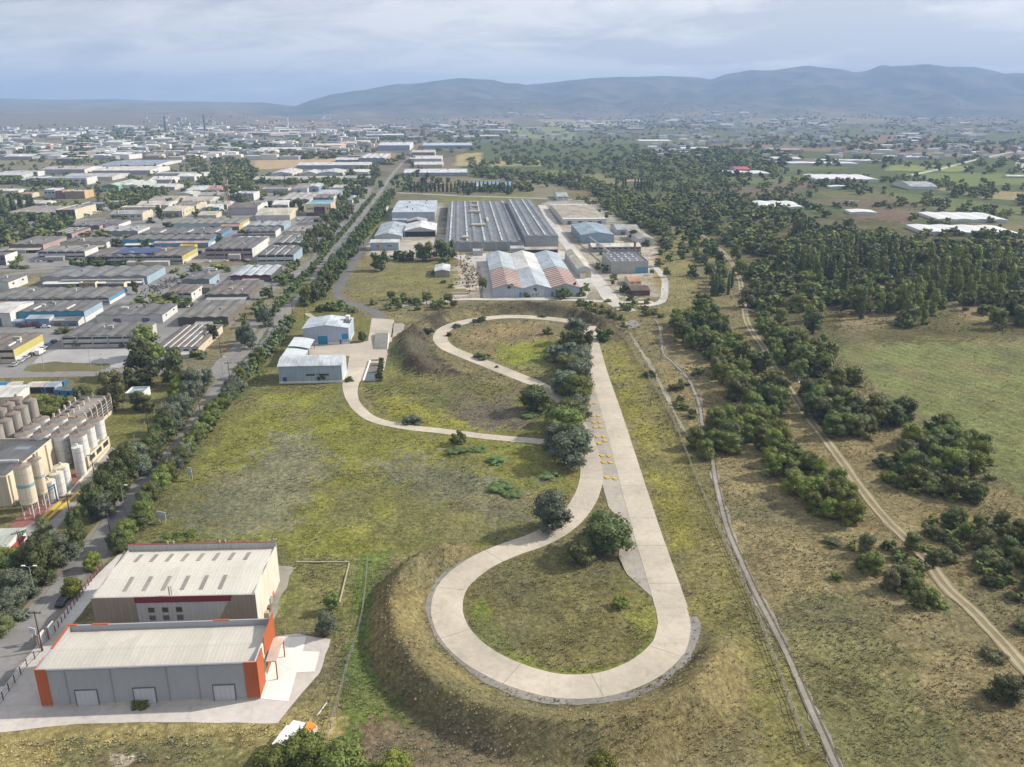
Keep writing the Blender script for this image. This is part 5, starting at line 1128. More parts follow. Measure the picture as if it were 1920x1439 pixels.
bld(763,800,424,416,411,'D',1,(.36,.34,.35),GREY,GREY,label='small plum-grey gabled roof behind the loading shelter',group=gf)
bld(736,762,421,413,410,'G',1,BGREY,(.33,.4,.46),BGREY,label='small blue annex at the foot of the tall pale blue hall',group=gf,name='annex')
bld(704,724,400,393,387,'F',1,LGREY,DGREY,OFFW,label='carport roof over parked cars beside the lawn',feats='open',group=gf,name='carport',cat='carport')
def bigroof(xl, xr, yb, yt, yk, nb, lab, seed):
    r, w, d, h = bld(xl, xr, yb, yt, yk, 'M', nb, (.145,.155,.17), (.33,.34,.34), (.30,.31,.31), label=lab, group=gf, rise=.34, dirt=.22)
    b = w/nb; g = random.Random(seed)
    for i in range(nb):
        long_ = i % 2 == 0; q = MB(); y = 4
        if long_: # continuous pale rooflight
            while y < d-8: L = g.uniform(10, 26); q.box(i*b+b*.42, i*b+b*.62, y, min(y+L, d-3), h+.45, h+.85); y += L+g.uniform(.8, 2.5)
        else:
            while y < d-6: q.box(i*b+b*.25, i*b+b*.6, y, y+1.6, h+.45, h+.95); y += 5.2
        q.build('rooflight', roofm((.46,.49,.52), 'plain', .2), r)
    return r, w, d, h
r1, w, d, h = bigroof(835,983,471,455,378,9,'huge factory hall with dark roof and long pale rooflights',3); LAND.append(('the huge factory hall', *r1.location[:2]))
for (a, b, c, e_, z_) in ((.22,.30,.05,.08,2.2),(.35,.55,.30,.33,2.0),(.34,.52,.62,.645,2.4),(.35,.5,.8,.82,2),(.36,.5,.93,.95,2),(.58,.62,.4,.5,1.4)): BP(r1, 'roof_plant', [(w*a, w*b, d*c, d*e_, h+.6, h+z_)], wallm((.42,.38,.30)))
for k in range(6): BP(r1, 'wall_panel', [(w*(.02+.16*k), w*(.14+.16*k), -.12, .04, .4, h-.5)], wallm((.27,.28,.28)))
bigroof(984,1047,469,444,375,4,'taller grey wing joined to the huge factory hall',5)
bld(958,983,480,466,461,'G',1,(.42,.44,.46),(.3,.3,.3),OFFW,label='low blue-grey loading roof along the factory front',group=gf,name='lean_to',cat='lean-to'); bld(984,1046,480,468,463,'G',1,(.40,.36,.30),(.1,.1,.1),OFFW,label='low brownish canopy along the factory front',feats='open',group=gf,name='lean_to',cat='lean-to')
bld(887,905,480,472,467,'F',1,LGREY,(.4,.4,.4),OFFW,label='small grey cabin against the factory front',group=gf,name='annex')
# triple hall: three gables, rear half grey and white, front half rust striped
x0, y0, w, d, h = solve(924,1089,557,541,476)
r3 = empty('warehouse', (x0, y0, 0), TH); tag(r3, 'triple-gabled hall with rust-striped front roofs beside a pale one', 'warehouse', gf); LAND.append(('the triple-gabled hall', x0+w/2, y0+d/2))
P = profile('D', 3, w, h, 2.3); mb = MB(); mb.prism([(0,-.5)]+P+[(w,-.5)], 0, d, 'y'); fix_normals(mb.build('wall', wallm((.40,.45,.49)), r3)); b = w/3
for i, (fc, fk, bc_) in enumerate([((.12,.042,.03),'rust',(.38,.43,.46)), ((.42,.46,.50),'sheet',(.60,.60,.57)), ((.14,.055,.038),'rust',(.36,.42,.46))]):
    for (ya, yb_, c_, k_) in ((-.4, d*.47, fc, fk), (d*.47, d+.4, bc_, 'sheet')):
        q = MB(); t = [(i*b+.02, h+.08), (i*b+b/2, h+2.4), (i*b+b-.02, h+.08)]; q.prism(t+[(p, z_-.16) for p, z_ in reversed(t)], ya, yb_-.01, 'y'); fix_normals(q.build('roof', roofm(c_, k_, .22), r3))
BP(r3, 'door', [(w*.42, w*.58, -.12, .04, 0, h*.75)], wallm((.5,.52,.54))); BP(r3, 'window', [(w*.74, w*.79, -.1, .04, h*.4, h*.7)], glassm()); BP(r3, 'window', [(w*.88, w*.92, -.1, .04, h*.2, h*.5)], glassm())
BP(r3, 'door', [(w*.3, w*.33, -.1, .04, 0, 3)], wallm(BLUE)); BP(r3, 'door', [(w*.66, w*.69, -.1, .04, 0, 3)], wallm(BLUE))
bld(1083,1109,521,505,472,'D',1,(.50,.47,.38),(.40,.42,.43),(.42,.44,.45),label='long narrow beige gabled hall with a yellow gate',feats='doors=1 dc=(.55,.4,.05)',group=gf,rise=2,land='the narrow beige hall')
bld(1088,1098,523,518,514,'F',1,OFFW,OFFW,WHT,label='tiny white kiosk at the end of the narrow beige hall',group=gf,name='kiosk',cat='kiosk')
bld(1056,1137,421,411,383,'G',1,(.36,.32,.26),OFFW,OFFW,label='wide tan-roofed hall with white front and dark loading bays',feats='doors=4',group=gf,rise=1.2,land='the wide tan-roofed hall')
bld(1090,1152,456,441,421,'D',1,(.27,.35,.41),(.27,.35,.43),(.24,.31,.38),label='plain slate-blue hall between lane and long shed',group=gf,rise=2.2,land='the slate-blue hall')
bld(1110,1202,473,463,456,'G',1,(.55,.53,.45),(.27,.27,.25),(.3,.3,.28),label='long shed with a cream roof behind the flat-roofed block',feats='wins=8',group=gf)
r1, w, d, h = bld(1146,1216,513,492,474,'F',1,(.15,.155,.165),(.38,.37,.34),(.34,.34,.33),label='flat-roofed concrete block with pale round rooflights and a blue corner',group=gf,name='workshop',cat='workshop',land='the flat-roofed concrete block')
for i in range(4):
    for j in range(5): BP(r1, 'rooflight', [(w*(.1+.2*i+.03*(j%2)), w*(.16+.2*i+.03*(j%2)), d*(.08+.19*j), d*(.08+.19*j)+2.2, h+.05, h+.6)], plain((.55,.57,.6)))
BP(r1, 'door', [(w*.66, w*.99, -.1, .04, 0, h*.55)], wallm((.12,.28,.42)))
q = MB(); q.cyl((w-1.2, d+2.5), .9, .8, 0, h+7, 10); q.build('chimney', plain((.25,.12,.08)), r1)
bld(1180,1203,537,528,519,'G',1,(.46,.24,.15),CREAM,CREAM,label='small round-cornered house with an orange tiled roof',name='house',cat='house',feats='wins=2')
bld(1184,1219,555,545,535,'G',1,(.12,.085,.07),(.14,.07,.06),(.12,.06,.05),label='dark brown wooden barn at the lane end',feats='doors=1',name='barn',cat='barn',land='the dark brown barn')
bld(815,843,520,509,497,'D',1,(.50,.53,.55),(.28,.25,.23),(.3,.26,.23),label='small white-roofed shed alone in the grass',name='shed',cat='shed',land='the small shed in the grass')
bld(1157,1176,441,431,421,'G',1,LGREY,BGREY,OFFW,label='grey shed with an open dark gate behind the slate-blue hall',feats='doors=1',group=gf,name='shed',cat='shed')
bld(1197,1226,461,449,433,'D',1,(.32,.30,.26),OFFW,OFFW,label='long pale shed running back from the ring path',group=gf,name='shed',cat='shed'); bld(1170,1200,440,432,422,'G',1,(.34,.33,.30),OFFW,OFFW,label='grey shed behind the long pale shed',group=gf,name='shed',cat='shed')
bld(1045,1066,376,369,362,'G',1,LGREY,OFFW,WHT,label='small white house at the railway lane',name='house',cat='house',feats='wins=2'); bld(892,905,357,350,346,'D',1,WHT,WHT,WHT,label='white tent roof before the long blue-roofed building',name='tent',cat='tent')
# pipe bridge over the lane
a = G(1103,456); b = G(1148,492); pr = MB()
for k in (-.6, 0, .6): pr.bar((a[0]+k, a[1], 5.6), (b[0]+k, b[1], 5.6), .22, n=6)
for t in np.linspace(0, 1, 7): pr.box(a[0]+(b[0]-a[0])*t-.7, a[0]+(b[0]-a[0])*t+.7, a[1]+(b[1]-a[1])*t-.15, a[1]+(b[1]-a[1])*t+.15, 0, 5.5)
tag(pr.build('pipe_bridge', plain((.42,.42,.40))), 'elevated pipe bridge on posts leading to the concrete block', 'pipe bridge')
# ---------------- test station
r1, w, d, h = bld(567,653,646,616,597,'D',1,(.47,.52,.57),(.36,.41,.48),(.40,.45,.52),label='pale blue test hall with two bright blue gates and a white plinth',feats='base=WHT',rise=1.5,name='test_hall',cat='hall',land='the blue-gated test hall')
BP(r1, 'door', [(w*.32, w*.53, -.13, .04, 0, h*.52)], wallm((.03,.22,.38))); BP(r1, 'window', [(w*.85, w*.98, -.12, .04, h*.32, h*.64)], wallm((.03,.24,.42))); BP(r1, 'door', [(w*.79, w*.83, -.13, .04, 0, 2.2)], wallm((.04,.14,.28)))
BP(r1, 'side_door', [(w-.04, w+.08, d*.3, d*.42, 0, 3)], wallm((.5,.52,.54))); BP(r1, 'roof_unit', [(w*.87, w*.96, d*.62, d*.78, h+.3, h+2.6)], plain((.7,.7,.7))); BP(r1, 'roof_frame', [(w*.8, w*.99, d*.4, d*.8, h+.3, h+.6)], plain((.1,.1,.11)))
mb = MB()
for k in range(8): mb.bar((w+1.2, d*.55, k*1.1), (w+1.2, d*.72, k*1.1), .05)
mb.bar((w+1.2, d*.55, 0), (w+1.2, d*.55, h+1), .06); mb.bar((w+1.2, d*.72, 0), (w+1.2, d*.72, h+1), .06); mb.build('ladder', plain((.3,.3,.3)), r1)
r1, w, d, h = bld(521,640,718.6,686,667,'A',1,(.50,.54,.57),(.30,.36,.42),(.46,.5,.55),label='long grey clad shed with curved white roof and small dark windows',feats='base=WHT',rise=1.6,name='clad_shed',cat='shed',land='the long grey shed')
BP(r1, 'window', [(w*.43, w*.57, -.1, .04, h*.42, h*.52)], glassm()); BP(r1, 'window', [(w*.64, w*.79, -.1, .04, h*.42, h*.52)], glassm()); BP(r1, 'window', [(w*.06, w*.12, -.1, .04, h*.12, h*.36)], plain((.05,.09,.16)))
for (xl, xr, y1, y2, lab, z_) in ((528,568.5,667,649.5,'nearer of two curved open canopies between hall and shed',4.6),(540,579,649,632,'further of two curved open canopies between hall and shed',5.4)):
    x0, y0, w, d, h = solve(xl, xr, 0, y1, y2, z=z_); r1 = empty('canopy', (x0, y0, 0), TH); tag(r1, lab, 'canopy', 'curved canopies'); q = MB()
    t = [(w*i/8, h-1.5+1.5*math.sin(math.pi*(.08+.5*(1-i/8)**1.2)) if 0 else h-1.3*(i/8)**2) for i in range(9)]; q.prism(t+[(p, z2-.12) for p, z2 in reversed(t)], 0, d, 'y'); fix_normals(q.build('canopy_roof', roofm((.50,.54,.56), 'sheet', .12), r1))
    for (p, q_) in ((.3,.3),(w-.3,.3),(.3,d-.3),(w-.3,d-.3)):
        m_ = MB(); m_.box(p-.12, p+.12, q_-.12, q_+.12, 0, h-1.35); m_.build('post', plain((.1,.14,.2)), r1)
# concrete ramp with railing, and the wading pit
def quad3(name, pts, m, thick=.3, parent=None):
    q = MB(); q.face(pts); q.face([(x, y, z-thick) for x, y, z in reversed(pts)])
    n = len(pts)
    for i in range(n):
        a, b = pts[i], pts[(i+1) % n]; q.face([a, (a[0], a[1], a[2]-thick), (b[0], b[1], b[2]-thick), b])
    o = q.build(name, m, parent); fix_normals(o); return o
a, b, c, e = G(704,625,1.6), G(728,625,1.6), G(726,655,.15), G(700,655,.15)
rr = empty('test_ramp', (a[0], c[1], 0)); tag(rr, 'dark concrete inspection ramp with a railing on its high end', 'ramp')
def loc(r, P): return [(p[0]-r.location.x, p[1]-r.location.y, p[2]) for p in P]
quad3('ramp_slab', loc(rr, [e, c, b, a]), concm((.22,.22,.20),'ramp_concrete',0,.3), .5, rr)
quad3('ramp_wall', loc(rr, [(b[0],b[1],1.7),(c[0],c[1],.25),(c[0]+.4,c[1],.25),(b[0]+.4,b[1],1.7)]), WHITEC, 1.4, rr); quad3('ramp_head', loc(rr, [(a[0],a[1],1.6),(b[0],b[1],1.6),(b[0],b[1]+3,1.6),(a[0],a[1]+3,1.6)]), CONC2, 1.6, rr)
q = MB(); aa, bb = loc(rr, [a, b])
for k in range(5): x = aa[0]+(bb[0]-aa[0])*k/4; q.bar((x, aa[1]+.2, 1.6), (x, aa[1]+.2, 2.9), .05)
for z_ in (2.3, 2.9): q.bar((aa[0], aa[1]+.2, z_), (bb[0], aa[1]+.2, z_), .05)
q.build('railing', plain((.5,.45,.2)), rr)
pit = empty('wading_pit', G(702,700)); tag(pit, 'sunken wading pit with pale side walls and murky water', 'pit')
P0, P1, P2, P3 = G(693,678), G(714,677), G(704,716), G(680,716)
quad3('pit_wall', loc(pit, [(*P0[:2],.7),(*P3[:2],.7),(P3[0]+.5,P3[1],.7),(P0[0]+.5,P0[1],.7)]), WHITEC, .7, pit); quad3('pit_wall', loc(pit, [(*P0[:2],.8),(*P1[:2],.8),(P1[0],P1[1]+.5,.8),(P0[0],P0[1]+.5,.8)]), CONC2, .8, pit)
quad3('pit_slab', loc(pit, [(*G(692,681)[:2],.16),(*G(712,681)[:2],.16),(*G(708,700)[:2],.13),(*G(688,700)[:2],.13)]), concm((.17,.15,.14),'wet_concrete',0,.3), .05, pit)
wm_ = NT('pit_water'); wm_.col((.06,.08,.09)); wm_.b.inputs['Roughness'].default_value = .12; quad3('pit_water', loc(pit, [(*G(688,700)[:2],.12),(*G(708,700)[:2],.12),(*G(704,716)[:2],.12),(*G(680,716)[:2],.12)]), wm_.m, .04, pit)
# ---------------- the two near warehouses
def cornered(TLp, TRp, BLp, z):   # eave corners seen at height z
    a = Vector(G(*TLp, z)); b = Vector(G(*TRp, z)); c = Vector(G(*BLp, z)); e = (b-a); w = e.length; ang = math.atan2(e.y, e.x); n = Vector((-math.sin(ang), math.cos(ang), 0)); return a, w, (c-a).dot(n), ang
a, w, d, ang = cornered((65,1257),(480,1242),(127,1172), 8.2)
wh = empty('warehouse', (a.x, a.y, 0), ang); tag(wh, 'grey warehouse with orange corner panels and three pale doors', 'warehouse', 'near warehouses'); LAND.append(('the orange-cornered warehouse', a.x+w/2, a.y+d/2))
h = 8.2; hw = 7.2
mb = MB(); mb.box(0, w, 0, .35, -.4, h); mb.box(0, w, d-.35, d, -.4, h); mb.box(0, .35, .35, d-.35, -.4, h, 0); mb.box(w-.35, w, .35, d-.35, -.4, h, 1); mb.build('wall', [wallm((.31,.32,.335), .07, False), wallm((.60,.57,.50))], wh)
q = MB(); t = [(.36, hw-.3), (d/2, hw+.55), (d-.36, hw-.3)]; q.prism(t+[(p, z_-.2) for p, z_ in reversed(t)], .36, w-.36, 'x'); fix_normals(q.build('roof', roofm((.50,.475,.415), 'sheet', .09, .8), wh))
ORG = wallm((.40,.10,.035), .1)
BP(wh, 'corner_panel', [(-.06, 1.9, -.14, -.002, .5, h+.1)], ORG); BP(wh, 'corner_panel', [(w-2.3, w+.12, -.14, -.002, .5, h+.1)], ORG); BP(wh, 'corner_panel', [(w+.002, w+.14, -.14, 4.2, .5, h+.1)], ORG); BP(wh, 'corner_panel', [(w+.002, w+.16, d-8, d+.1, 1.2, h+1.2)], ORG)
BP(wh, 'corner_panel', [(-.14, -.002, 0, 3.5, .5, h+.1)], ORG)
for k, (x1, x2) in enumerate(((-.1,1.6),(4.5,7.6),(28,31))): BP(wh, 'coping', [(x1, x2, d-.4, d+.03, h+.003, h+.16)], ORG)
BP(wh, 'coping', [(-.05, .4, d*.45, d-.5, h+.003, h+.14)], ORG)
for cx in (8.2, 18.6, 33.0):
    dr = BP(wh, 'door', [(cx-1.9, cx+1.9, -.10, -.003, .15, 3.4)], wallm((.42,.43,.45), .06)); BP(dr, 'door_frame', [(cx-2.05, cx-1.9, -.16, 0, 0, 3.5), (cx+1.9, cx+2.05, -.16, 0, 0, 3.5), (cx-2.05, cx+2.05, -.16, 0, 3.5, 3.62)], plain((.12,.13,.14)))
BP(wh, 'plinth', [(1.95, w-2.35, -.07, -.003, -.1, .5)], plain((.45,.40,.30)))
BP(wh, 'gutter', [(1.95, w-2.35, -.16, -.003, h-.28, h-.08)], plain((.22,.23,.25)))
for gx_ in (5, 13, 23, 28.5, 37): BP(wh, 'downpipe', [(gx_, gx_+.12, -.14, -.003, .5, h-.3)], plain((.26,.27,.29)))
BP(wh, 'window_band', [(w+.003, w+.12, 6, d-9, 2.2, 5.6)], plain((.5,.42,.2))); 
for k in range(5): yy = 6.6+k*(d-16)/5; BP(wh, 'window', [(w+.12, w+.18, yy, yy+1.6, 2.6, 5.2)], glassm())
cn = MB(); cn.box(w+.16, w+2.2, d-8.5, d-1.2, 4.2, 4.4); cn.build('porch_roof', plain((.55,.44,.36)), wh)
for yy in (d-8.3, d-1.5): BP(wh, 'porch_post', [(w+1.95, w+2.15, yy-.1, yy+.1, 0, 4.2)], plain((.45,.12,.05)))
a, w, d, ang = cornered((171,1122),(478,1115),(236,1031), 9.0)
wh = empty('warehouse', (a.x, a.y, 0), ang); tag(wh, 'cream-roofed warehouse with a maroon fascia and rows of roof lights', 'warehouse', 'near warehouses'); LAND.append(('the maroon-fascia warehouse', a.x+w/2, a.y+d/2))
h = 9.0; BRW = wallm((.235,.19,.15), .1)
mb = MB(); mb.box(0, w, 0, .35, -.4, h); mb.box(0, w, d-.35, d, -.4, h+1.3); mb.box(0, .35, .35, d-.35, -.4, h+.2); mb.box(w-.35, w, .35, d-.35, -.4, h+.2, 1); mb.build('wall', [wallm((.38,.37,.36)), wallm((.62,.57,.48))], wh)
def roofz(y): t = (y-.36)/(d-.72); return h-.25+ (1.0*(1-abs(t*2-1)))
q = MB(); t = [(.36, h-.25), (d*.5, h+.75), (d-.36, h-.25)]; q.prism(t+[(p, z_-.2) for p, z_ in reversed(t)], .36, w-.36, 'x'); fix_normals(q.build('roof', roofm((.56,.535,.47), 'sheet', .07, .8), wh))
q = MB(); q.prism([(-.14, .5), (8.6, .5), (7.9, h+.02), (-.14, h+.02)] if 0 else [(-.05, .2), (8.9, .2), (8.6, h+.02), (-.05, h+.02)], -.12, -.003, 'y'); fix_normals(q.build('brown_panel', BRW, wh))
q = MB(); q.prism([(w*.72, .2), (w+.05, .2), (w+.05, h+.02), (w*.865, h+.02), (w*.80, h*.62)], -.12, -.003, 'y'); fix_normals(q.build('brown_panel', BRW, wh))
q = MB(); q.prism([(8.65, h-1.35), (w*.845, h-1.35), (w*.86, h+.02), (8.65, h+.02)], -.16, -.003, 'y'); fix_normals(q.build('maroon_fascia', wallm((.16,.025,.03), .08), wh))
for i in range(3):
    for j in range(2): wn = BP(wh, 'window', [(w*(.335+.085*i), w*(.335+.085*i)+1.2, -.10, -.003, 3.4+1.9*j, 4.5+1.9*j)], glassm()); BP(wn, 'frame', [(w*(.335+.085*i)-.12, w*(.335+.085*i)+1.32, -.07, -.003, 3.28+1.9*j, 4.62+1.9*j)], plain((.35,.3,.28)))
SKYL = plain((.27,.255,.225), .5)
for row, (ya, yb_, s0, n_) in enumerate(((d*.12, d*.36, .16, 6), (d*.68, d*.88, .10, 8))):
    for i in range(n_):
        x = w*(s0+ (i*.118 if row == 0 else i*.103)); q = MB(); z1, z2 = roofz(ya)+.07, roofz(yb_)+.07
        if row == 0: pass
        q.face([(x, ya, z1), (x+.85, ya, z1), (x+.85, yb_, z2), (x, yb_, z2)]); q.face([(x, ya, z1-.1), (x+.85, ya, z1-.1), (x+.85, ya, z1), (x, ya, z1)]); q.face([(x+.85, ya, z1-.1), (x+.85, yb_, z2-.1), (x+.85, yb_, z2), (x+.85, ya, z1)]); q.build('roof_light', SKYL, wh)
for (fx, fy) in ((.27,1.0),(.31,1.0),(.62,1.0),(.66,1.0),(.47,.03),(.485,.03)):
    q = MB(); q.cyl((w*fx, d*fy-(.2 if fy > .5 else 0)), .13, .13, h-.5, h+1.9, 8); q.cyl((w*fx, d*fy-(.2 if fy > .5 else 0)), .2, .2, h+1.9, h+2.05, 8); q.build('flue', plain((.45,.40,.30)), wh)
BP(wh, 'coping', [(0, w, d-.37, d+.03, h+1.303, h+1.4)], plain((.25,.06,.06)))
# ------------------------------------------------------------------ the works with the silos
SILW = wallm((.64,.64,.62), .2, False); SILG = wallm((.34,.31,.27), .28, False); RUSTY = wallm((.25,.20,.165), .3, False); CRM = wallm((.60,.53,.40), .12, False); YELM = plain((.55,.38,.05), .6); BLU = plain((.04,.17,.32), .5); DARKM = plain((.05,.05,.055), .7)
def at_top(px, py, z): x, y, _ = G(px, py, z); return x, y
def silo(px, py, z, r, m, lab, grp, legs=0, band=None, cone=.7, capm=None):
    x, y = at_top(px, py, z); o = empty('silo', (x, y, 0)); tag(o, lab, 'silo', grp)
    q = MB(); q.cyl((0, 0), r, r, legs, z, 28); q.build('shell', m, o)
    q = MB(); q.cyl((0, 0), r+.08, .5, z+.002, z+cone, 24); q.cyl((0, 0), .35, .35, z+cone, z+cone+.7, 8); q.build('lid', capm or RUSTY, o)
    q = MB(); lx = r*.72+.05; ly = -r*.72-.05
    for s_ in (-.2, .2): q.bar((lx+s_, ly+s_*.9, legs+.5), (lx+s_, ly+s_*.9, z+.8), .035)
    k_ = legs+.8
    while k_ < z+.6: q.bar((lx-.2, ly-.18, k_), (lx+.2, ly+.18, k_), .025); k_ += .6
    q.build('ladder', plain((.2,.19,.18)), o); q = MB()
    for f_ in (.12, .5, .82): q.cyl((0, 0), r+.035, r+.035, legs+(z-legs)*f_, legs+(z-legs)*f_+.09, 28, cap=False)
    q.build('hoop', plain((.34,.32,.3)), o)
    if legs:
        q = MB(); q.cyl((0, 0), .5, r-.02, legs-1.6, legs-.003, 20); q.build('hopper', m, o)
        for k in range(4):
            a = .785+k*1.571; q = MB(); q.box(r*.85*math.cos(a)-.14, r*.85*math.cos(a)+.14, r*.85*math.sin(a)-.14, r*.85*math.sin(a)+.14, 0, legs+.3); q.build('leg', plain((.5,.48,.44)), o)
        q = MB()
        for k in range(4):
            a = .785+k*1.571; b = a+1.571; q.bar((r*.85*math.cos(a), r*.85*math.sin(a), .6), (r*.85*math.cos(b), r*.85*math.sin(b), legs-.8), .06); q.bar((r*.85*math.cos(a), r*.85*math.sin(a), legs*.5), (r*.85*math.cos(b), r*.85*math.sin(b), legs*.5), .06)
        q.build('brace', plain((.35,.3,.27)), o)
    if band: q = MB(); q.cyl((0, 0), r+.03, r+.03, legs+(z-legs)*.46, legs+(z-legs)*.54, 28, cap=False); q.build('painted_band', plain(band), o)
    return o
ordn = ['first', 'second', 'third', 'fourth', 'fifth', 'sixth', 'seventh', 'eighth']
for k, (a, b) in enumerate([(55,750),(38,763),(24,775),(8,788),(-10,800)]): silo(a, b, 11.5, 2.15, SILG, f'weathered grey concrete silo, {ordn[k]} of the front row counted from the green grove', 'grey silos')
for k, (a, b) in enumerate([(30,747),(14,757),(-1,768),(-16,779)]): silo(a, b, 11.3, 2.1, SILG, f'weathered grey concrete silo, {ordn[k]} of the back row counted from the green grove', 'grey silos')
for rw_, (x0_, y0_, nm) in enumerate(((146,815,'front'),(161,800.5,'middle'),(179,786.5,'back'))):
    for k in range(4): silo(x0_-34*k, y0_-.6*k, 9.6-rw_*.1, 2.42, SILW, f'white silo with a rust-brown lid, {ordn[k]} of the {nm} row counted from the lawn', 'bank of white silos', cone=.5)
silo(144, 838, 9.2, 1.5, SILW, 'slim free-standing white tank in front of the white silo bank', 'tanks of the works', cone=.35, capm=SILW)
silo(40.6, 874, 15, 2.15, CRM, 'big cream silo on four tall legs with a faded blue band', 'tanks of the works', legs=4.6, band=(.16,.33,.38)); silo(65, 861, 14.5, 1.55, CRM, 'slimmer cream silo on legs behind the big cream one', 'tanks of the works', legs=4.6, band=(.25,.36,.36))
silo(90, 902, 6, 1.75, SILW, 'short white tank with a dark hole in its lid', 'tanks of the works', cone=.3, capm=CRM); silo(105, 887, 6.6, 1.8, SILW, 'short white tank between two others', 'tanks of the works', cone=.3, capm=CRM); silo(114, 874, 7.2, 2.05, SILW, 'widest of the short white tanks, next to the cream wall', 'tanks of the works', cone=.4, capm=CRM)
r1, w, d, h = bld(-120,12,0,899,825,'F',1,(.12,.12,.125),(.5,.45,.34),CREAM,label='cream works building with a dark flat roof and pilasters',z=8.5,name='works_building',cat='building',land='the cream works building')
for k in range(6): BP(r1, 'pilaster', [(w+.002, w+.45, d*(.03+.19*k), d*(.03+.19*k)+.5, 0, h+.5)], CRM)
BP(r1, 'roof_pipe', [(w*.3, w-1.5, d*.35, d*.35+.5, h+.7, h+1.1)], SILW); BP(r1, 'roof_patch', [(w-8, w-4, d*.72, d*.8, h+.065, h+.1)], plain((.2,.24,.27)))
r1, w, d, h = bld(148,164,877,861,822,'F',1,(.40,.34,.24),CREAM,CREAM,label='narrow cream office strip with dark windows below the white silos',feats='',name='office_strip',cat='building')
for k in range(3): BP(r1, 'window', [(w-.05, w+.07, d*(.08+.31*k), d*(.08+.31*k)+d*.22, 1.4, 2.9)], glassm())
r1, w, d, h = bld(97,159,0,785,745,'F',1,(.30,.27,.24),BEIGE,(.05,.05,.055),label='flat-roofed depot with concrete columns rising through it and a dark gridded flank',z=6,name='depot',cat='building',land='the flat-roofed depot')
for k in range(6):
    y_ = d*(.02+.19*k)
    for x_ in (.2, w*.45, w-.5): BP(r1, 'column', [(x_, x_+.5, y_, y_+.5, h, h+1.6)], CRM)
    BP(r1, 'column', [(w+.003, w+.4, y_, y_+.4, 0, h+1.0)], CRM)
    q = MB(); q.cyl((w*.25, y_+d*.09), .9, .9, h+.06, h+.8, 12); q.build('roof_fan', plain((.16,.14,.13)), r1)
BP(r1, 'side_plinth', [(w+.003, w+.25, 0, d, 0, 1.2)], CRM)
for k in range(4): BP(r1, 'side_rail', [(w+.01, w+.2, .4, d-.2, 2.0+1.0*k, 2.15+1.0*k)], plain((.35,.33,.3)))
bld(-50,28,757,746,736,'G',1,OFFW,CREAM,WHT,label='off-white shed roof behind the grey silos',name='shed',cat='shed',dep=14)
bld(234,268,752,743,728,'F',1,(.28,.36,.40),OFFW,WHT,label='small blue-grey flat roof half hidden by the bulky olive pine',name='shed',cat='shed')
for k, (a, b, rc_, wc_, l) in enumerate([(10,28,(.5,.47,.38),(.08,.2,.33),'open blue bay with a cream roof next to blue containers'), (48,78,(.52,.5,.42),(.07,.12,.2),'widest open blue bay with a cream roof'), (82,102,(.3,.34,.4),(.1,.2,.33),'grey-roofed blue bay between the cream-roofed bay and the last bay'), (-30,6,(.05,.2,.36),(.05,.16,.3),'blue container bay at the picture edge')]):
    bld(a,b,737,727,716,'G',1,rc_,wc_,LBLUE,label=l,feats='open',group='blue scrap bays',name='storage_bay',cat='bay')
for k, (a, b, y_, l) in enumerate([(106,117,737,'blue skip beside the grey-roofed bay'), (118,132,738,'blue skip heaped with scrap'), (134,148,738,'last blue skip in the row toward the pine'), (112,126,722,'tipped blue skip behind the row'), (30,44,732,'blue skip between two cream-roofed bays')]):
    x_, Y_, _ = G((a+b)/2, y_); sk = empty('skip', (x_, Y_, 0), TH); tag(sk, l, 'skip', 'blue skips'); q = MB(); w_ = (b-a)*.185; q.prism([(-w_*.4, 0), (w_*.4, 0), (w_*.55, 1.7), (-w_*.55, 1.7)], -2.2, 2.2, 'y'); fix_normals(q.build('tub', BLU, sk)); q = MB(); q.box(-w_*.5, w_*.5, -2.1, 2.1, 1.702, 1.9); q.build('load', plain((.12,.13,.15), .8, 0, .6, 3), sk)
r1, w, d, h = bld(-70,8,1052,1030,992,'G',1,(.45,.47,.42),WHT,WHT,label='white building with a red awning band and curved yellow edge at the picture side',name='gatehouse',cat='building')
BP(r1, 'awning', [(w+.003, w+.9, 0, d*.8, h*.5, h*.66)], plain((.38,.05,.05))); BP(r1, 'fascia', [(w+.003, w+.2, d*.82, d, h*.7, h)], plain((.05,.2,.1)))
poly('red_paving', [(14,1004),(66,978),(120,928),(158,886),(150,874),(110,905),(60,945),(22,984)], .06, concm((.27,.115,.10), 'red_slab', 0, .2), ragged=.1)
poly('works_lane', [(66,978),(160,888),(210,838),(222,846),(170,915),(110,985),(60,1060),(-20,1150),(-60,1150),(-60,1000),(0,1010)], .045, concm((.33,.31,.29), 'works_asphalt', 0, .3), ragged=.3)
wb = empty('weighbridge', G(118,948)); tag(wb, 'long weighbridge platform with yellow kerbs beside the red paving', 'weighbridge')
A_, B_ = G(90,976), G(160,916); P_, Q_ = G(72,982), G(120,938)
def kerb(a, b, w_, h_, m, par, nm='kerb', z0=0):
    dx, dy = b[0]-a[0], b[1]-a[1]; l = math.hypot(dx, dy); nx_, ny_ = -dy/l*w_/2, dx/l*w_/2; ox, oy = (par.location.x, par.location.y) if par else (0, 0)
    q = MB(); q.prism([(a[0]+nx_-ox, a[1]+ny_-oy), (b[0]+nx_-ox, b[1]+ny_-oy), (b[0]-nx_-ox, b[1]-ny_-oy), (a[0]-nx_-ox, a[1]-ny_-oy)], z0, z0+h_, 'z'); o = q.build(nm, m, par); fix_normals(o); return o
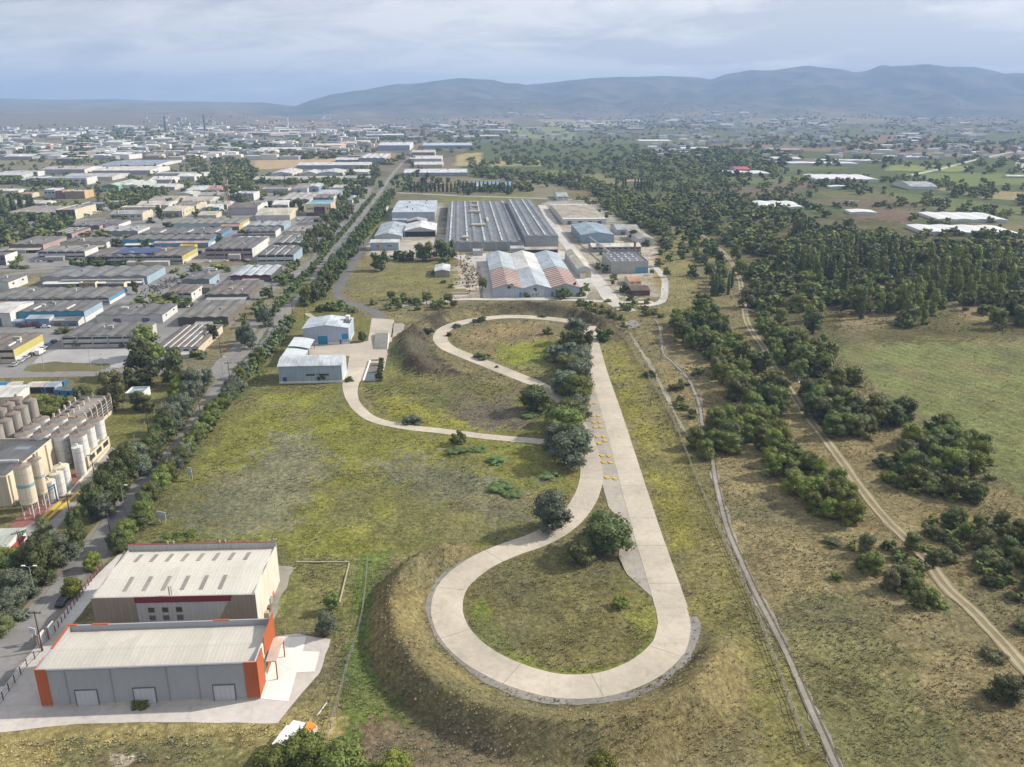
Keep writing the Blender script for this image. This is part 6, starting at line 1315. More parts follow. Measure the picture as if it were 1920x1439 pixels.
kerb(A_, B_, .8, .6, YELM, wb); kerb(P_, Q_, .8, .6, YELM, wb); kerb(Q_, G(205,842), .5, .6, CRM, wb, 'parapet'); kerb(G(82,980), G(140,928), 2.4, .25, concm((.26,.24,.18), 'bridge_deck', 0, .3), wb, 'deck')
cv = MB(); x1, y1 = G(60,955)[:2]; x2, y2 = G(108,940)[:2]; cv.bar((x1, y1, 2.6), (x2, y2, 5.2), .22); cv.bar((x1, y1, 1.9), (x2, y2, 4.4), .15); cv.bar((x2, y2, 0), (x2, y2, 5.2), .12); tag(cv.build('conveyor', BLU), 'inclined blue conveyor arm under the cream silos', 'conveyor')
sf = MB(); x1, y1 = G(125,872)[:2]
for i in range(3):
    for j in range(2): sf.bar((x1+i*2.2, y1+j*2.5, 0), (x1+i*2.2, y1+j*2.5, 9), .1)
for z_ in (2, 4, 6, 8):
    for j in range(2): sf.bar((x1, y1+j*2.5, z_), (x1+4.4, y1+j*2.5, z_), .08)
    sf.bar((x1, y1, z_), (x1, y1+2.5, z_), .08); sf.bar((x1+4.4, y1, z_), (x1+4.4, y1+2.5, z_), .08)
tag(sf.build('steel_frame', plain((.12,.12,.14))), 'dark open steel frame between works building and slim tank', 'steel frame')
# ------------------------------------------------------------------ vehicles
def carmesh(kind):
    L, Wd, Hh = {'car': (4.3, 1.75, 1.42), 'van': (5.6, 2.0, 2.3), 'truck': (9, 2.45, 3.3)}[kind]
    b = MB(); gl = MB()
    if kind == 'car':
        b.prism([(-L/2, .35), (L/2, .35), (L/2, .75), (L/2-.9, .92), (-L/2+.7, .95), (-L/2, .8)], -Wd/2, Wd/2, 'y'); b.prism([(-L*.32, 1.38), (L*.12, 1.42), (L*.10, 1.34), (-L*.30, 1.30)], -Wd*.4, Wd*.4, 'y')
        gl.prism([(L/2-1.1, .90), (L*.11, 1.36), (-L*.31, 1.32), (-L/2+.6, .93)], -Wd*.43, Wd*.43, 'y')
    elif kind == 'van':
        b.prism([(-L/2, .4), (L/2, .4), (L/2, 1.0), (L/2-.8, 1.3), (L/2-1.5, 2.25), (-L/2, 2.3)], -Wd/2, Wd/2, 'y'); gl.prism([(L/2-.72, 1.32), (L/2-1.38, 2.12), (L/2-1.6, 2.1), (L/2-1.6, 1.35)], -Wd/2-.02, Wd/2+.02, 'y')
    else:
        b.box(-L/2, L/2-2.4, -Wd/2, Wd/2, .95, 3.3); b.prism([(L/2-2.1, .5), (L/2, .5), (L/2, 1.5), (L/2-.3, 2.6), (L/2-2.1, 2.7)], -Wd/2+.05, Wd/2-.05, 'y'); gl.prism([(L/2+.02, 1.5), (L/2-.26, 2.45), (L/2-.9, 2.4), (L/2-.9, 1.5)], -Wd/2, Wd/2, 'y')
    return b, gl, L, Wd
CARP = {}
WHEEL = MB(); WHEEL.cyl((0, 0), .33, .33, -.11, .11, 12); WHM = WHEEL.mesh('wheel', plain((.03,.03,.03)))
def car(px, py, ang, col, lab, kind='car', full=True, group=None):
    if kind not in CARP: b, g_, L, Wd = carmesh(kind); CARP[kind] = (b.mesh('body', plain((.5,.5,.5))), g_.mesh('glazing', glassm()), L, Wd)
    bm_, gm_, L, Wd = CARP[kind]; x, y, _ = G(px, py); o = empty({'car': 'parked_car', 'van': 'parked_van', 'truck': 'parked_truck'}[kind], (x, y, .06), ang); tag(o, lab, kind, group)
    c = bpy.data.objects.new('body', bm_); C.objects.link(c); c.parent = o; s = c.material_slots[0]; s.link = 'OBJECT'; s.material = plain(col, .35, 0, .05)
    c = bpy.data.objects.new('windows', gm_); c.name = 'glazing'; C.objects.link(c); c.parent = o
    if full:
        for sx in (-1, 1):
            for sy in (-1, 1):
                c = bpy.data.objects.new('wheel', WHM); C.objects.link(c); c.parent = o; c.location = (sx*L*.31, sy*(Wd/2-.08), .33); c.rotation_euler = (math.pi/2, 0, 0)
    return o
BK = (.02,.02,.025); RD = (.3,.02,.03); WH = (.72,.72,.72); SL = (.35,.36,.38); BL = (.05,.1,.22)
ordn_ = ['first','second','third','fourth','fifth','sixth','seventh','eighth','ninth','tenth','eleventh','twelfth','thirteenth','fourteenth','fifteenth','sixteenth','seventeenth','eighteenth','nineteenth','twentieth','last']; ANG = math.pi/2+TH; gc = 'cars parked in the estate'
car(118,1132,ANG+.05,BK,'black car parked on the roadside apron by the cream warehouse')
for (a, b, an, c, l, k) in [(28,686,ANG,SL,'silver car nearest the street beside the yellow-sided unit','car'),(40,679,ANG,(.45,.46,.48),'light grey car, second from the street beside the yellow-sided unit','car'),(51,672,ANG,SL,'grey car, third from the street beside the yellow-sided unit','car'),(60,667,ANG,BK,'black car just in front of the white van','car'),
   (76,664,ANG,WH,'white van standing in the car row at the yellow-sided unit','van'),(82,655,ANG,(.5,.5,.5),'pale car just behind the white van','car'),(90,649,ANG,BL,'dark blue car, last but one behind the white van','car'),(101,643,ANG,BK,'black car at the far end of the yellow-sided unit','car'),
   (46,614,.3,(.06,.05,.1),'dark purple car beside the red one before the blue sheds','car'),(57,613,.5,RD,'red car before the blue sheds','car'),(76,615,.4,(.04,.06,.05),'dark green car next to the white estate car','car'),(86,615,.3,WH,'white estate car on the yard before the blue sheds','car'),
   (389,492,0,WH,'lone white car in the middle of the yard by the pinkish unit','car'),(422,491,.2,WH,'white car under the hedge of the pinkish unit','car'),(436,490,0,BK,'black car in the row before the pinkish unit','car'),(446,490,0,(.12,.06,.05),'brown car in the row before the pinkish unit','car'),(456,490,0,BK,'black car at the end of the row before the pinkish unit','car'),(461,492,.6,BK,'black car set askew at the end of the row','car'),
   (348,494,ANG,SL,'grey car nearest the corner along the yellow end wall','car'),(356,487,ANG,RD,'red car along the yellow end wall','car'),(361,484,ANG,SL,'grey car behind the red one along the yellow end wall','car'),(367,481,ANG,WH,'white car furthest along the yellow end wall','car'),(375,476,ANG,BK,'black van by the gap before the pinkish unit','van'),
   (399,508,0,WH,'white box van on the back street','van'),(387,511,0,(.4,.45,.5),'pale car beside the white box van on the back street','car'),(407,530,ANG,BL,'blue car at the pale blue side wall of the small hall','car'),(356,572,ANG,RD,'red car behind the burnt unit','car'),(354,576,ANG,WH,'white car behind the burnt unit','car'),
   (160,407,.3,(.25,.36,.33),'green-grey lorry at the dark office with cream flank','truck'),(178,402,.3,WH,'white lorry at the cream flank loading side','truck'),(196,396,.2,WH,'white lorry parked nearest the small cream office','truck'),(202,392,.2,(.6,.62,.66),'pale lorry behind the white one','truck'),
   (708,400,0,BL,'dark blue car under the carport','car'),(716,401,0,SL,'silver car beside the carport','car'),(722,402,0,BK,'black car furthest out from the carport','car'),(868,551,0,(.55,.5,.3),'pale yellow lorry flatbed left in the factory yard','truck'),(1158,548,0,WH,'white car in the factory lane','car'),(70,330,0,WH,'white lorry by the pale open shed','truck'),(52,332,.3,SL,'grey lorry by the pale open shed','truck')]:
    car(a, b, an, c, l, k, full=b > 600, group=gc)
for k, (a, b) in enumerate([(20,333),(30,335),(44,336),(60,338),(186,388),(191,391),(206,389),(211,394),(186,398),(455,372),(462,374),(470,371),(556,412),(560,415),(430,452),(436,455),(330,436),(336,434),(95,492),(62,492),(72,491)]):
    car(a, b, R.uniform(-.3, .3), R.choice([WH, SL, BK, WH, RD]), ordn_[k]+' small vehicle on the upper estate yards, counted from the pale open shed', 'car', full=False, group='vehicles on the upper estate yards')
tr = car(540,1408,ANG-.35,WH,'white truck half hidden under the trees at the bottom edge','truck')
x, y, _ = G(581,1380); o = empty('dumper', (x, y, 0), .9); tag(o, 'small orange and white machine behind the white truck', 'machine'); BP(o, 'body', [(-1.2,1.2,-.8,.8,.5,1.7)], plain((.7,.68,.64))); BP(o, 'hood', [(-.9,.9,-.81,.82,1.702,2.1)], plain((.75,.28,.04)))
for sx in (-.8, .8):
    for sy in (-.8, .8): c = bpy.data.objects.new('wheel', WHM); C.objects.link(c); c.parent = o; c.location = (sx, sy, .33); c.rotation_euler = (math.pi/2, 0, 0); c.scale = (1.2, 1.2, 2)
# ------------------------------------------------------------------ poles, lamps, mast
WOODM = plain((.07,.055,.045), .9); q = MB(); q.cyl((0, 0), .16, .10, 0, 9.5, 8); POLE = q.mesh('pole', WOODM); q = MB(); q.box(-1.3, 1.3, -.08, .08, 8.9, 9.08)
for k in (-1.2, -.4, .4, 1.2): q.cyl((k, 0), .07, .05, 9.08, 9.35, 6)
ARM = q.mesh('crossarm', WOODM)
poles = [(80,1221,'wooden power pole by the white gate of the orange-cornered warehouse'),(209,1010,'wooden power pole at the near end of the roadside tree row'),(305,888,'power pole standing among the roadside row, next past the near end'),(378,794,'power pole at the shaded stretch of the main road'),(432,722,'power pole at the junction verge'),(476,672,'power pole beyond the junction beside the pale canopies'),
  (515,628,'power pole on the meadow side opposite the median hedge'),(549,592,'power pole at the second junction'),(512,562,'power pole at the pale forecourt of the brown-roofed hall'),(46,1062,'dark power pole between the works and the street trees'),(180,908,'power pole at the weighbridge'),(279,812,'power pole at the corner of the depot lawn'),(572,602,'thin power pole behind the test hall'),(415,672,'power pole on the green verge before the junction'),(592,560,'power pole by the concrete slabs near the spur road'),(136,990,'power pole amid the street trees below the weighbridge')]
for k, (a, b, l) in enumerate(poles):
    x, y, _ = G(a, b); o = empty('power_pole', (x, y, 0), .3*k % 1); tag(o, l, 'pole', 'power poles along the main road')
    for nm, me in (('pole', POLE), ('crossarm', ARM)): c = bpy.data.objects.new(nm, me); C.objects.link(c); c.parent = o
# sagging cables from pole to pole
pw = [G(a, b)[:2] for a, b, _ in poles[:8]]; cb = MB()
for i in range(len(pw)-1):
    for k in (-.9, .9):
        pp = [(pw[i][0]+(pw[i+1][0]-pw[i][0])*t+k, pw[i][1]+(pw[i+1][1]-pw[i][1])*t, 9.1-1.2*4*t*(1-t)) for t in np.linspace(0, 1, 7)]
        for a, b in zip(pp, pp[1:]): cb.bar(a, b, .025, n=3)
tag(cb.build('power_cable', plain((.03,.03,.03))), 'thin dark cables sagging from pole to pole along the main road', 'cable')
STL = plain((.38,.38,.37), .5, .3)
lamps = [(67,1122,2,'double-armed street lamp among the trees by the works'),(235,962,1,'street lamp on the works side at the big roadside trees'),(418,706,1,'street lamp in the mouth of the junction'),(66,690,1,'street lamp at the near end of the grass island in the lot'),(83,694,1,'thin street lamp, second along the grass island'),(171,692,1,'street lamp two thirds along the grass island'),(193,700,1,'street lamp at the far end of the grass island'),(276,692,1,'street lamp before the umbrella pine'),(375,655,1,'street lamp at the pale-flowered bushes'),(558,540,1,'street lamp in the far median'),(520,568,1,'street lamp at the second junction'),(588,500,1,'street lamp in the far median toward the white corner unit'),(610,508,1,'street lamp on the meadow side of the far main road'),(303,476,1,'street lamp at the long yellow-ended unit'),(184,500,1,'street lamp before the forecourt trees'),(186,536,1,'tall lamp mast in front of the wide grey hall'),(421,487,1,'lamp mast before the pinkish unit')]
for a, b, n_, l in lamps:
    x, y, _ = G(a, b); o = empty('street_lamp', (x, y, 0)); tag(o, l, 'street lamp', 'street lamps'); q = MB(); q.cyl((0, 0), .11, .07, 0, 8, 8); q.build('pole', STL, o)
    for s in ((-1, 1) if n_ == 2 else (1,)): q = MB(); q.bar((0, 0, 7.95), (1.5*s, 0, 8.3), .05); q.build('arm', STL, o); q = MB(); q.box(1.3*s-.35, 1.3*s+.45, -.15, .15, 8.25, 8.4); q.build('lamp_head', plain((.75,.75,.75)), o)
x, y, _ = G(432,404); o = empty('radio_mast', (x, y, 0)); tag(o, 'red and white lattice radio mast with dishes above the estate roofs', 'radio mast'); hm = 38
for sec in range(8):
    z0, z1 = hm*sec/8, hm*(sec+1)/8; w0, w1 = 1.3-.9*sec/8, 1.3-.9*(sec+1)/8; q = MB(); cs = [(-1,-1),(1,-1),(1,1),(-1,1)]
    for i in range(4):
        a, b = cs[i], cs[(i+1) % 4]; q.bar((a[0]*w0, a[1]*w0, z0), (a[0]*w1, a[1]*w1, z1), .13); q.bar((a[0]*w0, a[1]*w0, z0), (b[0]*w1, b[1]*w1, z1), .08); q.bar((b[0]*w0, b[1]*w0, z0), (a[0]*w1, a[1]*w1, z1), .08)
    q.build('lattice_section', plain((.38,.13,.1) if sec % 2 else (.5,.46,.44)), o)
for k, (dz, sx) in enumerate(((20,1.2),(24,1.3),(29,-1.2),(14,-1.5),(33,1.0))): q = MB(); q.cyl((sx, -.6), .6, .6, dz, dz+1.0, 12); q.build('dish', plain((.7,.7,.7)), o)
def sign(px, py, w_, h_, z_, lab, m, double=False):
    x, y, _ = G(px, py); o = empty('billboard', (x, y, 0), -.35); tag(o, lab, 'billboard')
    for s in (-.36, .36): BP(o, 'post', [(s*w_-.06, s*w_+.06, .05, .17, 0, z_+h_)], plain((.5,.45,.33)))
    BP(o, 'panel', [(-w_/2, w_/2, -.06, .04, z_, z_+h_)], m); BP(o, 'panel_frame', [(-w_/2-.08, w_/2+.08, -.1, .045, z_+h_, z_+h_+.1), (-w_/2-.08, w_/2+.08, -.1, .045, z_-.1, z_)], plain((.6,.58,.52)))
SG = NT('faded_poster'); SG.col((.5,.55,.6)); t_ = SG.n('TexCoord').outputs['Object']; SG.col(SG.mix(SG.rng(SG.noise(1.6, t_, 4, .7, (.5,1,2)), .4, .6, 0, 1), (.30,.36,.42), (.58,.6,.62)))
sign(305,982,2.7,2.1,1.3,'faded grey-blue billboard on two posts at the meadow edge',SG.m); sign(358,900,1.3,2.6,1.2,'narrow billboard seen edge-on further up the meadow edge',SG.m); sign(66,1207,1.6,1.3,2.4,'small pale sign on a post by the power pole at the gate',SG.m)
for (a, b, l) in [((73,1216),(86,1200),'white gate wall nearest the power pole'),((90,1200),(103,1184),'taller white gate wall with a round top toward the cream warehouse')]:
    g_ = empty('gate_wall', G(*a)); tag(g_, l, 'wall', 'white gate walls'); kerb(G(*a), G(*b), .3, 2.6, SILW, g_, 'panel'); kerb(G(*a), G(a[0]+1.5, a[1]-1.5), .55, 3.0, plain((.25,.15,.13)), g_, 'pillar')
# ------------------------------------------------------------------ fences and garden walls
def fence(P, lab, name, hh, step, pm, wm2, railz, wpts=False, rails=2, mesh_=False, pt=.07, wt=.035):
    Q = smooth(P if wpts else W(P), 3); o = empty(name, (Q[0][0], Q[0][1], 0)); tag(o, lab, 'fence'); ox, oy = Q[0]
    pts = along(Q, step); n = 0
    pb = MB(); pb.box(-pt, pt, -pt, pt, -.3, hh); pm_ = pb.mesh('fence_post', pm)
    for (x, y) in pts[:100]: c = bpy.data.objects.new('fence_post', pm_); C.objects.link(c); c.parent = o; c.location = (x-ox, y-oy, 0)
    q = MB()
    for z in railz:
        for a, b in zip(pts, pts[1:]): q.bar((a[0]-ox, a[1]-oy, z), (b[0]-ox, b[1]-oy, z), wt, n=3)
    q.build('wire', wm2, o)
CP_ = plain((.36,.34,.30)); WR = plain((.16,.16,.15))
fence([p for p in FENCE_E], 'long wire fence on pale posts following the railway line', 'wire_fence', 1.5, 4.6, plain((.42,.38,.30)), plain((.42,.37,.29)), (.35,.8,1.4), pt=.12, wt=.07)
fence([(690,1050),(684,1120),(674,1180),(652,1250),(634,1320),(616,1380),(608,1420)], 'wire fence on dark posts between warehouse plot and bank', 'wire_fence', 1.8, 3, CP_, WR, (.5,1.1,1.7)); fence([(512,1193),(560,1190),(612,1188),(650,1190)], 'short wire fence behind the white slab', 'wire_fence', 1.5, 2.6, CP_, WR, (.4,.9,1.4))
fence([(-5,1330),(45,1258),(70,1232),(84,1215)], 'dark railing along the pale apron of the orange-cornered warehouse', 'railing', 1.9, 2.4, plain((.08,.09,.11)), plain((.1,.1,.12)), (.3,1.0,1.7)); fence([(104,1185),(140,1135),(165,1100),(195,1060)], 'maroon railing beside the cream warehouse', 'railing', 1.6, 1.6, plain((.2,.04,.05)), plain((.18,.05,.06)), (.3,.8,1.5))
fence([(222,862),(262,812),(296,770),(330,735)], 'wire fence round the depot lawn', 'wire_fence', 1.8, 4, CP_, WR, (.6,1.2,1.7)); fence([(1246,470),(1252,520),(1254,560)], 'dark fence along the dry strip by the factory', 'wire_fence', 2, 6, WR, WR, (.5,1.2,1.9))
for (P, l) in (([(556,1056),(655,1056)], 'low tan garden wall on the far side of the fenced grass'), ([(655,1058),(637,1132)], 'low tan garden wall ending at the small dark tree')):
    g_ = empty('garden_wall', G(*P[0])); tag(g_, l, 'wall'); kerb(G(*P[0]), G(*P[1]), .25, .3, plain((.30,.25,.17)), g_, 'wall_body'); kerb(G(*P[0]), G(*P[1]), .32, .06, plain((.40,.34,.25)), g_, 'coping', .305)
kerb_o = empty('pipe', G(650,1310)); tag(kerb_o, 'pale pipe lying on the grass below the white slab', 'pipe'); kerb(G(594,1344), G(613,1318), .18, .18, SILW, kerb_o, 'pipe_body')
# pallets and crates beside the cream warehouse
for k, (a, b, c_, l) in enumerate([(513,1069,(.35,.25,.15),'brown crate stack furthest up beside the cream warehouse'),(515,1080,(.5,.5,.48),'pale crate between two brown ones beside the cream warehouse'),(511,1092,(.4,.2,.1),'orange-brown crate beside the cream warehouse'),(507,1106,(.5,.48,.45),'white appliance-sized crate beside the cream warehouse'),(506,1120,(.42,.2,.08),'rusty orange crate, middle of the row beside the cream warehouse'),(503,1132,(.3,.28,.26),'grey crate beside the cream warehouse'),(500,1145,(.16,.1,.08),'dark crate near the lower end of the row'),(497,1158,(.38,.3,.22),'last crate of the row next to the orange-cornered warehouse')]):
    x, y, _ = G(a, b); o = empty('crate', (x, y, 0), R.uniform(-.2, .2)); tag(o, l, 'crate', 'crates beside the cream warehouse'); BP(o, 'box', [(-.9,.9,-.6,.6,.16,1.1+.3*(k % 3))], plain(c_)); BP(o, 'pallet', [(-1,1,-.65,-.45,0,.155),(-1,1,.45,.65,0,.155),(-1,1,-.1,.1,0,.155)], plain((.3,.22,.14)))
# ------------------------------------------------------------------ on the test track
yb = [(1109,733),(1104.5,757),(1115.5,757.5),(1110.5,781),(1121.5,781),(1113.5,793),(1124.5,793),(1115.5,802),(1126.5,802),(1120,820.5),(1132,820.5),(1134,828),(1123.5,833),(1128.5,856),(1141.7,856.5),(1131.4,868),(1144.5,868.5),(1138,897),(1153,899)]
YB = NT('yellow_paint'); YB.col(YB.mul((.62,.40,.05), YB.rng(YB.noise(3, YB.n('TexCoord').outputs['Object'], 4, .7), .3, .7, .75, 1.1)))
q = MB(); q.prism([(-.6,0),(.6,0),(.54,.22),(-.54,.22)], -.82, .82, 'y'); YBM = q.mesh('block_body', YB.m); q = MB(); q.box(-.08, .08, -.08, .08, .22, .32); YBS = q.mesh('lifting_lug', DARKM)
nearw = ['lone yellow block furthest up the pad', 'left-lane yellow block of the second pair from the top', 'straight-side yellow block of the second pair from the top']
pairs = ['', 'second', 'second', 'third', 'third', 'fourth', 'fourth', 'fifth', 'fifth', 'sixth', 'sixth', 'seventh', 'seventh', 'eighth', 'eighth', 'ninth', 'ninth', 'tenth', 'tenth']
for k, (a, b) in enumerate(yb):
    x, y, _ = G(a, b); o = empty('yellow_block', (x, y, .08), .02*k)
    side = 'nearer the trees' if k in (1, 3, 5, 7, 9, 12, 13, 15, 17) else 'nearer the straight lane'
    tag(o, 'lone yellow block furthest from the lone loop trees' if k == 0 else f'yellow block of the {pairs[k]} row down the concrete pad, {side}', 'block', 'yellow blocks on the test pad')
    for nm, me in (('block_body', YBM), ('lifting_lug', YBS)): c = bpy.data.objects.new(nm, me); C.objects.link(c); c.parent = o
# small dark object on the north loop, shaped as a heap
x, y, _ = G(931,690); o = empty('debris_pile', (x, y, .1)); tag(o, 'small dark heap lying on the north loop lane', 'heap'); q = MB(); rr_ = random.Random(3)
for k in range(9): q.bar((rr_.uniform(-.8,.8), rr_.uniform(-.4,.4), 0), (rr_.uniform(-.7,.7), rr_.uniform(-.3,.3), rr_.uniform(.3,1.0)), .14, n=5)
q.build('heap', DARKM, o)
# rails
rwp = smooth(W(RAIL), 3); o = empty('railway_track', (rwp[0][0], rwp[0][1], .12)); tag(o, 'rusty single railway line running up the gravel bed beside the fence', 'railway track')
for s in (-.72, .72):
    P = offset(rwp, s); q = MB()
    for a, b in zip(P, P[1:]): q.bar((a[0]-rwp[0][0], a[1]-rwp[0][1], .12), (b[0]-rwp[0][0], b[1]-rwp[0][1], .12), .065)
    q.build('rail', plain((.09,.06,.05), .5), o)
# burnt rubble and scrap heaps in the factory yard
rb = MB(); rr_ = random.Random(5)
for (a, b, n_) in [(878,510,26),(884,520,40),(880,533,40),(876,485,20),(875,500,20)]:
    x, y, _ = G(a, b)
    for k in range(n_): x1, y1 = x+rr_.gauss(0, 3), y+rr_.gauss(0, 7); rb.bar((x1, y1, 0), (x1+rr_.uniform(-1.6,1.6), y1+rr_.uniform(-1.6,1.6), rr_.uniform(.3,1.3)), rr_.uniform(.12,.45), n=5)
tag(rb.build('rubble', plain((.12,.10,.09), .9, 0, .5, 2)), 'dark scrap and rubble strewn over the factory yard', 'rubble', kind='stuff')
rb = MB()
for (a, b, n_) in [(322,529,26),(300,540,30),(288,548,16)]:
    x, y, _ = G(a, b)
    for k in range(n_): x1, y1 = x+rr_.gauss(0, 4), y+rr_.gauss(0, 4); rb.bar((x1, y1, 0), (x1+rr_.uniform(-2,2), y1+rr_.uniform(-2,2), rr_.uniform(.3,2.2)), rr_.uniform(.12,.4), n=5)
tag(rb.build('burnt_debris', plain((.10,.095,.09), .9, 0, .5, 2)), 'burnt debris behind the unit with the holed roof', 'debris', kind='stuff')
# pump yard by the big field
o = empty('water_tank', (*G(1544,664)[:2], 0)); tag(o, 'small white water tank at the field corner yard', 'tank'); q = MB(); q.cyl((0, 0), 1, 1, .6, 3.2, 14); q.build('tank_shell', SILW, o); q = MB(); q.box(-1,1,-1,1,0,.6); q.build('tank_base', plain((.3,.2,.15)), o)
bld(1532,1544,700,695,692,'G',1,(.3,.12,.08),(.28,.1,.07),(.3,.15,.1),label='tiny brick-red hut at the field corner yard',name='hut',cat='hut',rot=-.3)
poly('yellow_paving', [(1500,706),(1528,704),(1530,712),(1506,717),(1500,719)], .16, concm((.50,.44,.05), 'yellow_mat', 0, .1)); poly('pale_path', [(1490,704),(1496,703),(1503,718),(1498,719)], .18, SILW); poly('pale_path', [(1500,704),(1545,699),(1546,702),(1500,707)], .18, WHITEC)
# greenhouses and farm buildings on the plain
for (xl, xr, yb_, yt, yk, n_, l) in [(1428,1504,393,388,377,3,'white plastic greenhouse in three steps beside the poplars'),(1596,1642,403,399,393,1,'single short white tunnel on the brown field'),(1532,1640,341,336,327,5,'white greenhouse block with a ragged rear edge'),(1735,1898,441,435,421,4,'longest white greenhouse, the near one of the two long ones'),(1760,1880,416,411,398,4,'long white greenhouse just beyond the longest one'),
  (1452,1600,309,306,303,4,'thin bright greenhouse strip on the plain'),(1345,1440,329,325,320,3,'greenhouse beside the red barn'),(1535,1645,304,301,299,4,'thin greenhouse strip behind the ragged greenhouse'),(1672,1740,299,295,292,3,'low bright greenhouse pair near the pale road'),(1557,1592,354,351,348,1,'small flat greenhouse below the ragged one'),(1700,1742,333-34,295,293,2,'short greenhouse next to the low bright pair')]:
    bld(xl, xr, yb_, yt, yk, 'D', n_, (.60,.61,.62), (.5,.54,.55), WHT, label=l, name='greenhouse', cat='greenhouse', group='greenhouses on the plain', rot=-.16, rise=.8, dirt=.08, rk='plain')
for (xl, xr, yb_, yt, yk, rf, rc, wc, sc, l) in [(1708,1755,356,350,342,'A',LGREY,(.5,.55,.6),WHT,'arched white farm hall on the plain'),(1380,1406,325,318,313,'G',(.4,.1,.12),(.32,.08,.1),OFFW,'red barn beside a greenhouse'),(1445,1504,288,281,279,'F',OFFW,(.4,.28,.24),OFFW,'long brick and white block among the trees on the plain'),(1200,1260,272,265,262,'F',WHT,(.6,.57,.46),WHT,'cream factory with a tower end in the far woods'),(1440,1500,302,298,295,'G',OFFW,OFFW,WHT,'low long white farm building'),(1650,1680,288,282,280,'F',WHT,OFFW,WHT,'white three-storey block on the plain'),(1278,1294,272,262,260,'F',CREAM,(.6,.56,.44),CREAM,'tall cream block at the end of the cream factory'),(1890,1925,334,331,329,'G',OFFW,LGREY,WHT,'white farm sheds beside the road bend'),(1278,1330,283,279,277,'G',WHT,OFFW,WHT,'white roofs before the cream factory'),(1595,1610,382,379,377,'F',OFFW,OFFW,WHT,'small white farmhouse on the brown field'),(1175,1200,345,341,338,'G',(.4,.2,.16),CREAM,CREAM,'red-roofed cottage among cypresses')]:
    bld(xl, xr, yb_, yt, yk, rf, 1, rc, wc, sc, label=l, name='farm_building', cat='building', rot=-.12)
for a, b in [(1168,352),(1173,353),(1190,356),(1196,357),(1202,358),(1208,358),(1213,357),(1218,358),(1155,352),(1277,379),(1223,360)]: T('cypress', a, b, 15, 17, 'dark', group='cypresses round the red-roofed cottage', lod='lo')
for a, b in [(55,395),(63,397),(40,393),(25,398),(12,400),(5,402)]: T('cypress', a, b, 17, 34, 'dark', group='conifers behind the estate', lod='lo')
for k in range(26): T('cypress', 770+k*7.6, 360+R.uniform(-1, 1), 13, 20, 'dark', group='row of conifers along the railway lane', lod='lo')
# factory chimneys on the plain
for (a, b, h_, l) in [(312,253,62,'tall dark chimney standing at the smoky works'),(385,249,62,'second dark chimney of the smoky works'),(541,246,56,'slim white chimney behind the pines')]:
    x, y, _ = G(a, b); o = empty('chimney', (x, y, 0)); tag(o, l, 'chimney', 'chimneys on the plain'); q = MB(); q.cyl((0, 0), 5 if a < 400 else 3, 3 if a < 400 else 2, 0, h_, 12); q.build('stack', plain((.12,.12,.13) if a < 400 else (.6,.6,.6)), o); q = MB(); q.cyl((0, 0), 3.4 if a < 400 else 2.3, 3.4 if a < 400 else 2.3, h_, h_+2, 12); q.build('rim', plain((.2,.1,.1)), o)
# ------------------------------------------------------------------ far town: the largest as things, the rest as one mass
TOWN = [([(-60,300),(560,300),(560,262),(-60,262)], 40, (18,60)), ([(180,262),(700,262),(700,240),(180,240)], 40, (30,80)), ([(-60,262),(170,262),(170,250),(-60,250)], 14, (30,80)), ([(700,262),(960,262),(960,236),(640,236)], 26, (25,70)), ([(960,250),(1400,250),(1400,222),(960,222)], 34, (30,80)), ([(1400,262),(1940,262),(1940,228),(1400,228)], 36, (22,60)), ([(1300,300),(1920,300),(1920,268),(1300,268)], 22, (12,30))]
cols = [WHT, OFFW, LGREY, (.5,.46,.38), (.36,.38,.41), (.36,.26,.21), (.4,.42,.45), OFFW, WHT, LGREY, (.3,.3,.3)]
cn_ = 0
for P, n_, (s0, s1) in TOWN:
    wp = [G(*p)[:2] for p in P]; xs = [p[0] for p in wp]; ys = [p[1] for p in wp]; m_ = 0; gd = 0
    while m_ < n_ and gd < 4000:
        gd += 1; x, y = R.uniform(min(xs), max(xs)), R.uniform(min(ys), max(ys))
        if not inp1(x, y, wp): continue
        if any((x-b_[1])**2+(y-b_[2])**2 < 50**2 for b_ in BLD): continue
        m_ += 1; w_ = R.uniform(s0, s1); d_ = w_*R.uniform(.5, 1.2); h_ = R.uniform(5, 11); z_ = gz(x, y); rc = R.choice(cols); wc = R.choice(cols)
        o = empty('distant_building', (x, y, z_-1), R.uniform(-.3, .3)); tag(o, None, 'building', 'buildings of the far plain'); q = MB(); q.box(-w_/2, w_/2, -d_/2, d_/2, 0, h_); q.build('wall', wallm(wc), o)
        q = MB(); t = [(-d_/2-.4, h_+.02), (0, h_+d_*.06), (d_/2+.4, h_+.02)]; q.prism(t+[(p, zz-.3) for p, zz in reversed(t)], -w_/2-.4, w_/2+.4, 'x'); fix_normals(q.build('roof', roofm(rc, 'plain', .2), o))
        nm_ = {WHT: 'white', OFFW: 'off-white', LGREY: 'light grey', CREAM: 'cream', BGREY: 'blue-grey', (.36,.26,.21): 'brownish', (.5,.46,.38): 'cream'}.get(rc, 'grey'); wn_ = {WHT: 'white', OFFW: 'off-white', LGREY: 'light grey', CREAM: 'cream', BGREY: 'blue-grey', (.36,.26,.21): 'brownish', (.5,.46,.38): 'cream'}.get(wc, 'grey')
        BLD.append((o, x, y, nm_+'-roofed hall, '+wn_+' walls', w_, d_, h_))
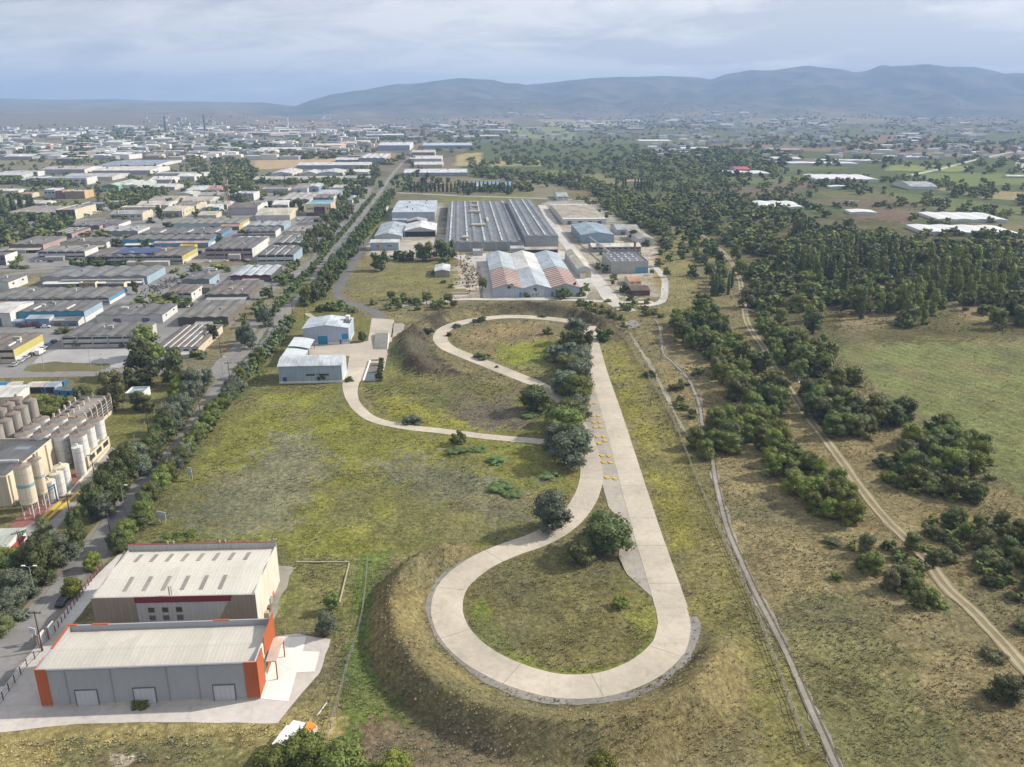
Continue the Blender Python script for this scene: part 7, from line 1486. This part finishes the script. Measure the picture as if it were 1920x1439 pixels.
def mass(name, items, label, cat):
    V = []; F = []; Cc = []; n0 = 0
    for (x, y, z, w_, d_, h_, c_) in items:
        V += [(x-w_/2,y-d_/2,z),(x+w_/2,y-d_/2,z),(x+w_/2,y+d_/2,z),(x-w_/2,y+d_/2,z),(x-w_/2,y-d_/2,z+h_),(x+w_/2,y-d_/2,z+h_),(x+w_/2,y+d_/2,z+h_),(x-w_/2,y+d_/2,z+h_)]
        F += [(n0+4,n0+5,n0+6,n0+7),(n0,n0+1,n0+5,n0+4),(n0+1,n0+2,n0+6,n0+5),(n0+2,n0+3,n0+7,n0+6),(n0+3,n0,n0+4,n0+7)]; Cc += [c_]*8; n0 += 8
    s = NT('town_paint'); at = s.n('VertexColor'); at.layer_name = 'cover'; s.L.new(at.outputs['Color'], s.b.inputs['Base Color']); s.b.inputs['Roughness'].default_value = .8
    o = bpy.data.objects.new(name, mesh_np(name, V, F, s.m, colors=np.array(Cc))); C.objects.link(o); tag(o, label, cat, kind='stuff')
items = []
for P, n_, (s0, s1) in [([(-100,262),(1950,262),(1950,225),(560,225),(-100,232)], 700, (10,30)), ([(-100,300),(700,300),(700,240),(-100,246)], 420, (14,40)), ([(600,230),(1950,230),(1950,219),(900,219)], 330, (10,26)), ([(-100,295),(700,295),(700,262),(-100,262)], 130, (8,22)), ([(1200,300),(1950,300),(1950,262),(1200,262)], 140, (8,20))]:
    m_ = 0; xs = [p[0] for p in P]; ys = [p[1] for p in P]; gd = 0
    while m_ < n_ and gd < 20000:
        gd += 1; a, b = R.uniform(min(xs), max(xs)), R.uniform(min(ys), max(ys))
        if not inp1(a, b, P): continue
        if vn(np.array([a/55.]), np.array([b/7.]), 5)[0] < .45: continue
        x, y, _ = G(a, max(b, 200)) if b > 212 else (0, 0, 0)
        if b <= 212: y = 6000+ (212-b)/20*2600; x = y*(a-960)/1623
        m_ += 1; w_ = R.uniform(s0, s1); c_ = R.choice(cols); f_ = R.uniform(.75, 1.15); items.append((x, y, gz(x, y)-2, w_, w_*R.uniform(.4, 1), R.uniform(5, 11)+2, tuple(k_*f_ for k_ in c_)))
mass('distant_town', items, 'pale scatter of tiny buildings over the far plain and foothills', 'town')
# ------------------------------------------------------------------ woodland too far or too dense to count, and low ground cover
def leafmass(name, label, cat, spots, nl, mat_, shape=1.0, core=True):
    g = np.random.default_rng(len(spots)); tv = []; tf = []
    for k in range(4):
        V, F = crown('bush', 7, nl, .115, 900+k); 
        tv.append(V); tf.append(F)
    VV = []; FF = []; CC = []; n0 = 0
    for i, (x, y, z, w_, h_, c_) in enumerate(spots):
        V = tv[i % 4]; a = i*2.4; ca, sa = math.cos(a)*w_, math.sin(a)*w_
        P = np.empty_like(V); P[:, 0] = V[:, 0]*ca-V[:, 1]*sa+x; P[:, 1] = V[:, 0]*sa+V[:, 1]*ca+y; P[:, 2] = V[:, 2]*h_+z
        VV.append(P); FF.append(tf[i % 4]+n0); n0 += len(V); CC.append(np.tile(np.array(c_), (len(V), 1))*g.uniform(.78, 1.25, (len(V)//4, 1)).repeat(4, 0)[:len(V)] if len(V) % 4 == 0 else np.tile(np.array(c_), (len(V), 1)))
    o = bpy.data.objects.new(name, mesh_np(name, np.concatenate(VV), np.concatenate(FF), mat_, colors=np.concatenate(CC))); C.objects.link(o); tag(o, label, cat, kind='stuff'); return o
s = NT('foliage_mass'); at = s.n('VertexColor'); at.layer_name = 'cover'; s.L.new(at.outputs['Color'], s.b.inputs['Base Color']); s.b.inputs['Roughness'].default_value = .8; s.b.inputs['Specular IOR Level'].default_value = .1; FOL = s.m
GRN_ = [(.075,.093,.032), (.115,.138,.04), (.155,.178,.05), (.096,.11,.045), (.185,.20,.062)]
WOODS = [([(1275,430),(1400,395),(1560,425),(1740,460),(1940,470),(1940,520),(1700,500),(1500,500),(1380,470),(1330,450)], 330, (8,13)), ([(1350,480),(1940,500),(1940,580),(1700,560),(1420,600)], 170, (7,11)),
 ([(880,312),(960,325),(1080,332),(1180,368),(1270,400),(1330,420),(1310,440),(1200,405),(1100,360),(1000,350),(880,330)], 240, (9,14)), ([(1085,375),(1180,385),(1250,430),(1260,480),(1235,445),(1150,400),(1100,385)], 120, (7,11)),
 ([(900,262),(1150,255),(1400,290),(1400,350),(1280,370),(1120,330),(940,300)], 430, (7,12)), ([(1000,310),(1300,300),(1560,330),(1500,400),(1290,410),(1200,370)], 210, (5,10)), ([(1560,330),(1930,320),(1930,440),(1740,450)], 70, (6,11)), ([(1130,290),(1420,275),(1500,300),(1420,335),(1280,330),(1150,310)], 200, (11,17)), ([(1250,375),(1330,365),(1500,375),(1560,410),(1400,410),(1290,410)], 110, (8,12)),
 ([(1060,395),(1200,400),(1240,440),(1160,415)], 30, (5,8)), ([(-60,388),(20,400),(150,415),(155,440),(90,462),(-60,475)], 120, (8,13)), ([(340,300),(470,305),(480,350),(450,385),(390,355),(350,330)], 130, (9,15)), ([(200,372),(290,350),(330,352),(270,395),(200,392)], 90, (8,11)), ([(-20,345),(150,352),(140,345),(40,340)], 40, (9,13)),
 ([(140,262),(330,262),(330,244),(160,248)], 70, (12,20)), ([(130,310),(165,310),(170,262),(150,262)], 40, (12,18)), ([(520,300),(630,300),(630,288),(530,290)], 45, (11,15)), ([(470,345),(700,352),(700,344),(470,340)], 60, (8,13)), ([(600,262),(900,268),(960,250),(700,245)], 150, (10,16)), ([(390,275),(470,275),(560,265),(560,272),(480,284),(400,288)], 60, (11,16)),
 ([(1400,255),(1930,268),(1930,290),(1650,285),(1400,272)], 190, (9,15)), ([(1480,310),(1930,330),(1930,300),(1800,295),(1480,300)], 60, (9,15)), ([(1260,310),(1450,318),(1620,350),(1640,372),(1500,340),(1300,335)], 60, (8,13)), ([(1780,360),(1870,362),(1860,372),(1780,372)], 16, (10,15)), ([(1740,415),(1920,445),(1920,455),(1740,440)], 16, (7,10)),
 ([(1280,900-290),(1330,585),(1370,600),(1330,640)], 8, (5,8)), ([(880,300),(1010,295),(1010,312),(880,310)], 25, (9,14)), ([(-100,262),(1930,262),(1930,226),(-100,240)], 700, (7,11)), ([(-100,300),(900,290),(900,262),(-100,262)], 230, (9,14)), ([(700,245),(1940,245),(1940,222),(900,222)], 700, (8,13)),
 ([(0,420),(560,370),(600,330),(300,300),(-60,300)], 200, (6,10)), ([(600,352),(760,300),(742,296),(590,345)], 40, (8,12)), ([(880,350),(1010,352),(1010,362),(880,362)], 26, (8,12)), ([(1400,640),(1560,690),(1500,735),(1410,700)], 20, (5,8)), ([(1460,350),(1640,330),(1930,350),(1930,362),(1640,342),(1480,360)], 60, (6,10)), ([(1560,385),(1770,385),(1900,400),(1900,406),(1760,392),(1560,392)], 24, (5,9))]
plant_all()
WOODS += [([(430,345),(480,340),(500,375),(450,385)], 14, (8,12)), ([(560,345),(620,340),(640,352),(600,365)], 14, (8,12)), ([(90,402),(200,385),(200,395),(100,412)], 9, (5,8)), ([(0,300),(560,262),(560,300),(0,320)], 60, (7,11)), ([(300,400),(560,385),(560,392),(300,412)], 12, (5,8)), ([(240,505),(480,500),(480,512),(240,514)], 9, (3,6)), ([(300,560),(370,560),(360,585),(300,585)], 10, (3,6))]
spots = [(x, y, gz(x, y)-.5, w_*1.1, h_, {'dark': (.066,.092,.034), 'mid': (.11,.145,.045), 'olive': (.13,.14,.055), 'yellow': (.155,.185,.04), 'silver': (.12,.15,.1)}.get(t_, (.1,.12,.04))) for (_, x, y, h_, w_, t_) in OVER]; EMP = [(b_[1], b_[2], b_[4], b_[5]) for b_ in BLD]
ex = np.array([e_[0] for e_ in EMP]); ey = np.array([e_[1] for e_ in EMP]); ew = np.array([e_[2] for e_ in EMP])/2+4; ed = np.array([e_[3] for e_ in EMP])/2+4
rutw = W(RUTS)
for P, n_, hs in WOODS:
    wp = [G(*p)[:2] for p in P]; xs = [p[0] for p in wp]; ys = [p[1] for p in wp]; m_ = 0; gd = 0; low = n_ >= 700
    while m_ < n_ and gd < n_*50:
        gd += 1; a, b = R.uniform(min(p[0] for p in P), max(p[0] for p in P)), R.uniform(min(p[1] for p in P), max(p[1] for p in P))
        if not inp1(a, b, P): continue
        if low and vn(np.array([a/40.]), np.array([b/5.]), 15)[0] < .5: continue
        x, y, _ = G(a, b)
        if ((abs(ex-x) < ew) & (abs(ey-y) < ed)).any(): continue
        if 330 < a < 780 and b > 300 and abs(a-(707+(368-b)*.9)) < 24: continue
        if y < 700 and seg_dist(np.array([x]), np.array([y]), rutw)[0][0] < 7: continue
        h_ = R.uniform(*hs); w_ = h_*R.uniform(.9, 1.5)*(1.0 if y < 1500 else 1.3); m_ += 1; spots.append((x, y, gz(x, y)-.5, w_, h_, R.choice(GRN_)))
spots += [(x, y, gz(x, y)-.4, R.uniform(3.5, 6), R.uniform(1.8, 3.6), R.choice(GRN_)) for (x, y) in UND]
leafmass('woodland', 'dense far woods, copses and tree lines over the plain', 'woodland', spots, 64, FOL)
# tussocks, weeds and low scrub of the meadows, each blade group taking the colour of its ground
def tussocks():
    g = np.random.default_rng(4); N = 95000
    r = 60*np.exp(g.uniform(0, 1, N*2)**.85*math.log(480/60.)); u = g.uniform(-.72, .72, N*2); Y = r*1.0+50; X = u*(Y+35)
    px, py = PIX(X, Y); ok = (px > -60) & (px < 1980) & (py < 1480)
    bad = inpoly(px, py, [(-900,350),(700,350),(560,560),(470,690),(230,1040),(170,1130),(-900,1300)]) | inpoly(px, py, [(-100,1000),(520,1020),(640,1190),(560,1352),(-100,1400)]) | inpoly(px, py, [(500,590),(660,590),(700,590),(760,600),(735,690),(705,720),(500,725)]) | inpoly(px, py, [(860,440),(1230,440),(1240,575),(860,570)])
    ok &= ~bad; ok &= ~inpoly(px, py, [(1099,700),(1112,700),(1240,1140),(1220,1120),(1160,1045),(1127,900)])
    X = X[ok]; Y = Y[ok]; px = px[ok]; py = py[ok]
    dmin = np.full(X.shape, 1e9)
    for P, w_ in [(TRACK_MAIN, 7.4), (LOOP_S, 7.1), (LINK, 9), (ROADS['spur'][0], 6.5), (RUTS, 3.6), (RAIL, .2), (ROADS['main'][0][:14], 8), (RAIL2, .4)]: d, _, _ = seg_dist(X, Y, W(P)); dmin = np.minimum(dmin, d-w_/2)
    dens = fbm(X/7, Y/7, 71, 4); keep = (dmin > .35) & (g.uniform(0, 1, X.shape) < sstep(.3, .6, dens)*.95+.15)
    fld = inpoly(px, py, [(1575,622),(1640,612),(2050,640),(2100,1000),(1920,930),(1860,890),(1790,810),(1700,770),(1640,720),(1570,660)]); keep &= ~(fld & (g.uniform(0, 1, X.shape) < .93)); keep &= ~((Y > 330) & (g.uniform(0, 1, X.shape) < .6)); mead = inpoly(px, py, [(500,735),(645,730),(690,790),(840,815),(1030,835),(1060,960),(760,1040),(300,1000),(380,870)]); keep &= ~(mead & (fbm(X/12, Y/12, 31, 3) < .52) & (g.uniform(0, 1, X.shape) < .75))
    X = X[keep]; Y = Y[keep]; n = len(X)
    i = np.clip(np.searchsorted(GR, Y+40), 1, GNY-2); j = np.clip(((X/(GR[i]+30)+1.35)/2.7*(GNX-1)+.5).astype(int), 0, GNX-1); Z = GZ[i*GNX+j]; col = GC[i*GNX+j].copy()
    kind = g.uniform(0, 1, n)+(fbm(X/12, Y/12, 83, 3)-.5)*.9
    sz = g.uniform(.16, .42, n)*np.where(kind > .75, 1.5, 1.0)*np.clip(Y/260, .75, 1.5); hh = sz*g.uniform(.55, 1.2, n)
    tone = g.uniform(.95, 1.45, (n, 1)); col = col*tone
    sg = (kind > .93)[:, None]; col = np.where(sg, np.array((.15,.155,.10))*tone, col); st = (kind < .1)[:, None]; col = np.where(st, np.array((.24,.20,.12))*tone, col)
    # each tussock: five blades-wedges round a centre
    m = 5; V = np.empty((n, m*3, 3)); F = np.empty((n, m, 3), dtype=np.int64)
    for k in range(m):
        a = 6.283*k/m+g.uniform(0, 1.2, n); lean = g.uniform(.5, 1.25, n)
        V[:, k*3, 0] = X+np.cos(a+1.9)*sz*.45; V[:, k*3, 1] = Y+np.sin(a+1.9)*sz*.45; V[:, k*3, 2] = Z-.06
        V[:, k*3+1, 0] = X+np.cos(a-1.9)*sz*.45; V[:, k*3+1, 1] = Y+np.sin(a-1.9)*sz*.45; V[:, k*3+1, 2] = Z-.06
        V[:, k*3+2, 0] = X+np.cos(a)*sz*lean; V[:, k*3+2, 1] = Y+np.sin(a)*sz*lean; V[:, k*3+2, 2] = Z+hh*g.uniform(.6, 1.2, n)
        F[:, k, 0] = k*3; F[:, k, 1] = k*3+1; F[:, k, 2] = k*3+2
    F = F+(np.arange(n)*m*3)[:, None, None]
    o = bpy.data.objects.new('grass_tussocks', mesh_np('grass_tussocks', V.reshape(-1, 3), F.reshape(-1, 3), FOL, colors=np.repeat(col, m*3, 0))); C.objects.link(o); tag(o, 'tussocks of rough grass and grey scrub over the open meadows', 'grass', kind='stuff')
tussocks()
# ------------------------------------------------------------------ air
zlo = float(GZ.min())-1.0; zhi = float(GZ.max())+20
q = MB(); q.box(-21500, 21500, -2600, 14900, zlo, zhi); hz = bpy.data.materials.new('haze_air'); hz.use_nodes = True; nt = hz.node_tree; nt.nodes.remove(nt.nodes['Principled BSDF']); pv = nt.nodes.new('ShaderNodeVolumePrincipled')
pv.inputs['Color'].default_value = (.42,.62,.98,1); pv.inputs['Density'].default_value = 1.15e-4; pv.inputs['Anisotropy'].default_value = 0.0; nt.links.new(pv.outputs[0], nt.nodes['Material Output'].inputs['Volume'])
o = q.build('haze', hz); tag(o, kind='stuff')
# ------------------------------------------------------------------ labels: every thing named by its look and the landmark it is near
LM = LAND+[('the south loop bend',)+G(1050,1286)[:2], ('the north loop bend',)+G(960,596)[:2], ('the round grove on the gravel line',)+G(1320,840)[:2], ('the red barn',)+G(1393,322)[:2], ('the main road junction',)+G(440,680)[:2], ('the grey silos',)+G(40,780)[:2], ('the dirt track fork',)+G(1400,580)[:2], ('the ragged greenhouse',)+G(1585,334)[:2],
  ('the longest greenhouse',)+G(1815,430)[:2], ('the big field corner yard',)+G(1520,700)[:2], ('the railway bend by the round grove',)+G(1300,720)[:2], ('the radio mast',)+G(432,404)[:2], ('the spur road corner',)+G(634,552)[:2], ('the near end of the ruts',)+G(1875,1201)[:2], ('the long grove foot',)+G(1590,960)[:2], ('the cream factory tower',)+G(1286,272)[:2], ('the first chimney of the smoky works',)+G(312,253)[:2]]
def ordinal(n):
    base = ['', 'first', 'second', 'third', 'fourth', 'fifth', 'sixth', 'seventh', 'eighth', 'ninth', 'tenth', 'eleventh', 'twelfth', 'thirteenth', 'fourteenth', 'fifteenth', 'sixteenth', 'seventeenth', 'eighteenth', 'nineteenth']
    if n < 20: return base[n]
    t = ['', '', 'twenty', 'thirty', 'forty', 'fifty', 'sixty', 'seventy', 'eighty', 'ninety'][min(9, n//10)]
    return t+'-'+base[n % 10] if n % 10 else {'twenty': 'twentieth', 'thirty': 'thirtieth', 'forty': 'fortieth', 'fifty': 'fiftieth', 'sixty': 'sixtieth', 'seventy': 'seventieth', 'eighty': 'eightieth', 'ninety': 'ninetieth'}[t]
def autolabel(L):
    by = {}
    for (o, x, y, nm, words) in L:
        if 'label' in o: continue
        k = min(range(len(LM)), key=lambda i: (LM[i][1]-x)**2+(LM[i][2]-y)**2); by.setdefault((k, nm), []).append(((LM[k][1]-x)**2+(LM[k][2]-y)**2, o, words))
    for (k, nm), v in by.items():
        v.sort(key=lambda t: t[0]); kind = nm.replace('_', ' ')
        for i, (_, o, words) in enumerate(v):
            pos = 'nearest' if i == 0 else ordinal(i+1)+' nearest'
            o['label'] = f'{words} {kind if nm != "distant_building" else ""}'.strip()+f', {pos} to {LM[k][0]}'
autolabel(TREES); autolabel([(o, x, y, 'distant_building', w_) for (o, x, y, w_, _, _, _) in BLD if 'label' not in o])
